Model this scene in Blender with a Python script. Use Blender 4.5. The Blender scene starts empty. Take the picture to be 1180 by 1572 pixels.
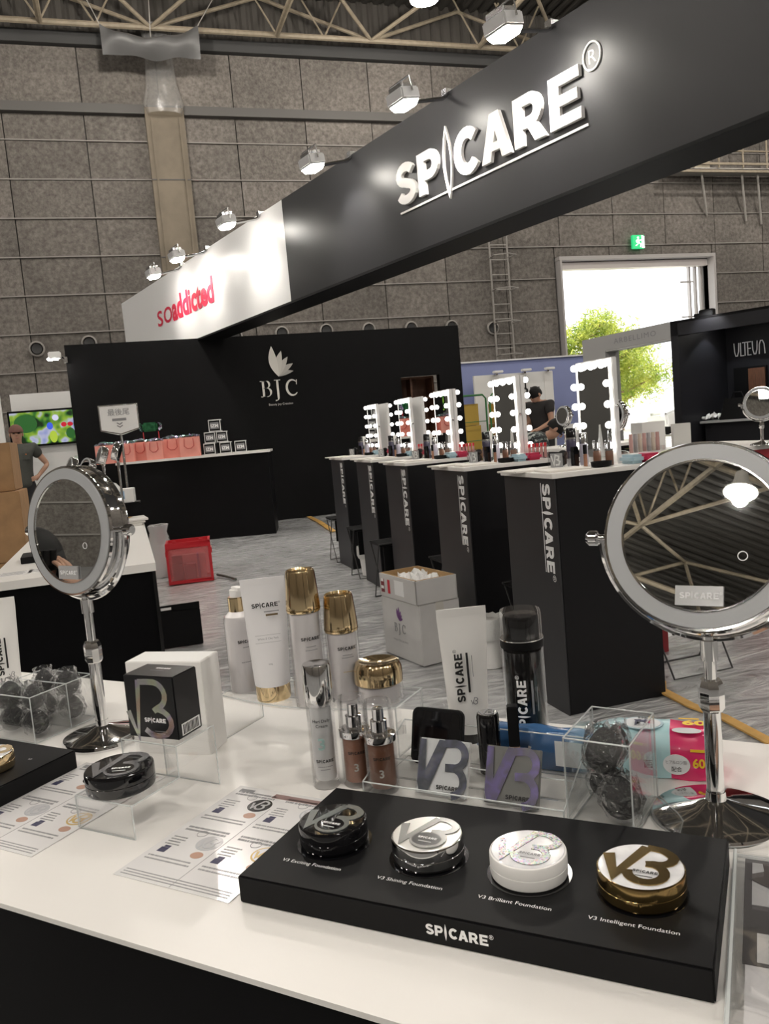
import bpy, bmesh, math, random
from mathutils import Vector, Matrix, noise

random.seed(7)
SC = bpy.context.scene
COL = SC.collection
PI = math.pi
R_ = math.radians

# ------------------------------------------------------------------ camera
F_PX, IW, IH = 1250.0, 1180.0, 1572.0
YAW, PITCH, ROLL, EYE = R_(17.3), R_(6.0), R_(5.03), 1.27
_fw = Vector((math.sin(YAW)*math.cos(PITCH), math.cos(YAW)*math.cos(PITCH), -math.sin(PITCH)))
_r0 = Vector((math.cos(YAW), -math.sin(YAW), 0)); _u0 = _r0.cross(_fw)
_R = math.cos(ROLL)*_r0 - math.sin(ROLL)*_u0
_U = math.sin(ROLL)*_r0 + math.cos(ROLL)*_u0
CAM = Vector((0, 0, EYE))
cam_d = bpy.data.cameras.new('camera'); cam = bpy.data.objects.new('camera', cam_d); COL.objects.link(cam)
_m = Matrix((( _R.x, _U.x, -_fw.x, 0), (_R.y, _U.y, -_fw.y, 0), (_R.z, _U.z, -_fw.z, EYE), (0, 0, 0, 1)))
cam.matrix_world = _m
cam_d.sensor_fit = 'VERTICAL'; cam_d.sensor_height = 36.0; cam_d.lens = 36.0*F_PX/IH
cam_d.clip_start = 0.02; cam_d.clip_end = 300
SC.camera = cam

def ray(px, py): return _R*((px-IW/2)/F_PX) - _U*((py-IH/2)/F_PX) + _fw
def at(px, py, z):                      # pixel on a horizontal surface of height z
    d = ray(px, py); return CAM + d*((z-EYE)/d.z)
def atY(px, py, Y):                     # pixel on a wall Y = const
    d = ray(px, py); return CAM + d*(Y/d.y)
def up(P, px, py):                      # height of a pixel above the ground point P
    d = ray(px, py); t = (P.x*d.x+P.y*d.y)/(d.x**2+d.y**2); return EYE + d.z*t
def dep(P): return (P-CAM).dot(_fw)

# ------------------------------------------------------------------ world, exposure
SC.view_settings.view_transform = 'Standard'; SC.view_settings.look = 'None'
SC.view_settings.gamma = 1.0; SC.view_settings.use_curve_mapping = False
SC.view_settings.exposure = 0.38
SPOT_A, SPOT_B = 30.0, 9.0     # unseen spotlights added to light the display table, W
VISX, VISY, VISR = -1.92, 1.76, R_(76)      # visitor reflected in the chrome mirror
HALL_E = 385.0            # each high-bay lamp, W
SC.cycles.max_bounces = 8; SC.cycles.transparent_max_bounces = 24; SC.cycles.glossy_bounces = 5
SC.cycles.transmission_bounces = 8; SC.cycles.diffuse_bounces = 4
SC.cycles.caustics_reflective = False; SC.cycles.caustics_refractive = False
SC.cycles.sample_clamp_indirect = 6.0
w = bpy.data.worlds.new('hazy_sky'); SC.world = w; w.use_nodes = True
nt = w.node_tree; bg = nt.nodes['Background']
sky = nt.nodes.new('ShaderNodeTexSky'); sky.sky_type = 'HOSEK_WILKIE'; sky.turbidity = 6; sky.ground_albedo = .4
sky.sun_direction = (0.3, -0.4, 0.85)
mx = nt.nodes.new('ShaderNodeMix'); mx.data_type = 'RGBA'; mx.inputs[0].default_value = 0.75
mx.inputs[7].default_value = (1.0, 1.0, 1.0, 1)
nt.links.new(sky.outputs[0], mx.inputs[6]); nt.links.new(mx.outputs[2], bg.inputs[0]); bg.inputs[1].default_value = 3.0
sun_d = bpy.data.lights.new('sun', 'SUN'); sun_d.energy = 6.0; sun_d.angle = R_(1.0); sun_d.color = (1, .96, .88)
sun = bpy.data.objects.new('sun', sun_d); COL.objects.link(sun)
sun.rotation_euler = (R_(38), 0, R_(150))      # high sun, coming from behind the hall door

# ------------------------------------------------------------------ helpers
MATS = {}
def mat(name, col=(.8, .8, .8), rough=.5, metal=0.0, emit=None, es=1.0, spec=.5, noise_amt=0.0, nscale=8.0,
        bump=0.0, bscale=40.0, coat=0.0, alpha=1.0, stretch=None):
    if name in MATS: return MATS[name]
    m = bpy.data.materials.new(name); m.use_nodes = True; nt = m.node_tree; b = nt.nodes['Principled BSDF']
    b.inputs['Base Color'].default_value = (*col, 1); b.inputs['Roughness'].default_value = rough
    b.inputs['Metallic'].default_value = metal; b.inputs['Specular IOR Level'].default_value = spec
    b.inputs['Coat Weight'].default_value = coat; b.inputs['Alpha'].default_value = alpha
    if emit: b.inputs['Emission Color'].default_value = (*emit, 1); b.inputs['Emission Strength'].default_value = es
    if noise_amt or bump:
        tc = nt.nodes.new('ShaderNodeTexCoord'); src = tc.outputs['Object']
        if stretch:
            mp = nt.nodes.new('ShaderNodeMapping'); mp.inputs['Scale'].default_value = stretch
            nt.links.new(src, mp.inputs[0]); src = mp.outputs[0]
    if noise_amt:
        n = nt.nodes.new('ShaderNodeTexNoise'); n.inputs['Scale'].default_value = nscale; n.inputs['Detail'].default_value = 5
        nt.links.new(src, n.inputs['Vector'])
        cr = nt.nodes.new('ShaderNodeValToRGB')
        cr.color_ramp.elements[0].position = .3; cr.color_ramp.elements[1].position = .7
        cr.color_ramp.elements[0].color = (*[c*(1-noise_amt) for c in col], 1)
        cr.color_ramp.elements[1].color = (*[min(1, c*(1+noise_amt)) for c in col], 1)
        nt.links.new(n.outputs[0], cr.inputs[0]); nt.links.new(cr.outputs[0], b.inputs['Base Color'])
    if bump:
        n = nt.nodes.new('ShaderNodeTexNoise'); n.inputs['Scale'].default_value = bscale; n.inputs['Detail'].default_value = 4
        nt.links.new(src, n.inputs['Vector'])
        bp = nt.nodes.new('ShaderNodeBump'); bp.inputs['Strength'].default_value = bump; bp.inputs['Distance'].default_value = .01
        nt.links.new(n.outputs[0], bp.inputs['Height']); nt.links.new(bp.outputs[0], b.inputs['Normal'])
    MATS[name] = m; return m

def clear_mat(name, tint=(.97, .98, .98), refl=.06, rough=.02, edge=.5, bump=0, bscale=30, haze=0.0, hazec=(.9, .9, .9)):
    """thin clear sheet: transparent with a Fresnel-weighted gloss"""
    if name in MATS: return MATS[name]
    m = bpy.data.materials.new(name); m.use_nodes = True; nt = m.node_tree
    for n in list(nt.nodes): nt.nodes.remove(n)
    out = nt.nodes.new('ShaderNodeOutputMaterial'); tr = nt.nodes.new('ShaderNodeBsdfTransparent'); tr.inputs[0].default_value = (*tint, 1)
    gl = nt.nodes.new('ShaderNodeBsdfGlossy'); gl.inputs['Roughness'].default_value = rough; gl.inputs[0].default_value = (1, 1, 1, 1)
    lw = nt.nodes.new('ShaderNodeLayerWeight'); lw.inputs[0].default_value = .25
    ma = nt.nodes.new('ShaderNodeMath'); ma.operation = 'MULTIPLY_ADD'; ma.inputs[1].default_value = edge; ma.inputs[2].default_value = refl; ma.use_clamp = True
    nt.links.new(lw.outputs['Fresnel'], ma.inputs[0])
    mi = nt.nodes.new('ShaderNodeMixShader'); nt.links.new(ma.outputs[0], mi.inputs[0])
    base = tr.outputs[0]
    if haze:
        df = nt.nodes.new('ShaderNodeBsdfDiffuse'); df.inputs[0].default_value = (*hazec, 1)
        m2 = nt.nodes.new('ShaderNodeMixShader'); m2.inputs[0].default_value = haze
        nt.links.new(base, m2.inputs[1]); nt.links.new(df.outputs[0], m2.inputs[2]); base = m2.outputs[0]
    nt.links.new(base, mi.inputs[1]); nt.links.new(gl.outputs[0], mi.inputs[2]); nt.links.new(mi.outputs[0], out.inputs[0])
    if bump:
        tc = nt.nodes.new('ShaderNodeTexCoord'); n = nt.nodes.new('ShaderNodeTexNoise'); n.inputs['Scale'].default_value = bscale
        nt.links.new(tc.outputs['Object'], n.inputs['Vector'])
        bp = nt.nodes.new('ShaderNodeBump'); bp.inputs['Strength'].default_value = bump; bp.inputs['Distance'].default_value = .02
        nt.links.new(n.outputs[0], bp.inputs['Height']); nt.links.new(bp.outputs[0], gl.inputs['Normal']); nt.links.new(bp.outputs[0], lw.inputs['Normal'])
    MATS[name] = m; return m

def frame(o, x, y):
    x = Vector(x).normalized(); y = Vector(y).normalized(); z = x.cross(y); o = Vector(o)
    return Matrix(((x.x, y.x, z.x, o.x), (x.y, y.y, z.y, o.y), (x.z, y.z, z.z, o.z), (0, 0, 0, 1)))
def TR(x, y, z): return Matrix.Translation((x, y, z))
def RZ(a): return Matrix.Rotation(a, 4, 'Z')
def RX(a): return Matrix.Rotation(a, 4, 'X')
def RY(a): return Matrix.Rotation(a, 4, 'Y')

class MB:
    """collects shapes of ONE part, built as one mesh object"""
    def __init__(s): s.v = []; s.f = []
    def add(s, vs, fs, M=None):
        b = len(s.v)
        s.v += [tuple(M @ Vector(p)) if M else tuple(p) for p in vs]
        s.f += [tuple(i+b for i in f) for f in fs]; return s
    def box(s, cx, cy, cz, sx, sy, sz, M=None):
        x, y, z = sx/2, sy/2, sz/2
        vs = [(cx+a*x, cy+b*y, cz+c*z) for c in (-1, 1) for b in (-1, 1) for a in (-1, 1)]
        return s.add(vs, [(0, 2, 3, 1), (4, 5, 7, 6), (0, 1, 5, 4), (2, 6, 7, 3), (0, 4, 6, 2), (1, 3, 7, 5)], M)
    def prism(s, poly, z0, z1, M=None, top=None):
        n = len(poly); t = top or poly
        if sum(poly[i][0]*poly[(i+1) % n][1]-poly[(i+1) % n][0]*poly[i][1] for i in range(n)) < 0:
            poly = poly[::-1]; t = t[::-1]
        vs = [(p[0], p[1], z0) for p in poly]+[(p[0], p[1], z1) for p in t]
        fs = [tuple(range(n-1, -1, -1)), tuple(range(n, 2*n))]+[(i, (i+1) % n, n+(i+1) % n, n+i) for i in range(n)]
        return s.add(vs, fs, M)
    def loft(s, rings, M=None, caps=True):
        n = len(rings[0]); vs = [p for r in rings for p in r]; fs = []
        for k in range(len(rings)-1):
            for i in range(n):
                j = (i+1) % n; fs.append((k*n+i, k*n+j, (k+1)*n+j, (k+1)*n+i))
        if caps: fs.append(tuple(range(n-1, -1, -1))); fs.append(tuple((len(rings)-1)*n+i for i in range(n)))
        return s.add(vs, fs, M)
    def lathe(s, prof, n=32, M=None, ex=1.0, ey=1.0, caps=True):
        rings = [[(max(r, 1e-5)*ex*math.cos(2*PI*i/n), max(r, 1e-5)*ey*math.sin(2*PI*i/n), z) for i in range(n)] for r, z in prof]
        return s.loft(rings, M, caps)
    def cyl(s, p0, p1, r0, r1=None, n=12, M=None):
        p0, p1 = Vector(p0), Vector(p1); d = (p1-p0); r1 = r0 if r1 is None else r1
        q = d.to_track_quat('Z', 'Y'); L = d.length
        Q = Matrix.Translation(p0) @ q.to_matrix().to_4x4()
        return s.lathe([(r0, 0), (r1, L)], n, (M @ Q) if M else Q)
    def tube(s, pts, r, n=8, M=None, closed=False):
        pts = [Vector(p) for p in pts]; rings = []; N = len(pts); upv = None
        for i, p in enumerate(pts):
            a = pts[i-1] if (i > 0 or closed) else p; b = pts[(i+1) % N] if (i < N-1 or closed) else p
            d = (b-a).normalized()
            if upv is None: upv = Vector((0, 0, 1)) if abs(d.z) < .9 else Vector((1, 0, 0))
            sd = d.cross(upv).normalized(); upv = sd.cross(d).normalized()
            rr = r[i] if isinstance(r, (list, tuple)) else r
            rings.append([tuple(p+sd*rr*math.cos(2*PI*k/n)+upv*rr*math.sin(2*PI*k/n)) for k in range(n)])
        if closed: rings.append(rings[0])
        return s.loft(rings, M, caps=not closed)
    def sphere(s, c, r, n=12, M=None, sx=1, sy=1, sz=1):
        k = max(4, n//2); prof = [(r*math.sin(PI*i/k), -r*math.cos(PI*i/k)*sz) for i in range(k+1)]
        Q = Matrix.Translation(c); return s.lathe(prof, n, (M @ Q) if M else Q, sx, sy)
    def ribbon(s, pts, w, z0, z1, M=None, closed=False):
        P = [Vector((p[0], p[1])) for p in pts]; n = len(P); L = []; Rr = []
        for i, p in enumerate(P):
            a = P[i-1] if (i > 0 or closed) else None; b = P[(i+1) % n] if (i < n-1 or closed) else None
            d1 = (p-a).normalized() if a is not None else (b-p).normalized()
            d2 = (b-p).normalized() if b is not None else d1
            t = (d1+d2); t = t.normalized() if t.length > 1e-6 else d1
            nn = Vector((-t.y, t.x)); c = max(.5, nn.dot(Vector((-d1.y, d1.x))))
            ww = w[i] if isinstance(w, (list, tuple)) else w
            L.append(p+nn*ww/2/c); Rr.append(p-nn*ww/2/c)
        m = n if closed else n-1
        for i in range(m):
            j = (i+1) % n
            s.prism([L[i], Rr[i], Rr[j], L[j]], z0, z1, M)
        return s
    def mesh(s, me, M=None):
        return s.add([tuple(v.co) for v in me.vertices], [tuple(p.vertices) for p in me.polygons], M)
    def data(s, name, m, bev=0.0, smooth=35, seg=2):
        me = bpy.data.meshes.new(name); me.from_pydata(s.v, [], s.f)
        if bev:
            bm = bmesh.new(); bm.from_mesh(me)
            bmesh.ops.remove_doubles(bm, verts=bm.verts, dist=1e-6)
            bmesh.ops.bevel(bm, geom=[e for e in bm.edges if e.is_manifold and e.calc_face_angle(0) > R_(25)], offset=bev, segments=seg, affect='EDGES', clamp_overlap=True)
            bm.to_mesh(me); bm.free()
        me.materials.append(m)
        if smooth:
            me.polygons.foreach_set('use_smooth', [True]*len(me.polygons)); me.set_sharp_from_angle(angle=R_(smooth))
        me.update(); return me
    def build(s, name, m, parent=None, M=None, bev=0.0, smooth=35, seg=2):
        return link(name, s.data(name, m, bev, smooth, seg), parent, M)

def link(name, me, parent=None, M=None):
    o = bpy.data.objects.new(name, me); COL.objects.link(o)
    if parent: o.parent = parent
    if M is not None: o.matrix_local = M
    return o
def tag(o, label, cat, group=None, kind=None):
    if label: o['label'] = label
    if cat: o['category'] = cat
    if group: o['group'] = group
    if kind: o['kind'] = kind
    return o
def thing(name, label, cat, loc=(0, 0, 0), rz=0, group=None, kind=None, M=None):
    o = bpy.data.objects.new(name, None); COL.objects.link(o); o.empty_display_size = .05
    if M is not None: o.matrix_world = M
    else: o.location = loc; o.rotation_euler = (0, 0, rz)
    return tag(o, label, cat, group, kind)
def struct(o, label=None): 
    o['kind'] = 'structure'
    if label: o['label'] = label
    return o
def copy_tree(o, parent=None, loc=None, rz=None):
    c = o.copy(); COL.objects.link(c)
    if parent: c.parent = parent; c.matrix_local = o.matrix_local.copy()
    if loc is not None: c.location = loc
    if rz is not None: c.rotation_euler = (0, 0, rz)
    for ch in list(o.children): copy_tree(ch, c)
    return c

_TX = {}
def text_mesh(s, size=1.0, bold=0.0, ext=.0, align='CENTER', sx=1.0, shear=0.0, space=1.0):
    k = (s, size, bold, ext, align, sx, shear, space)
    if k in _TX: return _TX[k]
    cu = bpy.data.curves.new('t', 'FONT'); cu.body = s; cu.size = size; cu.offset = bold*size; cu.extrude = ext
    cu.align_x = align; cu.align_y = 'BOTTOM_BASELINE'; cu.shear = shear; cu.space_character = space; cu.resolution_u = 3
    o = bpy.data.objects.new('t', cu); COL.objects.link(o); o.scale = (sx, 1, 1)
    dg = bpy.context.evaluated_depsgraph_get(); dg.update()
    me = bpy.data.meshes.new_from_object(o.evaluated_get(dg)); me.transform(Matrix.Diagonal((sx, 1, 1, 1)))
    bpy.data.objects.remove(o); bpy.data.curves.remove(cu); _TX[k] = me
    return me
def bounds(me):
    xs = [v.co.x for v in me.vertices]; ys = [v.co.y for v in me.vertices]
    return (min(xs), max(xs), min(ys), max(ys)) if xs else (0, 0, 0, 0)
def lettering(s, h, M, m, parent, name='lettering', width=None, **kw):
    """text scaled to cap height h (and width), centred on x, baseline y=0"""
    kw.setdefault('ext', .02)
    me = text_mesh(s, 1.0, **kw); x0, x1, y0, y1 = bounds(me)
    sy = h/(y1-min(0, y0)*0) if y1 > 0 else 1; sx_ = (width/(x1-x0)) if width else sy
    mb = MB(); mb.mesh(me, TR(0, 0, max(.0004, h*.02)) @ Matrix.Diagonal((sx_, sy, sy*.0+h*.1, 1)) @ TR(-(x0+x1)/2, 0, 0))
    return mb.build(name, m, parent, M, smooth=0)
def bend(mb, R):                         # wrap text (x, y up, z out) round a vertical cylinder facing -Y
    mb.v = [((R+z)*math.sin(x/R), -(R+z)*math.cos(x/R), y) for x, y, z in mb.v]; return mb

def glyph(ch, d=.06, M=None, mb=None):
    """heavy grotesque capital, cap height 1, about 0.8 wide"""
    mb = mb or MB(); arc = lambda cx, cy, rx, ry, a0, a1, n=14: [(cx+rx*math.cos(R_(a0+(a1-a0)*i/n)), cy+ry*math.sin(R_(a0+(a1-a0)*i/n))) for i in range(n+1)]
    dd = [d]
    def bx(x0, y0, x1, y1): dd[0] *= 1.02; mb.prism([(x0, y0), (x1, y0), (x1, y1), (x0, y1)], 0, dd[0], M)
    if ch == 'E': bx(0, 0, .26, 1); bx(.2, .79, .78, 1); bx(.2, .4, .72, .6); bx(.2, 0, .8, .21)
    elif ch in 'PR':
        bx(0, 0, .26, 1)
        mb.ribbon([(.2, .89)]+arc(.48, .66, .21, .23, 90, -90, 10)+[(.2, .43)], .22, 0, d*1.05, M)
        if ch == 'R': mb.prism([(.34, .42), (.6, .42), (.88, 0), (.58, 0)], 0, d*1.08, M)
    elif ch == 'C': mb.ribbon(arc(.46, .5, .33, .4, 42, 318, 20), .25, 0, d, M)
    elif ch == 'A':
        mb.prism([(0, 0), (.28, 0), (.57, 1), (.32, 1)], 0, d, M); mb.prism([(.92, 0), (.64, 0), (.35, 1), (.6, 1)], 0, d*1.06, M); bx(.2, .2, .72, .38)
    elif ch == 'S': mb.ribbon(arc(.41, .71, .27, .19, 20, 265, 12)+arc(.41, .29, .29, .19, 80, -165, 12), .22, 0, d, M)
    return mb
LOGO_X = (('S', 0), ('P', .92), ('C', 2.3), ('A', 3.22), ('R', 4.25), ('E', 5.25))
def needle(mb, d, M=None):
    pts = [(1.98-.11*math.sin(PI*i/10), -.32+1.6*i/10) for i in range(11)]+[(1.98+.11*math.sin(PI*i/10), -.32+1.6*i/10) for i in range(9, 0, -1)]
    return mb.prism(pts, 0, d, M)
def spicare(h=1.0, line=False, reg=True, d=.06):
    """the logo, cap height h, centred in x, baseline 0"""
    mb = MB()
    for ch, x in LOGO_X: glyph(ch, d, TR(x, 0, 0), mb)
    needle(mb, d)
    if reg: mb.mesh(text_mesh('\u00ae', .6, align='LEFT'), TR(6.15, .7, d))
    if line: mb.box(3.03, -.2, d/2, 6.06, .045, d)
    mb.v = [((x-3.03)*h, y*h, z*h) for x, y, z in mb.v]
    return mb

# ------------------------------------------------------------------ materials
WHITE = mat('white_laminate', (.82, .80, .77), .35)
WPLAST = mat('white_plastic', (.85, .84, .82), .3)
WPAINT = mat('white_paint', (.82, .82, .81), .5)
PRINTW = mat('white_lettering', (.9, .9, .9), .5)
BLK = mat('black_laminate', (.003, .003, .0035), .4, spec=.12)
BLKM = mat('black_matte', (.005, .005, .0055), .5, spec=.16)
BLKW = mat('black_wall', (.004, .004, .0045), .5, noise_amt=.1, nscale=2, spec=.12)
DKG = mat('dark_grey_panel', (.035, .035, .038), .45, spec=.4)
FASC = mat('fascia_charcoal', (.016, .016, .018), .38, noise_amt=.08, nscale=1.5, spec=.4)
BGLOSS = mat('black_gloss', (.004, .004, .005), .08, coat=.5)
CHROME = mat('chrome', (.82, .82, .82), .06, metal=1)
MIRROR = mat('mirror_glass', (.86, .88, .87), .01, metal=1)
STEEL = mat('grey_steel', (.42, .40, .37), .5, metal=.3)
TRUSSM = mat('cream_steel', (.28, .235, .17), .6, noise_amt=.15)
GOLD = mat('gold', (.86, .67, .40), .10, metal=1)
SILVER = mat('silver', (.7, .7, .7), .15, metal=1)
ACR = clear_mat('acrylic', tint=(.992, .995, .995), refl=.012, edge=.40)
ACRE = mat('acrylic_edge', (.75, .8, .8), .1, alpha=.35)
FILM = clear_mat('wrapper_film', (.97, .97, .98), .06, .08, .75, bump=1.0, bscale=70, haze=.035)
CARD = mat('cardboard', (.36, .21, .10), .8, noise_amt=.12, nscale=12)
CARDIN = mat('cardboard_inside', (.45, .29, .14), .8, noise_amt=.12)
RED = mat('red_plastic', (.55, .02, .03), .35)
REDT = clear_mat('red_clear_plastic', (.98, .66, .67), .04, .2, .3, haze=.22, hazec=(.85, .34, .34))
PINKBAG = mat('coral_paper', (.84, .34, .28), .6, noise_amt=.06)
CORALD = mat('coral_cord', (.55, .09, .08), .6)
PRINTK = mat('black_print', (.01, .01, .01), .5)
PRINTG = mat('grey_print', (.25, .25, .26), .6)
GLOW = mat('bulb_glow', (1, 1, 1), .3, emit=(1, .95, .88), es=9)
LAMPE = mat('lamp_face', (1, 1, 1), .3, emit=(1, .95, .86), es=60)
WOOD = mat('brown_wood', (.13, .055, .028), .5, noise_amt=.25, nscale=6, stretch=(8, 8, 1))
CONC = mat('concrete_panel', (.27, .25, .23), .85, bump=.5, bscale=14)
# speckled aggregate for the concrete
def _conc(m, c0, c1, c2):
    nt = m.node_tree; b = nt.nodes['Principled BSDF']; tc = nt.nodes.new('ShaderNodeTexCoord'); geo = nt.nodes.new('ShaderNodeNewGeometry')
    n1 = nt.nodes.new('ShaderNodeTexNoise'); n1.inputs['Scale'].default_value = 9; n1.inputs['Detail'].default_value = 8; n1.inputs['Roughness'].default_value = .75
    n2 = nt.nodes.new('ShaderNodeTexNoise'); n2.inputs['Scale'].default_value = .7; n2.inputs['Detail'].default_value = 3
    nt.links.new(geo.outputs['Position'], n1.inputs['Vector']); nt.links.new(geo.outputs['Position'], n2.inputs['Vector'])
    cr = nt.nodes.new('ShaderNodeValToRGB'); e = cr.color_ramp.elements
    e[0].position = .33; e[0].color = (*c0, 1); e[1].position = .68; e[1].color = (*c2, 1)
    k = e.new(.5); k.color = (*c1, 1)
    nt.links.new(n1.outputs[0], cr.inputs[0])
    oi = nt.nodes.new('ShaderNodeObjectInfo')
    mr = nt.nodes.new('ShaderNodeMapRange'); mr.inputs[3].default_value = .82; mr.inputs[4].default_value = 1.12
    nt.links.new(oi.outputs['Random'], mr.inputs[0])
    m2 = nt.nodes.new('ShaderNodeMath'); m2.operation = 'MULTIPLY'
    mr2 = nt.nodes.new('ShaderNodeMapRange'); mr2.inputs[1].default_value = .3; mr2.inputs[2].default_value = .7; mr2.inputs[3].default_value = .8; mr2.inputs[4].default_value = 1.15
    nt.links.new(n2.outputs[0], mr2.inputs[0]); nt.links.new(mr.outputs[0], m2.inputs[0]); nt.links.new(mr2.outputs[0], m2.inputs[1])
    mx = nt.nodes.new('ShaderNodeVectorMath'); mx.operation = 'SCALE'
    nt.links.new(cr.outputs[0], mx.inputs[0]); nt.links.new(m2.outputs[0], mx.inputs['Scale']); nt.links.new(mx.outputs[0], b.inputs['Base Color'])
_conc(CONC, (.085, .075, .066), (.155, .140, .125), (.235, .215, .195))
CONCP = mat('pillar_concrete', (.19, .16, .12), .8, noise_amt=.15, nscale=2, bump=.2)

# ------------------------------------------------------------------ the hall
WY = 22.0; XL, XR = -24.0, 32.0; YB = -26.0; WTOP = 11.1; CEIL = 12.6
fl = MB().box((XL+XR)/2, (YB+WY)/2, -.1, XR-XL, WY-YB+.6, .2).build('floor', mat('hall_floor', (.22, .22, .22), .5, noise_amt=.15, nscale=.6)); struct(fl)

def film_floor():
    m = bpy.data.materials.new('crinkled_film'); m.use_nodes = True; nt = m.node_tree; b = nt.nodes['Principled BSDF']
    geo = nt.nodes.new('ShaderNodeNewGeometry')
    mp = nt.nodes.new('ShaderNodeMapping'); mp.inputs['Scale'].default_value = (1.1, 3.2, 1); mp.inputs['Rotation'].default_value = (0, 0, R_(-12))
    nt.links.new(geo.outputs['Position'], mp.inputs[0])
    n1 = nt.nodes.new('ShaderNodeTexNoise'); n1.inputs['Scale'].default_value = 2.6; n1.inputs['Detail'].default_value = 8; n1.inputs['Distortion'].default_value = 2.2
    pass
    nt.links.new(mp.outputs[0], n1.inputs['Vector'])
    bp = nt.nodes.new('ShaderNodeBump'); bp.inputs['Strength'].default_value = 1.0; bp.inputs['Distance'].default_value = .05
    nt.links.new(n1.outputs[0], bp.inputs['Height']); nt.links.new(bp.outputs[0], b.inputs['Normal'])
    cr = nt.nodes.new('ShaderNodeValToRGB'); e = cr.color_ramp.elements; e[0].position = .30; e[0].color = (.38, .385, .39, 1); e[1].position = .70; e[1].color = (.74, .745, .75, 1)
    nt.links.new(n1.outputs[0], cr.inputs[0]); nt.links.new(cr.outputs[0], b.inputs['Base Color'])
    b.inputs['Roughness'].default_value = .24; b.inputs['Metallic'].default_value = .15; b.inputs['Coat Weight'].default_value = .5; b.inputs['Coat Roughness'].default_value = .1
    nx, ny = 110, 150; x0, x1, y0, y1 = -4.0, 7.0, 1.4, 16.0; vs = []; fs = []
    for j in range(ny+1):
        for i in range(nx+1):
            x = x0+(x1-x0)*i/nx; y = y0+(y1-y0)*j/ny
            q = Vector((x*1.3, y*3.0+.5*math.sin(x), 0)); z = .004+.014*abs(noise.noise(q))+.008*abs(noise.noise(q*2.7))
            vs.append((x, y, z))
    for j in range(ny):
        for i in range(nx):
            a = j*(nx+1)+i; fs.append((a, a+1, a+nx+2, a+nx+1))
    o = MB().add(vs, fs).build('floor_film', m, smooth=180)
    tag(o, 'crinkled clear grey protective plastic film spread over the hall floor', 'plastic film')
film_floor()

# wall_back: individual concrete panels with thin rails between the courses
wb = struct(thing('wall_back', 'grey aggregate concrete panel wall of the exhibition hall', None))
bk = MB()
DX0, DX1, DZ = 12.94, 18.35, 5.68
for x0, x1, z0, z1 in ((XL, DX0, 0, WTOP), (DX1, XR, 0, WTOP), (DX0, DX1, DZ, WTOP)):
    bk.box((x0+x1)/2, WY+.25, (z0+z1)/2, x1-x0, .3, z1-z0)
bk.build('backing', mat('joint_dark', (.10, .095, .09), .9), wb)
PW = 1.86; rows = [(0, .56)] + [(.56+.925*k, .56+.925*(k+1)) for k in range(9)] + [(8.885, 9.55), (9.55, WTOP)]
cache = {}
def panel(x0, x1, z0, z1):
    k = (round(x1-x0, 2), round(z1-z0, 2))
    if k not in cache: cache[k] = MB().box(0, 0, 0, k[0]-.025, .1, k[1]-.03).data('concrete_panel', CONC, smooth=0)
    o = link('concrete_panel', cache[k], wb); o.location = ((x0+x1)/2, WY+.07+random.uniform(-.012, .012), (z0+z1)/2)
for z0, z1 in rows:
    if z1 < 2.4: continue
    x = -3.7
    while x < 24:
        a, b = x, x+PW; x = b
        if z0 < DZ and b > DX0 and a < DX1:
            if a < DX0-.1: panel(a, DX0-.12, z0, z1)
            if b > DX1+.1: panel(DX1+.12, b, z0, z1)
            continue
        panel(a, b, z0, z1)
x = DX0-.12
for k in range(3): panel(x+k*1.883, x+(k+1)*1.883, DZ+.1, 6.11)
for o in [c for c in wb.children if c.name.startswith('concrete_panel')]: pass
RAILM = mat('pale_rail', (.26, .245, .225), .6)
for z0, z1 in rows[2:]:
    if z0 > DZ: MB().box(10, WY+.0, z0, 27.4, .05, .028).build('rail', RAILM, wb)
    else:
        MB().box((-3.7+DX0-.15)/2, WY, z0, DX0-.15+3.7, .05, .028).build('rail', RAILM, wb)
        MB().box((DX1+.15+23.7)/2, WY, z0, 23.7-DX1-.15, .05, .028).build('rail', RAILM, wb)
MB().box(10, WY-.05, 9.62, 27.4, .22, .22).build('ledge_beam', mat('dark_ledge', (.11, .105, .10), .7), wb)
# the pillar in the wall
pl = MB(); pl.box(1.95, WY-.08, 4.85, .95, .3, 9.6); pl.build('pillar', CONCP, wb)
for z in (7.9, 6.0, 4.2): MB().box(1.95, WY-.235, z, .95, .02, .03).build('pillar_joint', mat('dark_ledge'), wb)
for dx in (-.33, .36): MB().box(1.95+dx, WY-.245, 6.9, .05, .04, 5.0).build('pillar_strip', CONCP, wb)
# walls out of frame (seen in mirrors)
def far_wall(nm, c, s, axis):
    e = struct(thing(nm, 'plain concrete wall of the hall', None))
    MB().box(*c, *s).build('wall_face', CONC, e)
    for k in range(1, 11):
        z = k*.95
        if axis == 'x': MB().box(c[0]+math.copysign(s[0]/2+.01, -c[0]+5), c[1], z, .05, s[1]-1, .05).build('rail', RAILM, e)
        else: MB().box(c[0], c[1]+s[1]/2+.01, z, s[0]-1, .05, .05).build('rail', RAILM, e)
far_wall('wall_left', (XL, -2, CEIL/2), (.3, 48, CEIL), 'x'); far_wall('wall_right', (XR, -2, CEIL/2), (.3, 48, CEIL), 'x'); far_wall('wall_front', (4, YB, CEIL/2), (56, .3, CEIL), 'y')

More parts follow.
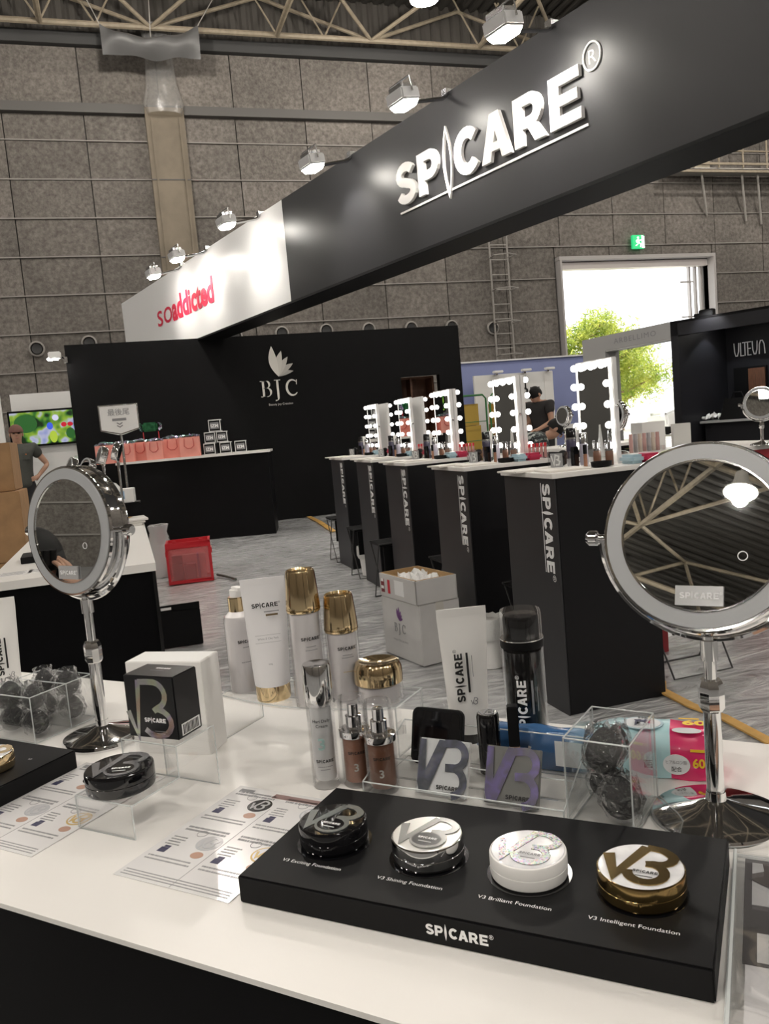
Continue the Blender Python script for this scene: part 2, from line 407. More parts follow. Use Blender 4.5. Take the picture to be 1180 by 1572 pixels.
# ceiling: ribbed steel deck and space-frame tubes
ce = struct(thing('ceiling', 'dark ribbed steel roof deck with cream tube trusses', None))
dk = MB(); n = 176; dx = (XR-XL)/n
for i in range(n):
    x = XL+i*dx; z = CEIL; prof = [(x, z), (x+dx*.35, z), (x+dx*.5, z+.08), (x+dx*.85, z+.08), (x+dx, z)]
    for a, b in zip(prof, prof[1:]): dk.add([(a[0], YB, a[1]), (b[0], YB, b[1]), (b[0], WY+.5, b[1]), (a[0], WY+.5, a[1])], [(0, 1, 2, 3)])
dk.build('roof_deck', mat('roof_deck', (.05, .046, .04), .7, noise_amt=.1, nscale=2), ce, smooth=0)
up_w = MB(); n = 120
for i in range(n):
    x = -8+36*i/n; prof = [(x, 0), (x+.12, 0), (x+.18, .06), (x+.3, .06), (x+.3667, 0)]
    for a, b in zip(prof, prof[1:]): up_w.add([(a[0], WY+.1-a[1], WTOP+.3), (b[0], WY+.1-b[1], WTOP+.3), (b[0], WY+.1-b[1], CEIL+.1), (a[0], WY+.1-a[1], CEIL+.1)], [(0, 1, 2, 3)])
up_w.build('ribbed_cladding', mat('ribbed_cladding', (.075, .068, .06), .7), ce, smooth=0)
for sx, sz, y in ((44, .3, WY),): MB().box(4, y, WTOP+.15, 56, .3, .3).build('eaves_beam', mat('eaves_dark', (.05, .05, .05), .7), ce)
TS = 5.6; ys = [21.3-TS*i for i in range(9)]; xs = [-23.1+TS*i for i in range(10)]; ZB, ZT = 11.32, 12.5
far = MB()
def strut(a, b, r, near):
    if near: MB().cyl(a, b, r, n=8).build('truss_tube', TRUSSM, ce)
    else: far.cyl(a, b, r, n=6)
for j, y in enumerate(ys):
    near = j < 2
    for i, x in enumerate(xs):
        if i < len(xs)-1 and j != 1: strut((x, y, ZB), (x+TS, y, ZB), .07, near and i > 2)
        if j < len(ys)-1: strut((x, y, ZB), (x, y-TS, ZB), .07, near and i > 2)
        for sx in (-1, 1):
            for sy in (-1, 1): strut((x+2.5, y, ZB), (x+2.5+sx*TS/2, y+sy*TS/2 if sy < 0 else min(y+TS/2, WY-.1), ZT), .05, near and i > 2)
        # light secondary lattice
        if i < len(xs)-1:
            for q in (0, .22, .5, .75) if j > 0 else (0, .22): strut((x+q*TS, y, ZB), (x+(q+.12)*TS, y, ZT), .025, near and j == 0 and i > 2); strut((x+q*TS, y, ZB), (x+(q-.12)*TS, y, ZT), .025, near and j == 0 and i > 2)
o = far.build('truss_lattice', TRUSSM, ce); o['kind'] = 'stuff'
# hall lamps
lamp_hous = MB().lathe([(.05, .5), (.12, .45), (.16, .2), (.34, 0), (.33, -.01)], 20).data('lamp_housing', STEEL)
lamp_face = MB().lathe([(.31, -.012), (.31, -.03), (.0, -.05)], 20).data('lamp_face', mat('high_bay_face', (1, 1, 1), emit=(1, .95, .88), es=40))
k = 0
for y in (-20, -11, -2, 8.5, 17.0):
    for x in (-17.5, -8.5, 1.0, 9.5, 18, 26.5):
        k += 1; lx, ly = {(-8.5, -11): (-11.5, -7.05), (9.5, 17.0): (7.5, 17.75)}.get((x, y), (x, y))
        e = thing('high_bay_lamp', 'round high-bay lamp hanging under the roof trusses', 'ceiling lamp', (lx, ly, 10.6), group='high-bay lamps under the roof')
        link('lamp_housing', lamp_hous, e); link('lamp_face', lamp_face, e); MB().cyl((0, 0, .5), (0, 0, .75), .02).build('hanger', STEEL, e)
        L = bpy.data.lights.new('high_bay', 'POINT'); L.shadow_soft_size = .13; L.energy = HALL_E; L.color = (1, .93, .84)
        lo = bpy.data.objects.new('high_bay_light', L); COL.objects.link(lo); lo.parent = e; lo.location = (0, 0, -.2)
# grey tarp slung under the roof edge
tp = MB(); nx, nz = 24, 8; vs = []; fs = []
A, B = atY(152, 36, 21.0), atY(303, 40, 21.0); 
for j in range(nz+1):
    for i in range(nx+1):
        s = i/nx; t = j/nz; sag = 4*s*(1-s)
        x = A.x+(B.x-A.x)*s; ztop = A.z+(B.z-A.z)*s-.28*sag; zbot = A.z-.72+.05*math.sin(9*s)
        vs.append((x, 21.0-.25*math.sin(PI*t)*(.4+sag)+.05*math.sin(17*s+5*t), ztop+(zbot-ztop)*t))
for j in range(nz):
    for i in range(nx): a = j*(nx+1)+i; fs.append((a, a+1, a+nx+2, a+nx+1))
tpe = thing('tarpaulin', 'grey tarpaulin slung below the roof above the concrete pillar', 'tarpaulin')
MB().add(vs, fs).build('sheet', mat('grey_tarp', (.13, .13, .13), .45), tpe, smooth=180)
for q_, dxx in ((A, -.6), (B, .9), ((A+B)/2, .1)): MB().cyl((q_.x, 21.0, q_.z-(.28 if dxx == .1 else 0)), (q_.x+dxx, 21.0, CEIL+.02), .012, n=5).build('cord', STEEL, tpe)
# plastic hood below the tarp, over the pillar head
hd = MB(); hd.lathe([(.42, 0), (.5, .25), (.38, .7), (.3, 1.7), (.42, 2.1)], 20, TR(1.95, WY-.3, 9.45), 1, .55)
tag(hd.build('plastic_hood', clear_mat('hood_film', (.85, .84, .82), .03, .3, .25, bump=.6, bscale=6, haze=.10)), 'hazy plastic sheet hood tied over the head of the pillar', 'plastic hood')
# round air nozzles along the wall
NOZ = mat('nozzle_dark', (.03, .03, .03), .6)
for P in [(57, 536), (137, 527), (361, 517), (432, 512), (500, 508), (565, 506), (630, 504), (692, 502), (755, 504)]:
    q = atY(P[0], P[1], WY)
    e = thing('air_nozzle', {57: 'whole round air nozzle on the concrete wall above the white booth', 755: 'whole round air nozzle on the concrete wall beside the ladder'}.get(P[0], 'round air nozzle peeking over the black display wall, %s from the ladder' % {692: 'first', 630: 'second', 565: 'third', 500: 'fourth', 432: 'fifth', 361: 'sixth', 137: 'farthest'}.get(P[0], '')), 'air vent', (q.x, WY-.02, q.z), group='air nozzles in a row on the concrete wall')
    Mx = RX(PI/2)
    MB().lathe([(.19, 0), (.19, .07), (.15, .09), (.145, .02)], 24, Mx, caps=False).build('ring', RAILM, e)
    MB().lathe([(.145, .0), (.12, .05), (.02, .03)], 20, Mx).build('nozzle_core', NOZ, e)
# caged wall ladder
q = atY(750, 365, WY); q2 = atY(775, 372, WY); qb = atY(765, 560, WY)
e = thing('wall_ladder', 'steel wall ladder with cage hoops beside the bright doorway', 'ladder', (q.x+.2, WY-.15, 2.6))
ht = q.z-2.6
for s in (-.28, .28): MB().cyl((s, 0, 0), (s, 0, ht), .03).build('side_rail', RAILM, e)
for i in range(int(ht/.42)): MB().cyl((-.28, 0, .2+.42*i), (.28, 0, .2+.42*i), .014, n=6).build('rung', STEEL, e)
for i in range(5): MB().tube([(-.28, 0, .4+i*.93), (-.34, -.4, .4+i*.93), (0, -.62, .4+i*.93), (.34, -.4, .4+i*.93), (.28, 0, .4+i*.93)], .022, 6).build('cage_hoop', RAILM, e)
# exit sign
q = atY(975, 373, WY)
e = thing('exit_sign', 'green running-man exit sign above the bright doorway', 'exit sign', (q.x, WY-.12, q.z))
MB().box(0, 0, 0, .42, .1, .40).build('case', mat('exit_green', (.02, .35, .12), .4, emit=(.02, .45, .16), es=.9), e, bev=.01)
man = MB(); Mx = frame((0, -.052, 0), (1, 0, 0), (0, 0, 1))
man.lathe([(.035, 0), (.035, .006)], 14, Mx @ TR(-.02, .12, 0))
man.ribbon([(-.03, .07), (-.0, -.03)], .06, 0, .006, Mx); man.ribbon([(0, -.03), (.07, -.07), (.05, -.16)], .03, 0, .006, Mx); man.ribbon([(-.01, -.03), (-.06, -.09), (-.12, -.12)], .03, 0, .006, Mx)
man.ribbon([(-.03, .07), (.05, .03), (.08, .06)], .025, 0, .006, Mx); man.ribbon([(-.03, .07), (-.09, .02), (-.07, -.03)], .025, 0, .006, Mx)
man.build('running_man', mat('sign_white', (1, 1, 1), emit=(1, 1, 1), es=1.0), e)
MB().prism([(.1, -.19), (.2, -.19), (.2, .16), (.1, .19)], 0, .004, Mx).build('door_mark', mat('sign_white'), e)
# steel catwalk, right
q0, q1 = atY(1040, 262, 21.2), atY(1200, 255, 21.2)
e = thing('catwalk', 'steel mesh catwalk with cream rails high on the concrete wall', 'catwalk', (q0.x, 21.2, q0.z)); Lc = 5.5
for zz in (0, .22): MB().box(Lc/2, 0, zz, Lc, .06, .07).build('edge_beam', TRUSSM, e)
MB().box(Lc/2, .4, .1, Lc, .7, .03).build('deck', STEEL, e)
for i in range(12): MB().cyl((.1+i*.46, 0, 0), (.1+i*.46+.3, .72, .2), .02, n=6).build('brace', TRUSSM, e)
for zz in (.6, 1.1): MB().cyl((.5, 0, zz), (Lc, 0, zz), .025).build('hand_rail', TRUSSM, e)
for i in range(6): MB().cyl((.6+i*.9, 0, .1), (.6+i*.9, 0, 1.15), .03).build('post', TRUSSM, e)
MB().box(1.2, .6, .6, .9, .04, .85).build('infill_panel', mat('cream_panel', (.5, .46, .36), .7), e)
for x, l in ((1.1, 1.1), (2.6, 1.3), (3.2, 1.4)): MB().cyl((x, .3, 0), (x+.5, .75, -l), .035, n=6).build('wall_strut', STEEL, e)
# the big doorway and the outside
dr = struct(thing('door_1', 'wide open loading doorway with bright daylight outside', None)); fr = mat('door_frame', (.40, .38, .37), .5)
MB().box(DX0-.03, WY+.05, DZ/2, .06, .5, DZ).build('jamb', fr, dr); MB().box(DX1+.04, WY+.05, DZ/2, .08, .5, DZ).build('jamb', fr, dr)
MB().box((DX0+DX1)/2, WY+.05, DZ+.05, DX1-DX0+.16, .5, .10).build('lintel', fr, dr)
MB().box((DX0+DX1)/2, WY+.25, DZ-.12, DX1-DX0, .3, .2).build('shutter_housing', mat('shutter', (.75, .70, .68), .4), dr)
for dx_ in (.12, .3, .5): MB().box(DX1-dx_, WY+.3+dx_*.2, DZ/2, .06, .12, DZ-.2).build('sliding_rail', fr, dr)
for k in range(5): MB().box(DX1-.62, WY+.35, .6+k*1.1, .5, .03, .05).build('sliding_rail', fr, dr)

# ------------------------------------------------------------------ outside the doorway
GRD = mat('outdoor_paving', (.55, .53, .48), .9, noise_amt=.1, nscale=.5)
struct(MB().box(20, WY+31, -.12, 90, 60, .2).build('ground', GRD), 'pale sunlit paving outside the doorway')
BARK = mat('bark', (.30, .20, .13), .9, noise_amt=.3, nscale=5)
def leaf_mat():
    m = bpy.data.materials.new('pine_needles'); m.use_nodes = True; nt = m.node_tree; b = nt.nodes['Principled BSDF']; out = nt.nodes['Material Output']
    b.inputs['Roughness'].default_value = .6; geo = nt.nodes.new('ShaderNodeNewGeometry')
    n = nt.nodes.new('ShaderNodeTexNoise'); n.inputs['Scale'].default_value = 1.6; nt.links.new(geo.outputs['Position'], n.inputs['Vector'])
    cr = nt.nodes.new('ShaderNodeValToRGB'); e = cr.color_ramp.elements; e[0].position = .35; e[0].color = (.20, .30, .05, 1); e[1].position = .65; e[1].color = (.55, .58, .12, 1)
    nt.links.new(n.outputs[0], cr.inputs[0]); nt.links.new(cr.outputs[0], b.inputs['Base Color'])
    t = nt.nodes.new('ShaderNodeBsdfTranslucent'); nt.links.new(cr.outputs[0], t.inputs[0])
    mi = nt.nodes.new('ShaderNodeMixShader'); mi.inputs[0].default_value = .5
    nt.links.new(b.outputs[0], mi.inputs[1]); nt.links.new(t.outputs[0], mi.inputs[2]); nt.links.new(mi.outputs[0], out.inputs[0]); return m
LEAF = leaf_mat()
def pine(x, y, h, rad, seed, label):
    rnd = random.Random(seed); e = thing('pine_tree', label, 'tree', (x, y, -.02), group='pines outside the doorway')
    pts = [(0, 0, 0), (.15, .1, h*.25), (-.1, .2, h*.5), (.2, .1, h*.75), (.1, 0, h*.95)]
    MB().tube(pts, [.17, .14, .11, .08, .04], 8).build('trunk', BARK, e)
    cl = []
    for k in range(13):
        t = .30+.66*k/13; b0 = Vector((.1*math.sin(k), .1, h*t)); a = k*2.4+rnd.random(); L = rad*(1.1-.6*(t-.30)/.66)
        b1 = b0+Vector((math.cos(a)*L, math.sin(a)*L, .25*L)); mid = (b0+b1)/2+Vector((0, 0, -.1*L))
        MB().tube([b0, mid, b1], [.06, .045, .02], 6).build('branch', BARK, e); cl += [(b1, .75), (mid+Vector((0, 0, .2)), .6), ((b1+mid)/2+Vector((0, 0, .2)), .7)]
    cl += [(Vector((.1, 0, h)), .7), (Vector((.3, .2, h*.93)), .8)]
    vs, fs = [], []
    for c, r in cl:
        for q in range(270):
            d = Vector((rnd.gauss(0, 1), rnd.gauss(0, 1), rnd.gauss(0, .6))).normalized()*r*(rnd.random()**.4); p = c+d
            u = Vector((rnd.gauss(0, 1), rnd.gauss(0, 1), rnd.gauss(0, 1))).normalized()*.085; v = u.cross(Vector((rnd.gauss(0, 1), rnd.gauss(0, 1), rnd.gauss(0, 1)))).normalized()*.018
            b = len(vs); vs += [tuple(p-u-v), tuple(p+u-v), tuple(p+u+v), tuple(p-u+v)]; fs.append((b, b+1, b+2, b+3))
    o = MB().add(vs, fs).build('needle_foliage', LEAF, e, smooth=0); o['kind'] = 'stuff'
pine(17.3, 27.2, 4.35, 2.2, 1, 'tall pine with bare leaning trunk outside the doorway beside the white van')
pine(24.5, 36.5, 4.6, 2.4, 2, 'rounded pine standing behind the leaning pine outside the doorway')
pine(18.4, 36.0, 4.4, 2.3, 3, 'low bushy pine outside the doorway behind the grey arch header')
pine(30.5, 34.0, 4.2, 2.3, 4, 'farthest pine outside the doorway, behind the white van')
pine(14.6, 31.6, 4.1, 1.6, 5, 'small pine outside the doorway nearest the ladder side')
# pale lamp column outside
q = atY(930, 430, 46.0)
e = thing('tower_column', 'pale grey round column standing outside the doorway behind the pines', 'column', (q.x, 46, -.02))
MB().lathe([(.55, 0), (.55, 6.3)], 24).build('lower_shaft', mat('pale_grey_paint', (.6, .61, .63), .5), e); MB().lathe([(.52, 6.3), (.52, 6.5)], 24).build('collar', mat('pale_grey_paint'), e)
MB().lathe([(.34, 6.5), (.34, 16.0)], 24).build('upper_shaft', mat('pale_grey_paint'), e)
def van(loc, rz):
    e = thing('parked_van', 'white van parked outside the doorway by the pines', 'van', loc, rz)
    prof = [(-2.2, .35), (2.2, .35), (2.25, .85), (1.75, 1.0), (1.25, 1.75), (-2.0, 1.85), (-2.25, 1.6)]
    Mx = frame((0, -.85, 0), (1, 0, 0), (0, 0, 1))
    MB().prism(prof, -1.7, 0, Mx).build('body', mat('white_car', (.85, .85, .86), .25), e, bev=.08)
    G = mat('car_glass', (.02, .025, .03), .1)
    for x0, x1 in ((-1.9, -.75), (-.65, .35), (.45, 1.3)): MB().prism([(x0, 1.05), (x1+(.25 if x1 > 1 else 0), 1.05), (x1, 1.6), (x0, 1.62)], .0, .012, Mx).build('side_window', G, e)
    for x in (-1.4, 1.4):
        for y in (-.8, .8):
            wh = MB().lathe([(.1, -.1), (.33, -.1), (.35, -.05), (.35, .05), (.33, .1), (.1, .1)], 24, TR(x, y, .35) @ RX(PI/2)).build('wheel', mat('tyre', (.02, .02, .02), .8), e)
    for y in (-.6, .6): MB().box(2.2, y, .8, .1, .3, .14).build('head_lamp', CHROME, e)
van((21.6, 26.2, -.02), R_(170))

# ------------------------------------------------------------------ black BJC wall
BW = 12.03
bw = thing('exhibit_wall', 'tall black display wall with the white lotus logo', 'exhibit wall', (0, BW, 0))
MB().box((-.6+4.2)/2, .06, 1.371, 4.8, .12, 2.742).build('wall_panel', BLKW, bw); MB().box((4.84+5.22)/2, .06, 1.371, .38, .12, 2.742).build('wall_panel', BLKW, bw)
MB().box(4.52, .06, (2.0+2.742)/2, .64, .12, .742).build('wall_panel', BLKW, bw)
Mx = frame((0, -.004, 0), (1, 0, 0), (0, 0, 1))
WL = mat('logo_cream', (.80, .78, .73), .5)
# lotus: petals fanning from the foot
ft = Vector((2.30, 2.13))
def petal(tip, wd, mm, zz, ft=ft, M=Mx, parent=bw):
    tip = Vector(tip); d = tip-ft; nn = Vector((-d.y, d.x)).normalized(); a = []; b = []
    for i in range(13):
        t = i/12; ww = wd*math.sin(PI*t)**.9; c = ft+d*t+nn*.12*d.length*math.sin(PI*t)*.5
        a.append(c+nn*ww); b.append(c-nn*ww)
    return MB().prism([tuple(p) for p in a]+[tuple(p) for p in b[-2:0:-1]], 0, zz, M).build('petal', mm, parent, smooth=0)
petal((2.23, 2.575), .060, WL, .012); petal((2.37, 2.50), .052, mat('logo_cream2', (.72, .70, .65), .5), .010)
petal((2.46, 2.41), .047, mat('logo_cream3', (.64, .62, .58), .5), .008); petal((2.53, 2.31), .042, mat('logo_cream4', (.52, .50, .47), .5), .006); petal((2.53, 2.20), .030, mat('logo_cream5', (.42, .41, .39), .5), .005)
def serif(parent, ch, x, z, h, Mq, m=WL, d=.01):
    """high-contrast serif capitals B J C"""
    mb = MB(); T_ = lambda px, py: (x+px*h, z+py*h)
    arc = lambda cx, cy, rx, ry, a0, a1, n=14: [T_(cx+rx*math.cos(R_(a0+(a1-a0)*i/n)), cy+ry*math.sin(R_(a0+(a1-a0)*i/n))) for i in range(n+1)]
    rib = lambda p, w: mb.ribbon(p, [k*h for k in w] if isinstance(w, list) else w*h, 0, d, Mq)
    if ch == 'B':
        rib([T_(.2, 0), T_(.2, 1)], .13); rib([T_(.02, .02), T_(.4, .02)], .045); rib([T_(.02, .98), T_(.4, .98)], .045)
        rib([T_(.2, .98)]+arc(.40, .76, .19, .22, 90, -90)+[T_(.2, .54)], [.045]*3+[.07, .09, .11, .12, .13, .12, .11, .09, .07]+[.045]*5)
        rib([T_(.2, .54)]+arc(.44, .28, .22, .26, 90, -90)+[T_(.2, .02)], [.045]*3+[.07, .09, .11, .12, .14, .12, .11, .09, .07]+[.045]*5)
    if ch == 'J':
        rib([T_(.34, .98), T_(.34, -.12)]+arc(.19, -.14, .15, .14, 0, -110, 8), [.13, .13, .12, .1, .08, .06, .05, .05, .06, .08, .10]); rib([T_(.14, .98), T_(.54, .98)], .045)
    if ch == 'C':
        n = 18; p = arc(.45, .5, .37, .48, 48, 318, n); rib(p, [.05+.09*math.sin(PI*i/n) for i in range(n+1)]); rib([T_(.72, .68), T_(.74, .98)], .045)
    return mb.build('letter', m, parent, smooth=0)
for ch, x, z in (('B', 2.01, 1.845), ('J', 2.19, 1.85), ('C', 2.385, 1.84)): serif(bw, ch, x, z, .235, Mx)
lettering('Beauty Joy Creation', .030, Mx @ TR(2.297, 1.715, 0), WL, bw, width=.36)
# the brown cabinet standing in the wall opening
cb = thing('wood_cabinet', 'brown wooden cabinet in the gap of the black display wall', 'cabinet', (4.52, BW+.42, 0))
MB().box(0, .1, 1.0, .62, .04, 2.0).build('back_panel', WOOD, cb)
for s in (-.29, .29): MB().box(s, -.05, 1.0, .035, .3, 2.0).build('side_panel', WOOD, cb)
MB().box(-.08, -.1, 1.0, .03, .2, 2.0).build('divider', WOOD, cb)
for z in (.02, .45, .9, 1.32, 1.66, 1.985): MB().box(0, -.05, z, .6, .28, .03).build('shelf', WOOD, cb)

# ------------------------------------------------------------------ the long fascia beam
FO = Vector((1.962, 9.145, 2.742)); FD = Vector((.258, -.966, 0)).normalized(); FM = frame(FO, FD, (0, 0, 1)); FN = Vector((FM[0][2], FM[1][2], 0))
def fas(px, py, off=0.0):
    d = ray(px, py); p0 = FO+FN*off; t = (p0-CAM).dot(FN)/d.dot(FN); p = CAM+d*t-FO; return p.dot(FD), p.z
fb = thing('fascia_beam', 'long overhead sign beam with white end and charcoal face lettered in white', 'sign beam', M=FM)
SL, SR, FHt, FTh = -6.55, 8.6, 1.095, .38
MB().box((SL+.03)/2, FHt/2, -FTh/2, .03-SL, FHt, FTh).build('white_panel', mat('fascia_white', (.80, .80, .80), .35), fb)
MB().box((.03+SR)/2, FHt/2, -FTh/2, SR-.03, FHt, FTh).build('charcoal_panel', FASC, fb)
MB().box((SL+SR)/2, -.012, -FTh/2, SR-SL, .024, FTh).build('soffit', BLKM, fb)
LTR = mat('sign_letter', (.86, .85, .83), .45)
hh = .335; s0, s1 = 2.285, 4.455; kx = (s1-s0)/6.05
for ch, x in LOGO_X: glyph(ch, .03, TR(s0+x*kx, .41, 0) @ Matrix.Diagonal((kx, hh, 1, 1))).build('letter', LTR, fb, smooth=0)
nm = MB(); pts_o = [(3.01+.05*math.sin(PI*i/16)*(1 if i <= 16 else -1)*1, .305+.535*i/16) for i in range(17)]
nb = [(3.01-.05*math.sin(PI*i/16), .305+.535*i/16) for i in range(15, 0, -1)]; ring = pts_o+nb
nm.ribbon(ring, .014, 0, .02, closed=True); nm.build('needle_outline', LTR, fb, smooth=0)
MB().box((s0+s1)/2+.02, .357, .005, s1-s0+.02, .016, .01).build('underline', LTR, fb)
lettering('R', .085, TR(4.545, .715, 0), LTR, fb, name='registered_mark', ext=.0)
rg = MB(); rg.ribbon([(4.545+.072*math.cos(2*PI*i/28), .757+.085*math.sin(2*PI*i/28)) for i in range(28)], .012, 0, .01, closed=True); rg.build('mark_ring', LTR, fb, smooth=0)
SOR = mat('so_red', (.62, .02, .06), .5)
lettering('so', .235, TR(-4.28, .40, 0), SOR, fb, name='light_lettering', width=.72)
lettering('addicted', .335, TR(-3.05, .395, 0), SOR, fb, width=1.72, bold=.035)
MB().cyl((8.4, -2.742, -.19), (8.4, 0, -.19), .06).build('support_post', BLKM, fb)
# arm spotlights clipped along the top
def arm_lamp(px, py, off, aim_down, label, grp='arm spotlights along the sign beam', energy=60):
    s, z = fas(px, py, off)
    e = thing('arm_spotlight', label, 'spotlight', M=FM @ TR(s, FHt, 0)); zz = z-FHt
    MB().tube([(0, 0, -.03), (.0, zz*.6+.05, .05), (0, zz+.06, off-.1)], .016, 8).build('arm', SILVER, e)
    MB().box(0, .0, -.02, .06, .05, .1).build('clamp', SILVER, e)
    ax = Vector((0, -.985, -.17)).normalized(); Mh = frame((0, zz+.02, off), (1, 0, 0), Vector((1, 0, 0)).cross(ax)*-1)
    MB().box(0, 0, -.06, .22, .17, .09, Mh).build('head', mat('lamp_grey', (.55, .55, .55), .4), e, bev=.012)
    MB().box(0, 0, -.12, .16, .12, .04, Mh).build('heat_sink', SILVER, e)
    MB().loft([[(a*.095, b*.07, -.012) for a, b in ((-1, -1), (1, -1), (1, 1), (-1, 1))], [(a*.075, b*.052, .026) for a, b in ((-1, -1), (1, -1), (1, 1), (-1, 1))]], Mh).build('lamp_face', LAMPE, e)
    MB().tube([(-.13, .0, -.06), (-.13, .0, -.17), (.13, 0, -.17), (.13, 0, -.06)], .008, 6, Mh).build('bracket', SILVER, e)
    L = bpy.data.lights.new('arm_spot', 'SPOT'); L.energy = energy; L.spot_size = R_(95); L.spot_blend = .8; L.color = (1, .95, .87); L.shadow_soft_size = .06
    lo = bpy.data.objects.new('arm_spot_light', L); COL.objects.link(lo); lo.parent = e; lo.matrix_local = frame((0, zz-.06, off-.03), (1, 0, 0), Vector((0, .80, .60)).cross(Vector((1, 0, 0))))
LN = ['first', 'second', 'third', 'fourth', 'fifth', 'sixth']
for i, (px, py) in enumerate([(237, 427), (273, 401), (349, 350), (481, 262), (621, 166), (775, 58)]):
    arm_lamp(px, py, .42, 0, f'{LN[i]} arm spotlight along the sign beam, counted from its white end', energy=42 if i > 2 else 20)

# ------------------------------------------------------------------ black counter with gift bags
CA = Vector((1.77, 10.49, 0)); ca = R_(-13.5); cx_ = Vector((math.cos(ca), math.sin(ca), 0)); cy_ = Vector((-math.sin(ca), math.cos(ca), 0))
ct = thing('gift_counter', 'long black counter with white top carrying the coral gift bags', 'counter', CA, ca)
MB().box(-.95, .3, .535, 1.9, .6, 1.07).build('body', BLK, ct); MB().box(-.95, .29, 1.086, 1.95, .66, .028).build('worktop', WHITE, ct)
CTOP = 1.1
def cpos(u, v, z=CTOP): p = CA+cx_*u+cy_*v; return (p.x, p.y, z)
IRI = mat('iridescent_film', (.75, .8, .85), .12, metal=.9)
def _iri(m):
    nt = m.node_tree; b = nt.nodes['Principled BSDF']; lw = nt.nodes.new('ShaderNodeNewGeometry'); n = nt.nodes.new('ShaderNodeTexNoise'); n.inputs['Scale'].default_value = 18
    nt.links.new(lw.outputs['Position'], n.inputs['Vector'])
    cr = nt.nodes.new('ShaderNodeValToRGB'); e = cr.color_ramp.elements; e[0].position = .3; e[0].color = (.55, .75, .95, 1); e[1].position = .7; e[1].color = (.95, .65, .85, 1)
    k = e.new(.45); k.color = (.5, .9, .7, 1); k = e.new(.58); k.color = (.7, .55, .95, 1)
    nt.links.new(n.outputs[0], cr.inputs[0]); nt.links.new(cr.outputs[0], b.inputs['Base Color'])
_iri(IRI)
def crumple(name, parent, sx, sy, sz, M, m, seed, n=10):
    rnd = random.Random(seed); vs = []; fs = []
    for j in range(n+1):
        for i in range(n+1):
            a = i/n-.5; b = j/n-.5; edge = 1-max(abs(a), abs(b))*1.6
            vs.append((a*sx+rnd.uniform(-.5, .5)*sx/n, b*sy+rnd.uniform(-.5, .5)*sy/n, max(0, edge)*sz*.6+rnd.random()*sz*.6))
    for j in range(n):
        for i in range(n): q = j*(n+1)+i; fs.append((q, q+1, q+n+2, q+n+1))
    return MB().add(vs, fs).build(name, m, parent, M, smooth=0)
def gift_bag(u, v, w, h, rz, label, seed):
    e = thing('gift_bag', label, 'gift bag', cpos(u, v), ca+rz, 'coral gift bags on the black counter'); d = .10
    mb = MB(); Wd, D = w/2, d/2
    mb.add([(-Wd, -D, 0), (Wd, -D, 0), (Wd, D, 0), (-Wd, D, 0), (-Wd, -D, h), (Wd, -D, h), (Wd, D, h), (-Wd, D, h)], [(0, 3, 2, 1), (0, 1, 5, 4), (1, 2, 6, 5), (2, 3, 7, 6), (3, 0, 4, 7)])
    mb.build('bag_body', PINKBAG, e, smooth=0)
    MB().tube([(-w*.22, -D-.004, h*.93), (-w*.25, -D-.012, h*.55), (-w*.1, -D-.016, h*.42), (w*.1, -D-.016, h*.42), (w*.25, -D-.012, h*.55), (w*.22, -D-.004, h*.93)], .005, 6).build('cord_handle', CORALD, e)
    crumple('tissue_filler', e, w*1.02, d*1.1, .055, TR(0, 0, h-.012), IRI, seed)
L7 = ['first', 'second', 'third', 'fourth', 'fifth', 'sixth', 'seventh']
for i, (px, wpx, hz) in enumerate([(205, 26, .235), (222, 20, .235), (233, 20, .235), (247, 27, .24), (268, 24, .235), (289, 29, .25), (314, 29, .25)]):
    P = at(px, 706-(px-205)*.085, CTOP); u = (P-CA).dot(cx_); d_ = dep(Vector((P.x, P.y, CTOP)))
    gift_bag(u, (.075, .225)[i % 2], wpx*d_/F_PX*.92, hz, R_(-2+2*(i % 3)), f'{L7[i]} coral paper gift bag with shiny filler, counted from the queue sign', i)
# shiny parcel on a red wire stand
P = at(268, 700, CTOP); u = (P-CA).dot(cx_)
e = thing('display_parcel', 'shiny green foil parcel raised on a red wire stand behind the gift bags', 'parcel', cpos(u-.03, .48), ca)
for s in (-.1, .1): MB().tube([(s, -.04, 0), (s, 0, .36), (s, .04, 0)], .006, 6).build('wire_leg', RED, e)
GF = mat('green_foil', (.10, .42, .20), .15, metal=.9, noise_amt=.5, nscale=25)
MB().box(0, 0, .43, .2, .1, .12).build('parcel_body', GF, e, bev=.02)
for s in (-1, 1): crumple('foil_end', e, .1, .12, .06, TR(s*.1, 0, .43) @ RY(s*PI/2), IRI, 40+s, 6)
lettering('', .02, TR(0, 0, 0), PRINTK, e) if False else None
# pyramid of small boxes
IZW = mat('box_edge_white', (.75, .75, .74), .5)
def izm(u, v, z, s, label, rz=0):
    e = thing('cosmetic_box', label, 'box', cpos(u, v, z), ca+rz, 'black and white boxes stacked in a pyramid')
    MB().box(0, 0, s/2, s, s, s).build('carton', IZW, e, bev=.002)
    MB().box(0, -s/2-.001, s*.5, s*.86, .003, s*.84).build('black_panel', BLKM, e); MB().box(s/2+.001, 0, s*.5, .003, s*.86, s*.84).build('black_panel', BLKM, e)
    MB().box(0, -s/2-.0025, s*.5, s*.72, .002, s*.55).build('print_frame', PRINTG, e)
    lettering('IZM', s*.26, frame((0, -s/2-.004, s*.36), (1, 0, 0), (0, 0, 1)), PRINTW, e, width=s*.6, bold=.03, ext=.0)
bs = .15
for k, (px, py) in enumerate([(352, 692), (373, 690), (393, 688)]):
    P = at(px, py, CTOP); izm((P-CA).dot(cx_), .15, CTOP, .148, ['bottom box of the black and white pyramid, nearest the gift bags', 'middle box in the bottom row of the black and white pyramid', 'bottom box of the black and white pyramid, at the counter end'][k], R_(3*(k-1)))
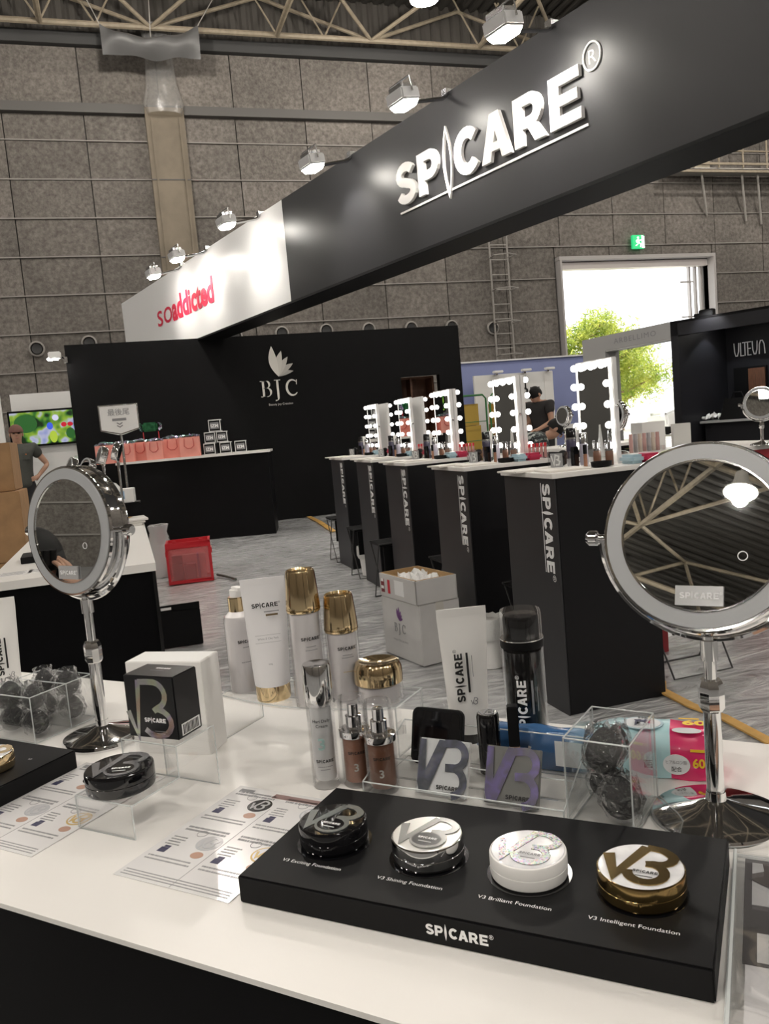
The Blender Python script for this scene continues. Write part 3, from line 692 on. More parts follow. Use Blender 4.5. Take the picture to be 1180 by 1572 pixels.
P = at(365, 690, CTOP); u0 = (P-CA).dot(cx_)
izm(u0-.045, .15, CTOP+.149, .14, 'second-row box of the black and white pyramid, nearest the gift bags', R_(-2)); izm(u0+.105, .15, CTOP+.149, .14, 'second-row box of the black and white pyramid, nearer the counter end', R_(2))
izm(u0+.03, .15, CTOP+.290, .155, 'single top box of the black and white pyramid')
# queue sign on a pole
q = atY(183, 642, 9.6)
e = thing('queue_sign', 'white queue-end sign on a thin pole in front of the black display wall', 'sign', (q.x, 9.6, 0), R_(-4))
MB().cyl((0, 0, 0), (0, 0, 1.5), .014).build('pole', SILVER, e); MB().lathe([(.17, 0), (.17, .015), (.03, .03)], 24).build('base_plate', SILVER, e)
Mx = frame((0, -.03, q.z), (1, 0, 0), (0, 0, 1))
MB().prism([(-.21, -.13), (-.03, -.185), (.03, -.185), (.21, -.13), (.21, .15), (-.21, .15)], -.012, 0, Mx).build('board', WPAINT, e)
MB().ribbon([(-.205, -.125), (0, -.178), (.205, -.125), (.205, .145), (-.205, .145)], .012, 0, .003, Mx, closed=True).build('board_frame', SILVER, e)
lettering('最後尾', .068, Mx @ TR(0, .038, .002), PRINTG, e, width=.23, ext=.0)
MB().box(0, -.015, .002, .15, .028, .003, Mx).build('caption_bar', PRINTG, e)
for k in (0, 1): MB().ribbon([(-.03, -.05-.03*k), (0, -.07-.03*k), (.03, -.05-.03*k)], .012, 0, .003, Mx).build('chevron', PRINTG, e)

# ------------------------------------------------------------------ row of vanity stands
VX = [1.64, 1.68, 1.74, 1.81, 1.86]; VY = [2.92, 3.90, 5.00, 6.00, 7.06]; VH = 1.02
VN = ['nearest the chrome mirror', 'second from the chrome mirror', 'in the middle of the row', 'second from the black lotus wall', 'nearest the black lotus wall']
VS = ['first vanity stand from the lotus carton', 'second vanity stand from the chrome mirror', 'middle vanity stand of the row', 'second vanity stand from the lotus wall', 'vanity stand nearest the lotus wall']
VS[0] = 'vanity stand nearest the chrome mirror'; VS[1] = 'second vanity stand from the chrome mirror'
logo_v = spicare(.062, line=True, d=.03).data('lettering', PRINTW, smooth=0)
end_d = MB().box(-.003, .225, .5, .006, .452, 1.0).data('end_panel', mat('charcoal_board', (.026, .026, .029), .45, spec=.35))
body_d = MB().box(.235, .225, .5, .47, .45, 1.0).data('body', mat('vanity_black', (.007, .007, .008), .42, spec=.2), bev=.003)
top_d = MB().box(.25, .225, 1.01, .54, .47, .02).data('worktop', WHITE, bev=.002)
frame_d = MB().box(0, 0, .23, .024, .30, .46).data('frame', WPAINT, bev=.003)
glass_d = MB().box(-.0135, 0, .23, .003, .245, .405).data('mirror_glass', MIRROR)
bulb_d = MB().sphere((0, 0, 0), .0155, 16).data('bulb', GLOW)
foot_d = MB().box(0, 0, .004, .026, .31, .008).data('foot_plate', WPAINT)
knob_d = MB().lathe([(.007, 0), (.007, .006), (.004, .009)], 12, RX(PI/2)).data('dimmer_knob', CHROME)
bpos = [(-.125+.0625*k*1.33, .435) for k in range(4)]+[(s*.1325, .350-.09*k) for s in (-1, 1) for k in range(4)]
def bulb_mirror(loc, rz, label):
    e = thing('lighted_mirror', label, 'mirror', loc, rz, 'lighted mirrors on the vanity stands')
    link('frame', frame_d, e); link('mirror_glass', glass_d, e); link('foot_plate', foot_d, e)
    link('dimmer_knob', knob_d, e, TR(0, -.15, .25))
    for y, z in bpos: link('bulb', bulb_d, e, TR(-.033, y if abs(y) < .13 else y, z))
# --- small cosmetics shared by the stands
def data_bottle_black(): pass
E_TOP = mat('bottle_violet', (.05, .045, .08), .15, coat=.4)
PROTO = {}
def proto(key, fn):
    if key not in PROTO: PROTO[key] = fn()
    return PROTO[key]
def mk(parts, name, label, cat, loc, rz, group):
    e = thing(name, label, cat, loc, rz, group)
    for nm, me in parts: link(nm, me, e)
    return e
CLEARP = clear_mat('clear_cap', (.97, .97, .98), .03, .03, .5)
BROWN = mat('foundation_brown', (.16, .075, .045), .3, coat=.3)
P_black = [('bottle_body', MB().lathe([(.021, 0), (.023, .004), (.023, .115), (.021, .12)], 24).data('bottle_body', E_TOP)), ('collar', MB().lathe([(.0235, .12), (.0235, .128)], 24).data('collar', SILVER)), ('cap', MB().lathe([(.022, .128), (.022, .165), (.019, .17)], 24).data('cap', BGLOSS))]
P_tube = [('cap', MB().lathe([(.018, 0), (.018, .02)], 20).data('cap', BGLOSS)), ('tube_body', MB().loft([[(math.cos(2*PI*i/24)*(.018+.010*t), math.sin(2*PI*i/24)*.018*(1-.93*t), .02+.15*t) for i in range(24)] for t in (0, .2, .4, .6, .8, 1)]).data('tube_body', WPLAST))]
P_silver = [('bottle_body', MB().lathe([(.018, 0), (.019, .003), (.019, .095)], 24).data('bottle_body', mat('pearl_glass', (.55, .53, .62), .2, coat=.4))), ('cap', MB().lathe([(.019, .095), (.019, .14), (.017, .143)], 24).data('cap', SILVER))]
P_brown = [('bottle_body', MB().lathe([(.016, 0), (.017, .003), (.017, .058), (.014, .063)], 24).data('bottle_body', BROWN)), ('pump', MB().lathe([(.0165, .063), (.0165, .072), (.007, .073), (.007, .10)], 20).data('pump', SILVER)), ('cap', MB().lathe([(.0165, .072), (.0165, .105), (.014, .108)], 20).data('cap', CLEARP))]
P_tray = [('tray_body', MB().lathe([(.03, 0), (.044, .004), (.047, .024), (.043, .024), (.040, .008), (.001, .008)], 28, None, 1, .8).data('tray_body', BLKM))]
P_acr = [('box_walls', MB().box(0, -.035, .035, .075, .002, .07).box(0, .035, .035, .075, .002, .07).box(-.0375, 0, .035, .002, .07, .07).box(.0375, 0, .035, .002, .07, .07).box(0, 0, .001, .075, .07, .002).data('box_walls', ACR)),
         ('brand_card', MB().box(0, -.026, .036, .06, .004, .06).data('brand_card', mat('grey_card', (.42, .42, .43), .4))),
         ('card_mark', MB().ribbon([(-.025, .02), (-.012, -.02), (-.004, .022), (.014, .016), (.012, .004), (.004, .002), (.018, -.006), (.012, -.02), (-.004, -.021)], .007, 0, .001, frame((0, -.0285, .037), (1, 0, 0), (0, 0, 1))).data('card_mark', PRINTW)),
         ('puff', MB().sphere((0, .012, .03), .026, 14, None, 1.1, .7, .9).sphere((.01, .012, .062), .02, 12, None, 1.1, .7, .8).data('puff', BLKM))]
P_lip = [('case', MB().box(0, 0, .045, .026, .026, .09).data('case', BGLOSS, bev=.002))]
P_gloss = [('vial', MB().box(0, 0, .028, .013, .013, .056).data('vial', mat('nude_gloss', (.38, .20, .13), .2), bev=.002)), ('cap', MB().box(0, 0, .076, .013, .013, .04).data('cap', BGLOSS, bev=.001))]
WIPB = mat('wipe_blue', (.40, .55, .62), .3); WIPR = mat('wipe_pink', (.55, .04, .10), .3)
P_wipe = [('soft_pack', MB().box(-.04, 0, .02, .07, .10, .038).data('soft_pack', WIPB, bev=.012)), ('pink_end', MB().box(.035, 0, .02, .085, .10, .038).data('pink_end', WIPR, bev=.012)), ('label_spot', MB().lathe([(.022, .0395), (.02, .041)], 20, TR(-.03, 0, 0)).data('label_spot', PRINTW))]
P_mat = [('sheet', MB().box(0, 0, .004, .19, .15, .008).data('sheet', mat('cream_sheet', (.80, .77, .72), .6), bev=.002))]
P_tis = [('box_body', MB().box(0, 0, .03, .10, .18, .06).data('box_body', mat('tissue_print', (.70, .78, .84), .6, noise_amt=.15, nscale=30), bev=.003)), ('tissue', MB().add([(-.02, -.03, .06), (.02, -.03, .06), (.02, .03, .06), (-.02, .03, .06), (-.01, -.02, .10), (.015, 0, .115), (.0, .02, .095)], [(0, 1, 5, 4), (1, 2, 5), (2, 3, 6, 5), (3, 0, 4, 6), (4, 5, 6)]).data('tissue', WPAINT))]
P_test = [('rack', MB().box(0, 0, .02, .03, .12, .04).data('rack', ACR)), ]
for k in range(5):
    P_test += [('tester_tube', MB().lathe([(.008, .004), (.008, .065)], 10, TR(0, -.048+.024*k, 0)).data('tester_tube', mat('tester_rose', (.55, .30, .28), .25))), ('red_cap', MB().lathe([(.0085, .065), (.0085, .085)], 10, TR(0, -.048+.024*k, 0)).data('red_cap', RED))]
for i in range(5):
    vx, vy = VX[i], VY[i]; st = VS[i]
    e = thing('vanity_stand', f'black pedestal stand with vertical white logo, {VN[i]}', 'vanity stand', (vx, vy, 0), 0, 'black vanity stands in a row')
    link('body', body_d, e); link('end_panel', end_d, e); link('worktop', top_d, e)
    link('lettering', logo_v, e, frame((-.0065, .10, .79), (0, 0, -1), (0, -1, 0)) @ TR(0, 0, 0))
    bulb_mirror((vx+.405, vy+.30, VH), 0, f'white mirror framed by glowing bulbs on the {st}')
    if i > 0: bulb_mirror((vx+.405+(.027 if i in (1, 2) else .10), vy+.30, VH), PI, f'lighted mirror facing away on the {st}')
    G = 'cosmetics and papers on the vanity stands'
    def put(parts, name, desc, cat, x, y, rz=0): return mk(parts, name, f'{desc} on the {st}', cat, (vx+x, vy+y, VH), rz, G)
    put(P_mat, 'paper_mat', 'overhanging cream mat', 'paper mat', .02, .30, R_(6)); m2 = put(P_mat, 'paper_mat', 'inner cream mat', 'paper mat', .105, .125, R_(-4))
    put(P_tray, 'black_dish', 'shallow black dish', 'dish', .265, .075)
    put(P_acr, 'acrylic_box', 'clear card box', 'box', .175, .26, R_(-62))
    put(P_lip, 'lipstick_case', 'small square black case', 'lipstick', .215, .20, .2)
    put(P_gloss, 'lip_gloss', 'small nude gloss vial', 'lip gloss', .245, .165)
    put(P_black, 'tall_bottle', 'tall dark violet bottle', 'bottle', .26, .30)
    put(P_tube, 'cream_tube', 'white squeeze tube', 'tube', .315, .385, R_(-50))
    put(P_silver, 'pump_bottle', 'silver-capped pearl bottle', 'bottle', .315, .29)
    put(P_brown, 'foundation_bottle', 'nearer brown foundation bottle', 'bottle', .335, .12); put(P_brown, 'foundation_bottle', 'farther brown foundation bottle', 'bottle', .325, .20)
    put(P_wipe, 'wipes_pack', 'blue and pink soft wipes pack', 'wipes pack', .455 if i == 0 else .37, .075 if i == 0 else .055, 0)
    if i in (2, 3): put(P_tis, 'tissue_box', 'pale tissue box', 'tissue box', .475 if i == 2 else .41, .13 if i == 2 else .105, R_(90)) if False else None
    if i > 0: put(P_test, 'tester_rack', 'row of red-capped lip testers', 'lip testers', .47, .10, R_(90)) if i != 4 else None

# ------------------------------------------------------------------ wire stools
def stool(x, y, label, rz=0):
    e = thing('wire_stool', label, 'stool', (x, y, 0.012), rz, 'black wire folding stools by the stands')
    w, d, h = .36, .24, .42
    MB().box(w/2, d/2, h-.008, w-.01, d, .014).build('seat', BLKM, e, bev=.004)
    MB().tube([(0, 0, h), (w, 0, h)], .006, 6).build('seat_rail', CHROME if False else mat('dark_wire', (.03, .03, .03), .35), e); MB().tube([(0, d, h), (w, d, h)], .006, 6).build('seat_rail', mat('dark_wire'), e)
    MB().tube([(0, 0, h), (.012, d, 0), (w-.012, d, 0), (w, 0, h)], .005, 6).build('leg_frame', mat('dark_wire'), e)
    MB().tube([(.01, d, h), (.02, 0, 0), (w-.02, 0, 0), (w-.01, d, h)], .005, 6).build('leg_frame', mat('dark_wire'), e)
    MB().box(w/2, d*.08, h-.12, w*.8, .01, .2).build('cloth_flap', BLKM, e)
stool(1.81, 7.53, 'black wire stool standing between the last vanity stand and the lotus wall')
stool(1.75, 6.53, 'black wire stool between the two vanity stands nearest the lotus wall, over the bagged bin')
stool(1.655, 5.52, 'black wire stool behind the open carton, between the middle and fourth vanity stand')
stool(1.74, 4.50, 'black wire stool between the second and middle vanity stands')
stool(1.74, 3.46, 'black wire stool between the two vanity stands nearest the chrome mirror')
stool(2.24, 3.06, 'black wire stool on the far side of the vanity stand nearest the chrome mirror')

# bins with plastic liners
BAGF = mat('milky_bag', (.72, .72, .70), .35, bump=.6, bscale=30)
def bin_(x, y, label, h=.24, r=.085):
    e = thing('waste_bin', label, 'waste bin', (x, y, .012), 0, 'small white bins with plastic liners')
    MB().lathe([(r*.72, 0), (r, h), (r*.97, h), (r*.7, .006)], 28).build('bin_body', WPLAST, e)
    rnd = random.Random(int(x*100)); rings = []
    for rr, z in ((r*1.02, h*.62), (r*1.12, h*.75), (r*1.16, h*.98), (r*1.05, h*1.06), (r*.8, h*.98)):
        rings.append([((rr+rnd.uniform(-.006, .006))*math.cos(2*PI*i/28), (rr+rnd.uniform(-.006, .006))*math.sin(2*PI*i/28), z+rnd.uniform(-.006, .006)) for i in range(28)])
    MB().loft(rings, caps=False).build('bin_liner', BAGF, e)
bin_(1.66, 3.72, 'white bin with plastic liner behind the white tube of cream, beside the second vanity stand')
bin_(1.90, 6.68, 'white bin with plastic liner under the stool near the lotus wall')

# ------------------------------------------------------------------ carton with lotus logo, open carton on top
WC = mat('white_carton', (.60, .59, .58), .6, noise_amt=.04)
Pf = Vector((1.347, 3.905, 0)); Pl = Vector((1.27, 4.28, 0)); ux = (Pf-Pl).normalized(); uy = Vector((-ux.y, ux.x, 0))
def carton_box(mb, L, D, z0, h, x0=0, y0=0): return mb.box(x0+L/2, y0+D/2, z0+h/2, L, D, h)
e = thing('lotus_carton', 'closed white carton printed with a violet lotus logo on the floor', 'carton', (Pl.x, Pl.y, .014), math.atan2(ux.y, ux.x)); Lc, Dc, Hc = .40, .25, .325
carton_box(MB(), Lc, Dc, 0, Hc).build('carton_body', WC, e, bev=.004)
MB().box(Lc/2, Dc/2, Hc+.001, Lc, .05, .002).build('packing_tape', mat('clear_tape', (.62, .60, .55), .2), e)
MB().box(Lc/2+.19, Dc/2, Hc-.03, .022, .05, .06).build('tape_end', mat('clear_tape'), e)
Mq = frame((0, -.001, 0), (1, 0, 0), (0, 0, 1))
VIO = mat('violet_print', (.22, .10, .28), .6); fo = Vector((.19, .21))
for tp, wd in (((.165, .275), .011), ((.187, .285), .010), ((.207, .265), .009), ((.216, .245), .008), ((.222, .225), .007)): petal(tp, wd, VIO, .0012, fo, Mq, e)
for ch, x in (('B', .125), ('J', .165), ('C', .208)): serif(e, ch, x, .145, .048, Mq, PRINTG, .001)
lettering('https://bjc.jp.com', .011, Mq @ TR(.185, .095, 0), PRINTG, e, width=.15, ext=.0)
z0 = Hc+.016
e = thing('open_carton', 'open white shipping carton with crumpled film inside, on the lotus carton', 'carton', (Pl.x, Pl.y, z0), math.atan2(ux.y, ux.x)+R_(-1.5)); hO = .125; t = .006
for nm, a in (('front_panel', (Lc/2, t/2, Lc, t)), ('back_panel', (Lc/2, Dc-t/2, Lc, t)), ('side_panel', (t/2, Dc/2, t, Dc)), ('side_panel', (Lc-t/2, Dc/2, t, Dc))):
    MB().box(a[0], a[1], hO/2, a[2], a[3], hO).build(nm, WC, e)
for nm, a in (('inner_liner', (Lc/2, t*1.5, Lc-2*t, t)), ('inner_liner', (Lc/2, Dc-t*1.5, Lc-2*t, t)), ('inner_liner', (t*1.5, Dc/2, t, Dc-2*t)), ('inner_liner', (Lc-t*1.5, Dc/2, t, Dc-2*t))):
    MB().box(a[0], a[1], hO/2+.002, a[2], a[3], hO).build(nm, CARDIN, e)
MB().box(Lc/2, Dc/2, .004, Lc-.01, Dc-.01, .008).build('bottom', CARDIN, e)
for x, w_, m_ in ((.035, .045, mat('maroon_print', (.20, .03, .04), .6)), (.105, .03, mat('red_print', (.60, .03, .05), .6))): MB().box(x, -.001, .06, w_*.8, .002, .075).build('printed_mark', m_, e)
for z in (.05, .09): MB().box(.035, -.0025, z, .028, .001, .016).build('print_stripe', PRINTW, e)
MB().box(.22, -.001, .065, .10, .0015, .08).build('address_label', PRINTW, e)
crumple('crumpled_film', e, Lc-.11, Dc-.08, .10, TR(Lc/2+.01, Dc/2, .05), mat('white_film', (.85, .85, .84), .3), 77, 12)

# ------------------------------------------------------------------ tape line on the floor, red crate, black folder, bag
TAPEM = mat('ochre_tape', (.62, .36, .10), .55, noise_amt=.2, nscale=10)
pa = [at(1015, 1066, .0), at(1060, 1090, 0), at(1110, 1108, 0), at(1180, 1146, 0), at(1300, 1200, 0)]
def strip(pts, w, name, label):
    mb = MB(); mb.ribbon([(p.x, p.y) for p in pts], w, .017, .024); return tag(mb.build(name, TAPEM, smooth=0), label, 'floor tape')
strip([Vector((2.18, 3.05, 0))]+pa, .045, 'floor_tape', 'ochre tape strip crossing the film beside the vanity stand nearest the chrome mirror')
strip([at(474, 795, 0), at(490, 803, 0), at(512, 818, 0)], .07, 'floor_tape', 'short ochre tape strip on the film in front of the lotus wall')
# red folding crate
c0, c1 = at(262, 901, 0), at(327, 893, 0); w_ = (c1-c0).length; an = math.atan2((c1-c0).y, (c1-c0).x)
e = thing('red_crate', 'translucent red plastic crate with cosmetics inside, on the floor film', 'crate', (c0.x, c0.y, .016), an); D = .28; Hh = .37
for zz in (.0, Hh-.05): 
    r_ = MB(); hh_ = .03 if zz == 0 else .055
    r_.box(w_/2, 0, zz+hh_/2, w_+.02, .02, hh_); r_.box(w_/2, D, zz+hh_/2, w_+.02, .02, hh_); r_.box(0, D/2, zz+hh_/2, .02, D+.02, hh_); r_.box(w_, D/2, zz+hh_/2, .02, D+.02, hh_)
    r_.build('rim' if zz else 'base_frame', RED, e, bev=.004)
MB().box(w_/2, D/2, .01, w_, D, .012).build('bottom', REDT, e)
for nm, a in (('front_wall', (w_/2, 0, w_, .004)), ('back_wall', (w_/2, D, w_, .004)), ('side_wall', (0, D/2, .004, D)), ('side_wall', (w_, D/2, .004, D))): MB().box(a[0], a[1], .17, a[2], a[3], .30).build(nm, REDT, e)
for x, y in ((0, 0), (w_, 0), (0, D), (w_, D)): MB().box(x, y, .18, .022, .022, .33).build('corner_post', RED, e, bev=.003)
MB().box(w_+.014, D/2, .27, .012, .14, .05).build('latch', RED, e, bev=.003); MB().box(-.014, D/2, .27, .012, .14, .05).build('latch', RED, e, bev=.003)
for x in (.07, w_-.07): MB().box(x, .0, Hh+.014, .03, .02, .018).build('stacking_lug', RED, e)
def inside(nm, lab, cat, x, y, z, s, m): 
    p = c0+Vector((math.cos(an), math.sin(an), 0))*x+Vector((-math.sin(an), math.cos(an), 0))*y
    o = MB().box(0, 0, s[2]/2, *s).build(nm, m, bev=.004); o.location = (p.x, p.y, z); o.rotation_euler = (0, 0, an); tag(o, lab, cat, 'things inside the red crate')
inside('small_box', 'dark square box lying highest at the side of the red crate', 'box', .08, .07, .20, (.09, .08, .07), mat('plum_box', (.06, .01, .02), .5)); inside('small_box', 'dark square box lowest at the side of the red crate', 'box', .08, .07, .033, (.09, .09, .16), mat('plum_box'))
inside('small_box', 'flat dark box in the middle of the red crate', 'box', .19, .08, .033, (.10, .10, .15), mat('plum_box')); inside('blue_folder', 'upright blue folder standing inside the red crate', 'folder', .265, .09, .033, (.018, .12, .24), mat('folder_blue', (.05, .04, .18), .5))
inside('foil_parcel', 'pale foil parcel filling the back of the red crate', 'parcel', .18, .21, .033, (.30, .09, .22), mat('pale_foil', (.75, .72, .66), .25, metal=.5, bump=.8, bscale=15))
# cable by the crate
tag(MB().tube([(c1.x+.06, c1.y+.15, .035), (c1.x+.12, c1.y+.02, .03), (c1.x+.16, c1.y-.12, .03), (c1.x+.18, c1.y-.22, .03)], .012, 8).build('cable', mat('grey_cable', (.06, .07, .06), .5)), 'dark grey cable curling on the film beside the red crate', 'cable')
# black carry folder
p0, p1 = at(250, 1001, 0), at(313, 991, 0); an2 = math.atan2((p1-p0).y, (p1-p0).x); wf = (p1-p0).length
e = thing('carry_case', 'flat black carry case with cut-out handle standing on the floor film', 'carry case', (p0.x, p0.y, .016), an2); hf = .27
cs = MB(); cs.box(wf/2, .02, hf/2-.02, wf, .045, hf-.04); cs.build('case_body', BLKM, e, bev=.003)
lip = MB(); lip.box(wf/2+.04, .0, hf-.02, wf-.08, .012, .04); lip.box(.008, 0, hf-.02, .016, .012, .04); lip.box(.06, 0, hf-.006, .09, .012, .012); lip.box(.06, 0, hf-.036, .09, .012, .012); lip.build('handle_flap', BLKM, e)
# crumpled film heap beside the left counter
def heap():
    rnd = random.Random(5); rings = []
    for k in range(9):
        z = .012+.062*k; r = .13-.006*k+(.02 if k == 8 else 0); rings.append([((r+rnd.uniform(-.016, .016))*math.cos(2*PI*i/20), (r*.8+rnd.uniform(-.016, .016))*math.sin(2*PI*i/20), z+rnd.uniform(-.01, .01)) for i in range(20)])
    o = MB().loft(rings).build('plastic_bag', clear_mat('bag_film', (.85, .86, .88), .12, .12, .7, bump=.9, bscale=14, haze=.45), smooth=60); return o
q = at(252, 880, 0); o = heap(); o.location = (q.x-.02, q.y-.3, .008); tag(o, 'tall milky plastic bag slumped on the floor between the left counter and red crate', 'plastic bag')

# ------------------------------------------------------------------ left counter, behind the chrome mirror
lc = thing('side_counter', 'black counter with white top behind the oval-looking chrome mirror', 'counter', (-.5, 3.06, 0))
MB().box(.28, .95, .41, .55, 1.88, .82).build('body', BLK, lc); MB().box(.28, .95, .835, .57, 1.9, .03).build('worktop', WHITE, lc)
MB().box(.556, .01, .41, .012, .012, .82).build('corner_trim', SILVER, lc)
LT = .85
def flat(nm, lab, cat, x, y, z, s, m, rz=0, bev=.002, grp=None):
    o = MB().box(0, 0, s[2]/2, *s).build(nm, m, bev=bev); o.location = (x, y, z); o.rotation_euler = (0, 0, rz); return tag(o, lab, cat, grp)
q = at(52, 868, LT)
flat('product_case', 'flat black display box on the white top of the left counter', 'display box', q.x+.05, q.y+.17, LT, (.22, .17, .026), BLKM, R_(3))
for i, (px, py, s) in enumerate(((20, 884, (.12, .10)), (62, 878, (.09, .10)))):
    q = at(px, py, LT); e = thing('price_leaflet', ['wide printed leaflet at the corner edge of the left counter', 'small printed leaflet beside the wide one on the left counter'][i], 'leaflet', (q.x, q.y+.05, LT), 0)
    MB().box(0, 0, .0008, s[0], s[1], .0016).build('sheet', mat('leaflet_paper', (.78, .77, .76), .45), e)
    for k in range(4): MB().box(-.01+.006*(k % 2), -.035+.022*k, .0018, s[0]*.7, .006, .0004).build('print_line', PRINTG, e)
# cartons stacked at the far left
def carton(x, y, z, s, lab, rz=0):
    e = thing('brown_carton', lab, 'carton', (x, y, z), rz, 'brown cartons stacked behind the left counter')
    MB().box(0, 0, s[2]/2, *s).build('carton_body', CARD, e, bev=.004)
    MB().box(0, -s[1]/2-.0015, s[2]/2, .05, .002, s[2]).build('packing_tape', mat('tan_tape', (.50, .33, .16), .3), e) if s[2] > .3 else None
    MB().box(0, 0, s[2]+.001, .05, s[1], .002).build('packing_tape', mat('tan_tape'), e)
carton(-1.02, 6.25, .012, (.70, .5, .56), 'lowest brown carton of the stack behind the left counter')
carton(-1.04, 6.25, .575, (.68, .5, .475), 'middle brown carton of the stack behind the left counter')
carton(-1.06, 6.30, 1.053, (.66, .45, .33), 'top brown carton of the stack behind the left counter')
e = thing('brown_carton', 'open brown carton behind the stacked cartons', 'carton', (-.45, 7.2, .012), R_(5), 'brown cartons stacked behind the left counter')
for s in (-1, 1): MB().box(s*.25, 0, .34, .008, .4, .68).build('side_panel', CARD, e); MB().box(0, s*.2, .34, .5, .008, .68).build('front_panel', CARD, e)
MB().box(0, 0, .01, .5, .4, .012).build('bottom', CARDIN, e); MB().add([(-.25, -.2, .68), (.25, -.2, .68), (.25, -.36, .60), (-.25, -.36, .60)], [(0, 1, 2, 3)]).build('flap', CARDIN, e, smooth=0)
carton(-.62, 8.6, .012, (.6, .5, .80), 'brown carton standing behind the open carton near the white booth')
q = at(70, 750, .83); o = crumple('film_bundle', None, .35, .25, .09, TR(-.55, 8.6, .825), mat('white_film', (.85, .85, .84), .3), 9); tag(o, 'crumpled white film bundle on the farther brown carton', 'plastic bundle')
# things on the far end of the left counter
def magazine(z, k): 
    o = flat('booklet', ['lowest booklet of the pile on the far end of the left counter', 'middle booklet of the pile on the far end of the left counter', 'top booklet of the pile on the far end of the left counter'][k], 'booklet', -.02+.01*k, 4.72, z, (.16, .21, .012), mat('booklet_%d' % k, [(.7, .68, .64), (.62, .6, .56), (.75, .73, .7)][k], .5), R_(4*k-3), grp='booklets on the left counter')
for k in range(3): magazine(LT+.0125*k, k)
flat('tape_roll_label', 'ochre paper slip lying over the booklet pile', 'paper slip', -.05, 4.70, LT+.038, (.05, .17, .002), TAPEM, R_(-25))
# black riser with tissue box, gold bottle and chrome mirrors
rs = thing('black_riser', 'low black riser box standing on the far end of the left counter', 'riser', (-.19, 4.93, LT)); MB().box(0, .0, .055, .50, .14, .11).build('riser_body', BLK, rs, bev=.003); MB().box(0, 0, .112, .504, .144, .004).build('top_sheet', BLKM, rs)
e = thing('tissue_box', 'tissue box with blue floral print on the black riser', 'tissue box', (-.05, 4.93, LT+.114), R_(-6)); MB().box(0, 0, .04, .17, .11, .08).build('box_body', WPAINT, e, bev=.003); MB().box(-.02, -.056, .045, .11, .002, .045).build('floral_print', mat('floral_blue', (.30, .45, .62), .6, noise_amt=.6, nscale=40), e)
MB().add([(-.03, -.015, .08), (.02, -.01, .08), (.015, .015, .08), (-.025, .012, .08), (-.035, -.005, .125), (-.01, .004, .115)], [(0, 1, 5, 4), (1, 2, 5), (2, 3, 4, 5), (3, 0, 4)]).build('tissue', WPAINT, e, smooth=0)
e = thing('gold_bottle', 'white bottle with gold cap beside the tissue box', 'bottle', (-.155, 4.93, LT+.114)); MB().lathe([(.018, 0), (.019, .004), (.019, .10)], 20).build('bottle_body', WPLAST, e); MB().lathe([(.0195, .10), (.0195, .15), (.016, .155)], 20).build('cap', GOLD, e); MB().lathe([(.0196, 0), (.0196, .012)], 20).build('gold_foot', GOLD, e)
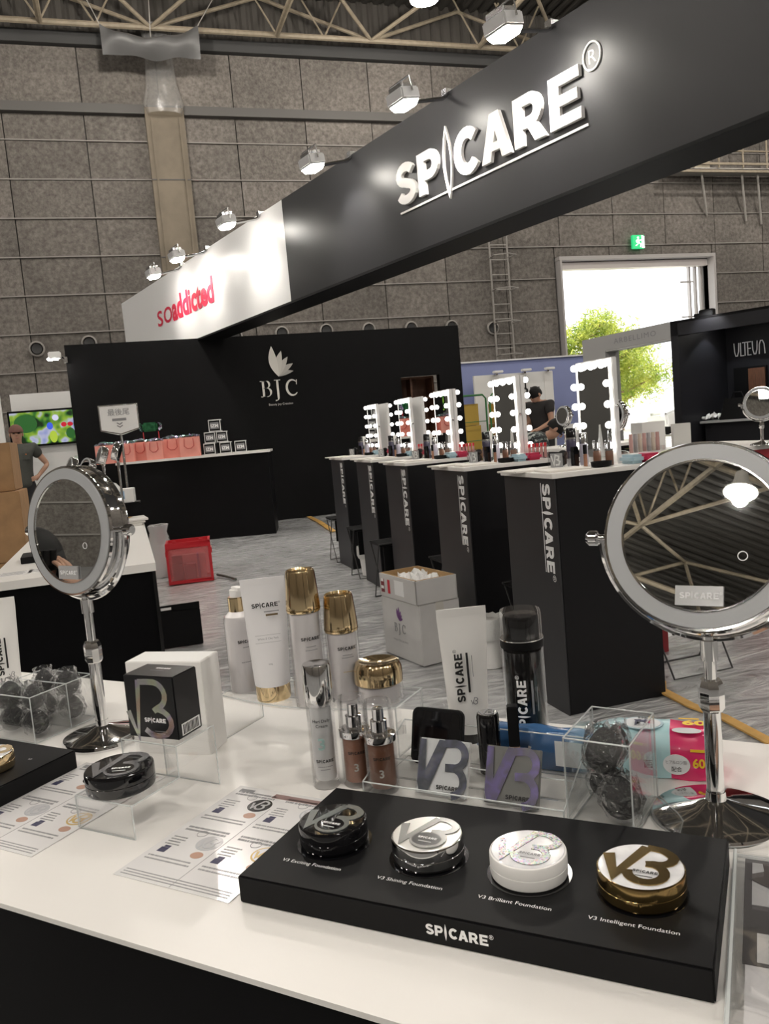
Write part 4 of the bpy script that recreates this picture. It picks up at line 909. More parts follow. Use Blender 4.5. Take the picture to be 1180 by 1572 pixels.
# ------------------------------------------------------------------ chrome table mirrors
def face_disc(r, n=48): return [(r*math.cos(2*PI*i/n), r*math.sin(2*PI*i/n)) for i in range(n)]
RINGL = mat('frosted_ring', (.36, .37, .38), .35)
def chrome_mirror(loc, face_dir, tilt, h, R, base_r, label, scale_pole=1.0, tagged=True, grp='chrome table mirrors', thick=.034, lens=.79):
    """two-sided make-up mirror on a telescopic stem; face_dir = heading of the outward normal"""
    e = thing('table_mirror', label, 'mirror', loc, face_dir+PI/2, grp)        # local -Y = outward
    zc = h-R
    MB().lathe([(base_r, 0), (base_r*1.0, .004), (base_r*.97, .008), (base_r*.75, .013), (base_r*.4, .017), (base_r*.16, .022), (.009, .03)], 48).build('base', CHROME, e)
    MB().lathe([(.0085, .02), (.0085, .15*scale_pole)], 20).build('lower_stem', CHROME, e)
    zs = .15*scale_pole
    MB().lathe([(.010, zs-.004), (.0125, zs), (.0125, zs+.022), (.010, zs+.028)], 8).build('locking_collar', STEEL if False else CHROME, e)
    MB().lathe([(.0062, zs+.02), (.0062, zc-R-.004)], 16).build('upper_stem', CHROME, e); MB().lathe([(.0085, zc-R-.028), (.0085, zc-R-.008)], 16).build('stem_socket', CHROME, e)
    Rf = R+.006
    yk = [(Rf*math.cos(a), .0, zc+Rf*math.sin(a)) for a in [PI+PI*i/28 for i in range(29)]]
    MB().tube(yk, .0042, 8).build('yoke', CHROME, e)
    for s in (-1, 1): MB().lathe([(.004, 0), (.004, .012), (.008, .014), (.008, .022), (.005, .025)], 16, TR(s*(R-.003), 0, zc) @ RY(s*PI/2)).build('pivot_knob', CHROME, e)
    hd = bpy.data.objects.new('mirror_head', MB().lathe([(R*.93, -thick/2), (R*.985, -thick/2+.001), (R, -thick/2+.004), (R*.99, -thick/2+.009), (R*.97, -thick*.2), (R*.985, 0), (R*.99, thick/2-.006), (R, thick/2-.003), (R*.985, thick/2), (R*.93, thick/2)], 72).data('mirror_head', CHROME)); COL.objects.link(hd)
    hd.parent = e; hd.matrix_local = TR(0, 0, zc) @ RX(-tilt) @ RX(PI/2)           # head's +Z = outward (-Y)
    MB().lathe([(R*.965, thick/2-.001), (R*.955, thick/2+.0012), (R*lens, thick/2+.0012), (R*lens, thick/2-.002)], 64, caps=False).build('frosted_ring', RINGL, hd)
    MB().lathe([(R*lens*1.005, thick/2-.001), (R*lens*1.005, thick/2+.0007), (.0001, thick/2+.0007)], 64).build('mirror_glass', MIRROR, hd)
    MB().lathe([(R*lens*1.01, thick/2+.001), (R*lens*1.01, thick/2+.002), (R*lens*.985, thick/2+.002), (R*lens*.985, thick/2+.001)], 64, caps=False).build('bezel', CHROME, hd)
    MB().lathe([(R*.95, -thick/2-.001), (.0001, -thick/2-.001)], 48).build('back_glass', MIRROR, hd)
    if tagged:
        t = MB().box(0, -R*lens*.80, thick/2+.0022, R*.46, R*.20, .002).build('brand_tag', clear_mat('tag_film', (.62, .63, .66), .06, .2, .3, haze=.35), hd)
        spicare(R*.062, d=.02).build('tag_lettering', mat('tag_grey', (.75, .75, .76), .5), hd, TR(0, -R*lens*.80-R*.03, thick/2+.0035))
        MB().ribbon([(R*.40+R*.045*math.cos(2*PI*i/20), -R*.22+R*.045*math.sin(2*PI*i/20)) for i in range(20)], R*.010, thick/2+.0008, thick/2+.0012, closed=True).build('touch_mark', mat('tag_grey'), hd)
    return e
FD_T = math.atan2(-.700, -.714)      # heading out of the front of the display table
# mirrors on the far end of the left counter
for px, h_, hd_, lab in ((112, .40, 200, 'chrome mirror nearest the cartons in the cluster on the left counter'), (136, .39, 215, 'second chrome mirror in the cluster on the left counter'), (160, .445, 195, 'tallest tilted chrome mirror in the cluster on the left counter'), (183, .46, 170, 'chrome mirror nearest the queue sign in the cluster on the left counter')):
    q = at(px, 800, LT); q = Vector((0, 0, 0))+atY(px+8, 790, 4.62); chrome_mirror((q.x, 4.47+.15*((px//12) % 2), LT), R_(hd_), R_(20), h_, .05, .04, lab, .55, False)

# ------------------------------------------------------------------ white booth with TV, far left
wbth = thing('white_booth_wall', 'white booth wall carrying the television, behind the cartons', 'booth wall', (0, 14.8, 0))
MB().box(-1.05, .06, 1.16, 1.25, .12, 2.32).build('wall_panel', WPAINT, wbth); MB().box(.35, .06, 1.16, 1.5, .12, 2.32).build('wall_panel', WPAINT, wbth)
e = thing('side_screen', 'bright white partition panel at the edge of the white booth', 'partition', (-1.95, 13.6, 0)); MB().box(0, 0, 1.12, .55, .08, 2.24).build('panel', WPAINT, e); MB().box(0, 0, .02, .6, .2, .04).build('foot', SILVER, e)
tv = thing('television', 'wide flat television with colourful berry picture on the white booth wall', 'television', (-1.13, 14.74, 1.74), 0); 
MB().box(0, 0, 0, 1.22, .06, .60).build('bezel', BLK, tv, bev=.006)
def tvmat():
    m = bpy.data.materials.new('berry_picture'); m.use_nodes = True; nt = m.node_tree; b = nt.nodes['Principled BSDF']; tc = nt.nodes.new('ShaderNodeTexCoord')
    v = nt.nodes.new('ShaderNodeTexVoronoi'); v.inputs['Scale'].default_value = 7; v.feature = 'SMOOTH_F1'; n = nt.nodes.new('ShaderNodeTexNoise'); n.inputs['Scale'].default_value = 3.5; n.inputs['Detail'].default_value = 2
    nt.links.new(tc.outputs['Object'], n.inputs['Vector']); cr = nt.nodes.new('ShaderNodeValToRGB'); e = cr.color_ramp.elements
    e[0].position = .42; e[0].color = (.008, .03, .008, 1); e[1].position = .66; e[1].color = (.35, .4, .75, 1); k = e.new(.46); k.color = (.05, .22, .03, 1); k = e.new(.53); k.color = (.35, .55, .05, 1); k = e.new(.58); k.color = (.6, .62, .8, 1)
    nt.links.new(n.outputs[0], cr.inputs[0]); b.inputs['Base Color'].default_value = (.01, .01, .01, 1); nt.links.new(cr.outputs[0], b.inputs['Emission Color']); b.inputs['Emission Strength'].default_value = .55; b.inputs['Roughness'].default_value = .2
    return m
MB().box(0, -.032, 0, 1.16, .004, .535).build('screen', tvmat(), tv)
Mx = frame((0, -.035, 0), (1, 0, 0), (0, 0, 1))
def blob(x, y, r, c, ex=1.0): MB().lathe([(r, 0), (r, .001)], 20, Mx @ TR(x, y, 0), ex, 1).build('screen_picture', mat('px_%d_%d' % (c[0]*100, c[2]*100), (.01, .01, .01), .3, emit=c, es=.7), tv)
for x, y, r, c, ex in ((.02, .02, .06, (.05, .12, .8), .8), (.24, .03, .04, (.6, .01, .03), 1.1), (.34, .03, .035, (.55, .01, .03), 1.3), (.47, .17, .035, (.5, .01, .03), 1), (.06, -.16, .10, (.45, .6, .05), .6), (.45, .02, .10, (.02, .12, .02), .6), (.33, -.12, .09, (.02, .08, .02), .8), (-.35, .08, .15, (.02, .10, .02), 1.2), (.12, .15, .05, (.7, .7, .9), 1)): blob(x, y, r, c, ex)
flat('paper_stack', 'pile of green and white leaflets against the white booth wall', 'leaflets', -.66, 14.45, .012, (.22, .2, 1.22), mat('leaflet_pile', (.45, .5, .45), .6, noise_amt=.7, nscale=18), 0)
# small arm lamp on the white booth, high
q = atY(85, 548, 13.5)

# ------------------------------------------------------------------ booths behind the vanity row
bl = thing('blue_booth_wall', 'periwinkle blue booth wall behind the vanity row', 'booth wall', (0, 16.0, 0)); BLUE = mat('periwinkle', (.25, .29, .52), .6)
MB().box(8.45, .06, 1.225, 3.6, .12, 2.45).build('wall_panel', BLUE, bl); MB().box(8.45, -.0, 2.44, 3.62, .13, .03).build('cap_rail', WPAINT, bl)
wb2 = thing('white_sign_board', 'white booth board with black letters in front of the blue wall', 'booth board', (0, 15.4, 0))
A0, A1 = atY(726, 577, 15.4), atY(846, 570, 15.4)
MB().box((A0.x+A1.x)/2, 0, 1.06, A1.x-A0.x, .06, 2.12).build('board', WPAINT, wb2); MB().box(A1.x-.1, -.035, 1.06, .2, .02, 2.1).build('side_strip', WPLAST, wb2)
q = atY(823, 610, 15.36); lettering('RT', .22, frame((q.x-.12, -.035, q.z), (1, 0, 0), (0, 0, 1)), PRINTK, wb2, width=.42, bold=.015)
q = atY(805, 590, 15.36); MB().ribbon([(-.12, -.02), (.02, .14), (.02, -.1)], .035, 0, .005, frame((q.x, -.033, q.z), (1, 0, 0), (0, 0, 1))).build('roof_mark', PRINTK, wb2)
q = atY(822, 640, 15.36); lettering('T', .12, frame((q.x, -.035, q.z), (1, 0, 0), (0, 0, 1)), PRINTK, wb2, bold=.02)
for px in (768, 812, 848):
    q = atY(px, 571, 15.1); e = thing('clip_spotlight', {768: 'clip lamp over the white board, nearest the lotus wall', 812: 'clip lamp over the middle of the white board', 848: 'clip lamp at the blue end of the white board'}[px], 'spotlight', (q.x, 15.3, 2.13), group='clip lamps on the white board')
    MB().box(0, -.08, .03, .2, .12, .05).build('head', WPAINT, e, bev=.01); MB().box(0, .03, .0, .04, .1, .06).build('clamp', SILVER, e)
# roll cage with yellow crates
q0 = atY(712, 606, 14.0); q1 = atY(755, 605, 14.0)
e = thing('roll_cage', 'green wire roll cage in front of the blue wall', 'roll cage', (6.02, 14.0, 0)); GRN = mat('cage_green', (.04, .20, .06), .5)
for dx_ in (0, .58, .78): 
    MB().tube([(dx_, 0, .1), (dx_, 0, 1.62), (dx_+.06, 0, 1.69), (dx_+.44, 0, 1.69), (dx_+.5, 0, 1.62), (dx_+.5, 0, .1)], .018, 8).build('side_frame', GRN, e)
for z in (.5, .85, 1.2): MB().cyl((0, 0, z), (.5, 0, z), .008, n=6).build('cross_wire', GRN, e); MB().cyl((.78, 0, z), (1.28, 0, z), .008, n=6).build('cross_wire', GRN, e)
MB().box(.65, .3, .1, 1.35, .7, .04).build('deck', STEEL, e)
for x in (.05, 1.25):
    for y in (.02, .58): MB().lathe([(.05, -.015), (.05, .015)], 16, TR(x, y, .05) @ RX(PI/2)).build('caster', BLKM, e)
YEL = mat('yellow_crate', (.55, .36, .06), .5)
for k, (x, z, m_, s) in enumerate(((.22, .125, CARD, (.4, .5, .55)), (.22, .68, YEL, (.38, .45, .45)), (.20, 1.135, YEL, (.36, .45, .40)), (.95, .125, CARD, (.42, .5, .6)), (.98, .73, CARD, (.4, .45, .4)), (.95, 1.135, YEL, (.3, .45, .38)))):
    flat('stacked_crate', ['brown carton lowest at the lotus-wall side of the roll cage', 'yellow crate in the middle of the lotus-wall side of the roll cage', 'yellow crate on top at the lotus-wall side of the roll cage', 'brown carton lowest at the white-board side of the roll cage', 'brown carton in the middle of the white-board side of the roll cage', 'yellow crate on top at the white-board side of the roll cage'][k], 'crate', 6.02+x, 14.32, z, s, m_, 0, grp='crates in the roll cage')
# grey arch header (ARBELLIMO)
h0, h1 = at(893, 523, 2.5), at(1028, 494, 2.5); ah = math.atan2((h1-h0).y, (h1-h0).x); Lh = (h1-h0).length
ar = thing('arch_header', 'pale grey booth arch with dark lettering in front of the doorway', 'booth arch', (h0.x, h0.y, 0), ah); GRY = mat('arch_grey', (.42, .42, .42), .6)
MB().box(Lh/2, .15, 2.37, Lh, .3, .26).build('header', GRY, ar); MB().box(.32, .15, 1.12, .64, .3, 2.24).build('post', GRY, ar); MB().box(Lh/2, .15, 2.232, Lh, .28, .015).build('soffit', WPAINT, ar)
lettering('ARBELLIMO', .085, frame((1.42, -.003, 2.33), (1, 0, 0), (0, 0, 1)), PRINTG, ar, width=1.05, ext=.0, space=1.2)
# black ULTEVA booth
ud = Vector((.42, -.907, 0)).normalized(); ua = math.atan2(ud.y, ud.x); U0 = h1+ud*.0; BK2 = mat('booth_charcoal', (.014, .014, .017), .5, spec=.25)
ub = thing('black_booth', 'charcoal booth with stylised white name over a counter, beside the doorway', 'booth', (U0.x, U0.y, 0), ua)
UN = Vector((ub.matrix_world[0][1], 0, 0)); Lb = 4.2
zt, zb = 2.5, 2.27
MB().box(Lb/2, .06, (zt+zb)/2, Lb, .12, zt-zb).build('fascia', BK2, ub); MB().box(.06, .85, 1.25, .12, 1.7, 2.5).build('side_wall', BK2, ub); MB().box(Lb/2, 1.7, 1.25, Lb, .1, 2.5).build('back_wall', BK2, ub)
MB().box(Lb/2, .85, 2.48, Lb, 1.7, .04).build('roof', BLKM, ub)
def on_ub(px, py, yl):                           # pixel -> (x, z) on the booth plane at local y
    nx = Vector((-math.sin(ua), math.cos(ua), 0)); p0 = Vector((U0.x, U0.y, 0))+nx*yl; d = ray(px, py); t = (p0-CAM).dot(nx)/d.dot(nx); p = CAM+d*t-p0; return p.dot(ud), p.z
MB().box(.1+2.0, .75, .88, 3.9, .45, .035).build('counter_top', mat('grey_top', (.45, .45, .45), .4), ub); MB().box(2.1, .78, .43, 3.8, .36, .86).build('counter_front', BK2, ub)
xa, za = on_ub(1127, 548, 1.64); xb, zb_ = on_ub(1175, 543, 1.64); xt, zt_ = on_ub(1130, 527, 1.64)
W6 = xb-xa; H6 = zt_-za; Mx = frame((xa, 1.645, za), (1, 0, 0), (0, 0, 1)); cw = W6/5.0; sw = H6*.07
def rib(p): MB().ribbon([(x*cw, z*H6) for x, z in p], sw, 0, .01, Mx).build('letter', PRINTW, ub, smooth=0)
U_ = lambda o: [(o, 1.0), (o+.06, .35), (o+.25, .04), (o+.5, .04), (o+.7, .35), (o+.78, 1.0)]
rib(U_(0)); rib([(1.05, 1), (1.05, .02), (1.6, .02)]); rib([(1.35, .98), (2.15, .98)]); rib([(1.75, .98), (1.75, 0)]); rib([(2.75, .98), (2.2, .98), (2.2, .02), (2.75, .02)]); rib([(2.2, .5), (2.7, .5)]); rib(U_(2.95)); rib([(4.0, 0), (4.05, .7), (4.25, .97), (4.55, .97), (4.8, .7), (4.9, 0)])
x0, z0_ = on_ub(1128, 622, 1.62); x1, z1_ = on_ub(1176, 560, 1.62)
MB().box((x0+x1)/2, 1.63, (z0_+z1_)/2, x1-x0, .03, z1_-z0_).build('niche_panel', BLKM, ub); MB().box((x0+x1)/2+.12, 1.60, (z0_+z1_)/2, (x1-x0)*.5, .03, (z1_-z0_)*.9).build('wood_panel', WOOD, ub)
for px in (1110, 1178):
    xl, zl = on_ub(px, 510 if px < 1150 else 501, .9); e = thing('downlight', {1110: 'small downlight under the charcoal booth roof nearest the arch', 1178: 'small downlight under the charcoal booth roof over the name'}[px], 'downlight', M=TR(U0.x, U0.y, 0) @ RZ(ua) @ TR(xl, .9, 2.455), group='downlights in the charcoal booth')
    MB().lathe([(.07, 0), (.07, -.02), (.055, -.02)], 20, caps=False).build('trim_ring', WPAINT, e); MB().lathe([(.055, -.018), (.001, -.02)], 20).build('lamp_face', LAMPE, e)
    L = bpy.data.lights.new('downlight', 'SPOT'); L.energy = 12; L.spot_size = R_(110); L.color = (.9, .95, 1); lo = bpy.data.objects.new('downlight_lamp', L); COL.objects.link(lo); lo.parent = e; lo.location = (0, 0, -.03)
nx_ = Vector((-math.sin(ua), math.cos(ua), 0))
def ub_pos(px, py, yl=.7, z=.8975): xl, zl = on_ub(px, py, yl); p = Vector((U0.x, U0.y, 0))+ud*xl+nx_*yl; return Vector((p.x, p.y, z))
p = ub_pos(1064, 642); o = MB().lathe([(.06, -.2), (.075, -.15), (.07, .0), (.04, .2), (.001, .22)], 16, TR(0, 0, .05) @ RX(PI/2) @ Matrix.Diagonal((1, .55, 1, 1))).build('rolled_film', mat('white_film')); o.location = p; o.rotation_euler = (0, 0, ua+R_(90)); tag(o, 'rolled clear film lying on the counter of the charcoal booth', 'film roll')
p = ub_pos(1096, 641); o = crumple('film_bundle', None, .28, .2, .12, None, mat('white_film'), 21); o.location = p; tag(o, 'crumpled clear film on the counter of the charcoal booth', 'plastic bundle')
p = ub_pos(1135, 640); e = thing('black_tote', 'upright black tote bag on the counter of the charcoal booth', 'bag', p, ua); MB().loft([[(-.28, -.1, 0), (.28, -.1, 0), (.28, .1, 0), (-.28, .1, 0)], [(-.20, -.05, .33), (.2, -.05, .33), (.2, .05, .33), (-.2, .05, .33)]]).build('bag_body', BLKM, e, smooth=0); MB().tube([(-.1, -.05, .33), (-.06, -.05, .42), (.06, -.05, .42), (.1, -.05, .33)], .01, 6).build('bag_handle', BLKM, e)

# ------------------------------------------------------------------ red counters right of the vanities
REDC = mat('red_counter', (.28, .012, .02), .45)
rc = thing('red_counter', 'red panel-legged counter with white top behind the vanity stand nearest the chrome mirror', 'counter', (2.46, 3.42, 0), R_(4))
for x in (.03, .98): MB().box(x, .25, .48, .06, .46, .96).build('panel_leg', REDC, rc)
MB().box(.5, .28, .992, 1.06, .66, .02).build('worktop', WHITE, rc); MB().box(.5, -.03, .95, 1.04, .02, .065).build('apron', REDC, rc); MB().box(.5, .58, .95, 1.04, .02, .065).build('apron', REDC, rc)
chrome_mirror((3.13, 3.42, 1.003), R_(225), R_(8), .30, .085, .06, 'small chrome mirror reflecting red, on the red counter near the charcoal booth', .6, False)
chrome_mirror((2.62, 3.95, 1.003), R_(190), R_(5), .30, .085, .06, 'chrome mirror on the red counter beside the bulb mirror', .6, False)
e = thing('tester_stand', 'clear stand of upright lip testers on the red counter', 'tester stand', (2.72, 3.84, 1.003), R_(4)); MB().box(0, 0, .015, .22, .07, .03).build('rack', ACR, e)
for k in range(7): MB().lathe([(.011, .004), (.011, .075), (.010, .078), (.010, .105)], 12, TR(-.09+.03*k, 0, 0)).build('tester_tube', mat('tester_mix%d' % (k % 3), [(.5, .3, .28), (.35, .33, .34), (.6, .5, .42)][k % 3], .2), e)
flat('leaning_card', 'stack of pale cards leaning on the red counter', 'cards', 2.93, 3.80, 1.003, (.10, .03, .14), mat('pale_card', (.6, .6, .58), .5), R_(-15))
flat('white_block', 'white display block behind the testers on the red counter', 'display block', 2.84, 3.97, 1.003, (.16, .10, .16), WPAINT, R_(4))

# ------------------------------------------------------------------ small extras
fc = thing('far_counter', 'black counter with white top behind the second vanity stand', 'counter', (2.75, 4.75, 0)); MB().box(.3, .25, .5, .6, .5, 1.0).build('body', BLK, fc); MB().box(.3, .25, 1.01, .64, .54, .02).build('worktop', WHITE, fc)
q = at(858, 697, 1.02); chrome_mirror((2.88, 4.95, 1.021), R_(190), R_(4), .28, .068, .05, 'chrome mirror on the black counter behind the patterned shirt', .6, False)
flat('white_block', 'pale grey display block beside the chrome mirror on the black counter', 'display block', 3.08, 5.05, 1.021, (.20, .12, .15), mat('pale_block', (.55, .55, .55), .5))
q = atY(84, 548, 11.85); e = thing('arm_spotlight', 'lone white spotlight on the side edge of the black display wall', 'spotlight', (-.60, 11.97, q.z)); dx_ = q.x+.60
MB().cyl((0, .05, -.02), (dx_*.6, -.08, .01), .014).build('arm', SILVER, e); MB().box(dx_, -.12, .02, .16, .13, .09).build('head', WPAINT, e, bev=.012); MB().box(dx_-.03, -.12, -.03, .13, .10, .02).build('lamp_face', LAMPE, e); MB().box(0, .05, -.03, .05, .06, .08).build('clamp', SILVER, e)
xl, zl = on_ub(1085, 480, .06); e = thing('booth_projector', 'dark lamp unit on top of the charcoal booth fascia', 'lamp', M=TR(U0.x, U0.y, 0) @ RZ(ua) @ TR(xl, .06, 2.5)); MB().box(0, 0, .05, .22, .12, .10).build('case', BLKM, e, bev=.01); MB().box(-.14, 0, .03, .10, .1, .05).build('bracket', BLKM, e)
L = bpy.data.lights.new('booth_wash', 'SPOT'); L.energy = 14; L.spot_size = R_(100); L.spot_blend = .8; lo = bpy.data.objects.new('booth_wash_light', L); COL.objects.link(lo); lo.parent = e; lo.matrix_local = TR(.05, -.30, .12) @ Matrix.Rotation(R_(35), 4, 'X')

# ------------------------------------------------------------------ the display table in front
TA = R_(-45.6); TO = Vector((.134, .523, 0)); TE = Vector((math.cos(TA), math.sin(TA), 0)); TN = Vector((-math.sin(TA), math.cos(TA), 0)); TZ = .85
def tw(u, v, z=TZ): p = TO+TE*u+TN*v; return Vector((p.x, p.y, z))
def to_cam(P): return math.atan2(-P.y, -P.x)+PI/2           # rz that turns local -Y to the camera
tb = thing('display_table', 'white-topped black display table carrying the cosmetics', 'table', (TO.x, TO.y, 0), TA)
MB().box(-.45, .29, .424, 2.3, .566, .848).build('body', BLK, tb); MB().box(-.45, .2875, .8475, 2.3, .575, .005).build('worktop', WHITE, tb)
def ring_strip(mb, pts, r=.0009): mb.tube(pts, r, 4)
EDGE = mat('acrylic_edge_bright', (.80, .84, .84), .15, alpha=.55)
def edges(name, e, segs, r=.0009):
    mb = MB()
    for a, b in segs: mb.cyl(a, b, r, n=5)
    return mb.build(name, EDGE, e)
def open_box(e, L, D, H, t=.003, divider=None):
    MB().box(0, -D/2, H/2, L, t, H).build('front_wall', ACR, e); MB().box(0, D/2, H/2, L, t, H).build('back_wall', ACR, e)
    for s in (-1, 1): MB().box(s*L/2, 0, H/2, t, D-2*t, H).build('side_wall', ACR, e)
    MB().box(0, 0, t/2, L-2*t, D-2*t, t).build('bottom', ACR, e)
    if divider is not None: MB().box(0, divider, H/2, L-2*t, t*.7, H-.004).build('divider', ACR, e)
    X, Y = L/2, D/2; sg = []
    for z in (.001, H):
        sg += [((-X, -Y, z), (X, -Y, z)), ((X, -Y, z), (X, Y, z)), ((X, Y, z), (-X, Y, z)), ((-X, Y, z), (-X, -Y, z))]
    sg += [((a*X, b*Y, 0), (a*X, b*Y, H)) for a in (-1, 1) for b in (-1, 1)]
    if divider is not None: sg += [((-X, divider, H), (X, divider, H)), ((X, divider, 0), (X, divider, H))]
    edges('polished_edge', e, sg)

# --- mirrors
p = tw(-.658, .352); chrome_mirror(p, FD_T-R_(4), R_(4), .403, .0925, .058, 'round chrome make-up mirror beside the black product box, reflecting a person', .80)
p = tw(.180, .368); chrome_mirror(p, FD_T-R_(3), R_(20), .379, .0930, .063, 'round chrome make-up mirror beside the pink wipes, reflecting the roof trusses', .78)

# --- compacts
def arc_pts(cx, cy, rx, ry, a0, a1, n=10): return [(cx+rx*math.cos(R_(a0+(a1-a0)*i/n)), cy+ry*math.sin(R_(a0+(a1-a0)*i/n))) for i in range(n+1)]
V_PATH = [(-.84, .30), (-.52, -.62), (.02, .86)]
B_PATH = [(.02, .86)]+arc_pts(.36, .47, .36, .36, 85, -100, 9)+[(.12, .06)]
B2_PATH = [(.12, .06)]+arc_pts(.18, -.33, .44, .42, 70, -180, 14)
def v3_mark(r, w, z, M=None, h=.0006, lim=.9):
    mb = MB(); cl = lambda p: tuple(Vector(p)*min(1, lim/max(1e-6, Vector(p).length))*r)
    for k_, (pth, ww) in enumerate(((V_PATH, w), (B_PATH, w*.85), (B2_PATH, w*.85))): mb.ribbon([cl(q) for q in pth], ww*r, z, z+h+k_*.00008, M)
    return mb
SPARK = mat('glitter_silver', (.7, .7, .72), .3, metal=.8)
def _spark(m):
    nt = m.node_tree; b = nt.nodes['Principled BSDF']; tc = nt.nodes.new('ShaderNodeTexCoord'); v = nt.nodes.new('ShaderNodeTexVoronoi'); v.inputs['Scale'].default_value = 700
    nt.links.new(tc.outputs['Object'], v.inputs['Vector']); hs = nt.nodes.new('ShaderNodeHueSaturation'); hs.inputs['Saturation'].default_value = .45; hs.inputs['Value'].default_value = .55
    nt.links.new(v.outputs['Color'], hs.inputs['Color']); nt.links.new(hs.outputs[0], b.inputs['Base Color'])
_spark(SPARK)
PEARL = mat('pearl_white', (.82, .82, .84), .12, coat=.6, noise_amt=.12, nscale=60)
HOLO = mat('holographic', (.55, .5, .55), .22, metal=.8)
def _holo(m, sc=28, sat=((.55, .38, .30), (.50, .55, .42), (.42, .36, .50), (.62, .42, .26))):
    nt = m.node_tree; b = nt.nodes['Principled BSDF']; tc = nt.nodes.new('ShaderNodeTexCoord'); n = nt.nodes.new('ShaderNodeTexNoise'); n.inputs['Scale'].default_value = sc
    nt.links.new(tc.outputs['Object'], n.inputs['Vector']); cr = nt.nodes.new('ShaderNodeValToRGB'); e = cr.color_ramp.elements
    e[0].position = .3; e[0].color = (*sat[0], 1); e[1].position = .7; e[1].color = (*sat[3], 1); k = e.new(.45); k.color = (*sat[1], 1); k = e.new(.57); k.color = (*sat[2], 1)
    nt.links.new(n.outputs[0], cr.inputs[0]); nt.links.new(cr.outputs[0], b.inputs['Base Color'])
_holo(HOLO)
BRONZE = mat('bronze_gold', (.42, .29, .12), .14, metal=1)
def compact(P, r, h, side, lid, mark, txt, label, rz=TA, w=.26, rot=0, inner=None):
    e = thing('foundation_compact', label, 'compact', P, rz, 'foundation compacts on the display table')
    MB().lathe([(r*.93, 0), (r*.985, .0015), (r, .004), (r, h*.46), (r*.992, h*.475), (r*.985, h*.48)], 64).build('base_case', side, e)
    MB().lathe([(r*.985, h*.48), (r, h*.495), (r, h*.86), (r*.985, h*.93), (r*.955, h*.955)], 64).build('lid_rim', side, e)
    MB().lathe([(r*.958, h*.95), (r*.93, h*.985), (r*.6, h*1.0), (.0001, h*1.005)], 64).build('lid_plate', lid, e)
    v3_mark(r*.93, w, h*1.003, RZ(rot)).build('lid_mark', mark, e, smooth=0)
    if inner: MB().lathe([(r*.42, h*1.004), (r*.41, h*1.004+.0009), (.0001, h*1.004+.0009)], 40, TR(r*.14, -r*.34, 0), 1, .82).build('lid_medallion', inner, e)
    spicare(r*.092, reg=False, d=.05).build('lid_lettering', txt, e, TR(r*.16, -r*.36, h*1.004+.0012))
    MB().box(r*.16, -r*.50, h*1.004+.0012, r*.38, r*.02, .0003).build('lid_small_print', txt, e)
    return e
# --- the main black display box
BH = .026
bx = thing('compact_display', 'long black display box holding four round compacts with printed names', 'display box', tw(.001, .182), TA+R_(2.2))
MB().box(0, 0, BH/2, .404, .186, BH).build('box_body', BLKM, bx, bev=.0015)
spicare(.0088, d=.03).build('front_lettering', PRINTW, bx, frame((.010, -.0932, .0085), (1, 0, 0), (0, 0, 1)))
for i, (x, s, nm) in enumerate(((-.145, 'V3 Exciting Foundation', 0), (-.046, 'V3 Shining Foundation', 0), (.048, 'V3 Brilliant Foundation', 0), (.142, 'V3 Intelligent Foundation', 0))):
    lettering(s, .0045, TR(x, -.0585-.001*i, BH), PRINTW, bx, name='caption', width=.062 if i < 3 else .068, ext=.0)
    MB().lathe([(.0365, BH), (.0365, BH+.0004), (.034, BH+.0004)], 48, TR(x+.0, -.012, 0)).build('recess_ring', BGLOSS, bx)
def on_box(x): 
    a = TA+R_(2.2); c = tw(.001, .182); return Vector((c.x+math.cos(a)*x+math.sin(a)*.012, c.y+math.sin(a)*x-math.cos(a)*.012, TZ+BH+.0004))
CW = .0332
compact(on_box(-.145), CW, .0225, BGLOSS, BGLOSS, mat('oil_slick', (.28, .30, .30), .2, metal=.6), PRINTW, 'black compact with grey emblem on the long display box', inner=BGLOSS)
compact(on_box(-.046), CW, .0225, CHROME, mat('brushed_silver', (.78, .77, .74), .30, metal=.75), mat('grey_emblem', (.34, .34, .33), .25, metal=.6), mat('white_ink', (.92, .92, .92), .4), 'mirror-silver compact on the long display box', inner=mat('smoke_medallion', (.22, .22, .22), .15, metal=.5))
compact(on_box(.048), CW, .0225, WPLAST, PEARL, SPARK, PRINTG, 'white compact with glittering emblem on the long display box')
compact(on_box(.142), CW*1.06, .0225, BRONZE, PEARL, BRONZE, PRINTK, 'gold-rimmed compact with pearl lid on the long display box', w=.30)
# --- the left black display box
lb = thing('compact_display', 'black display box beside the clear box of wrapped puffs', 'display box', tw(-.811, .170), TA)
MB().box(0, 0, BH/2, .404, .180, BH).build('box_body', BLKM, lb, bev=.0015); lettering('V3', .004, TR(.165, .045, BH), PRINTW, lb, name='caption', ext=.0)
compact(tw(-.672, .178, TZ+BH), .030, .022, GOLD, PEARL, GOLD, PRINTK, 'small gold compact on the display box beside the wrapped puffs', w=.3)
compact(tw(-.80, .178, TZ+BH), .030, .022, WPLAST, PEARL, SPARK, PRINTG, 'white compact on the display box beside the wrapped puffs') 

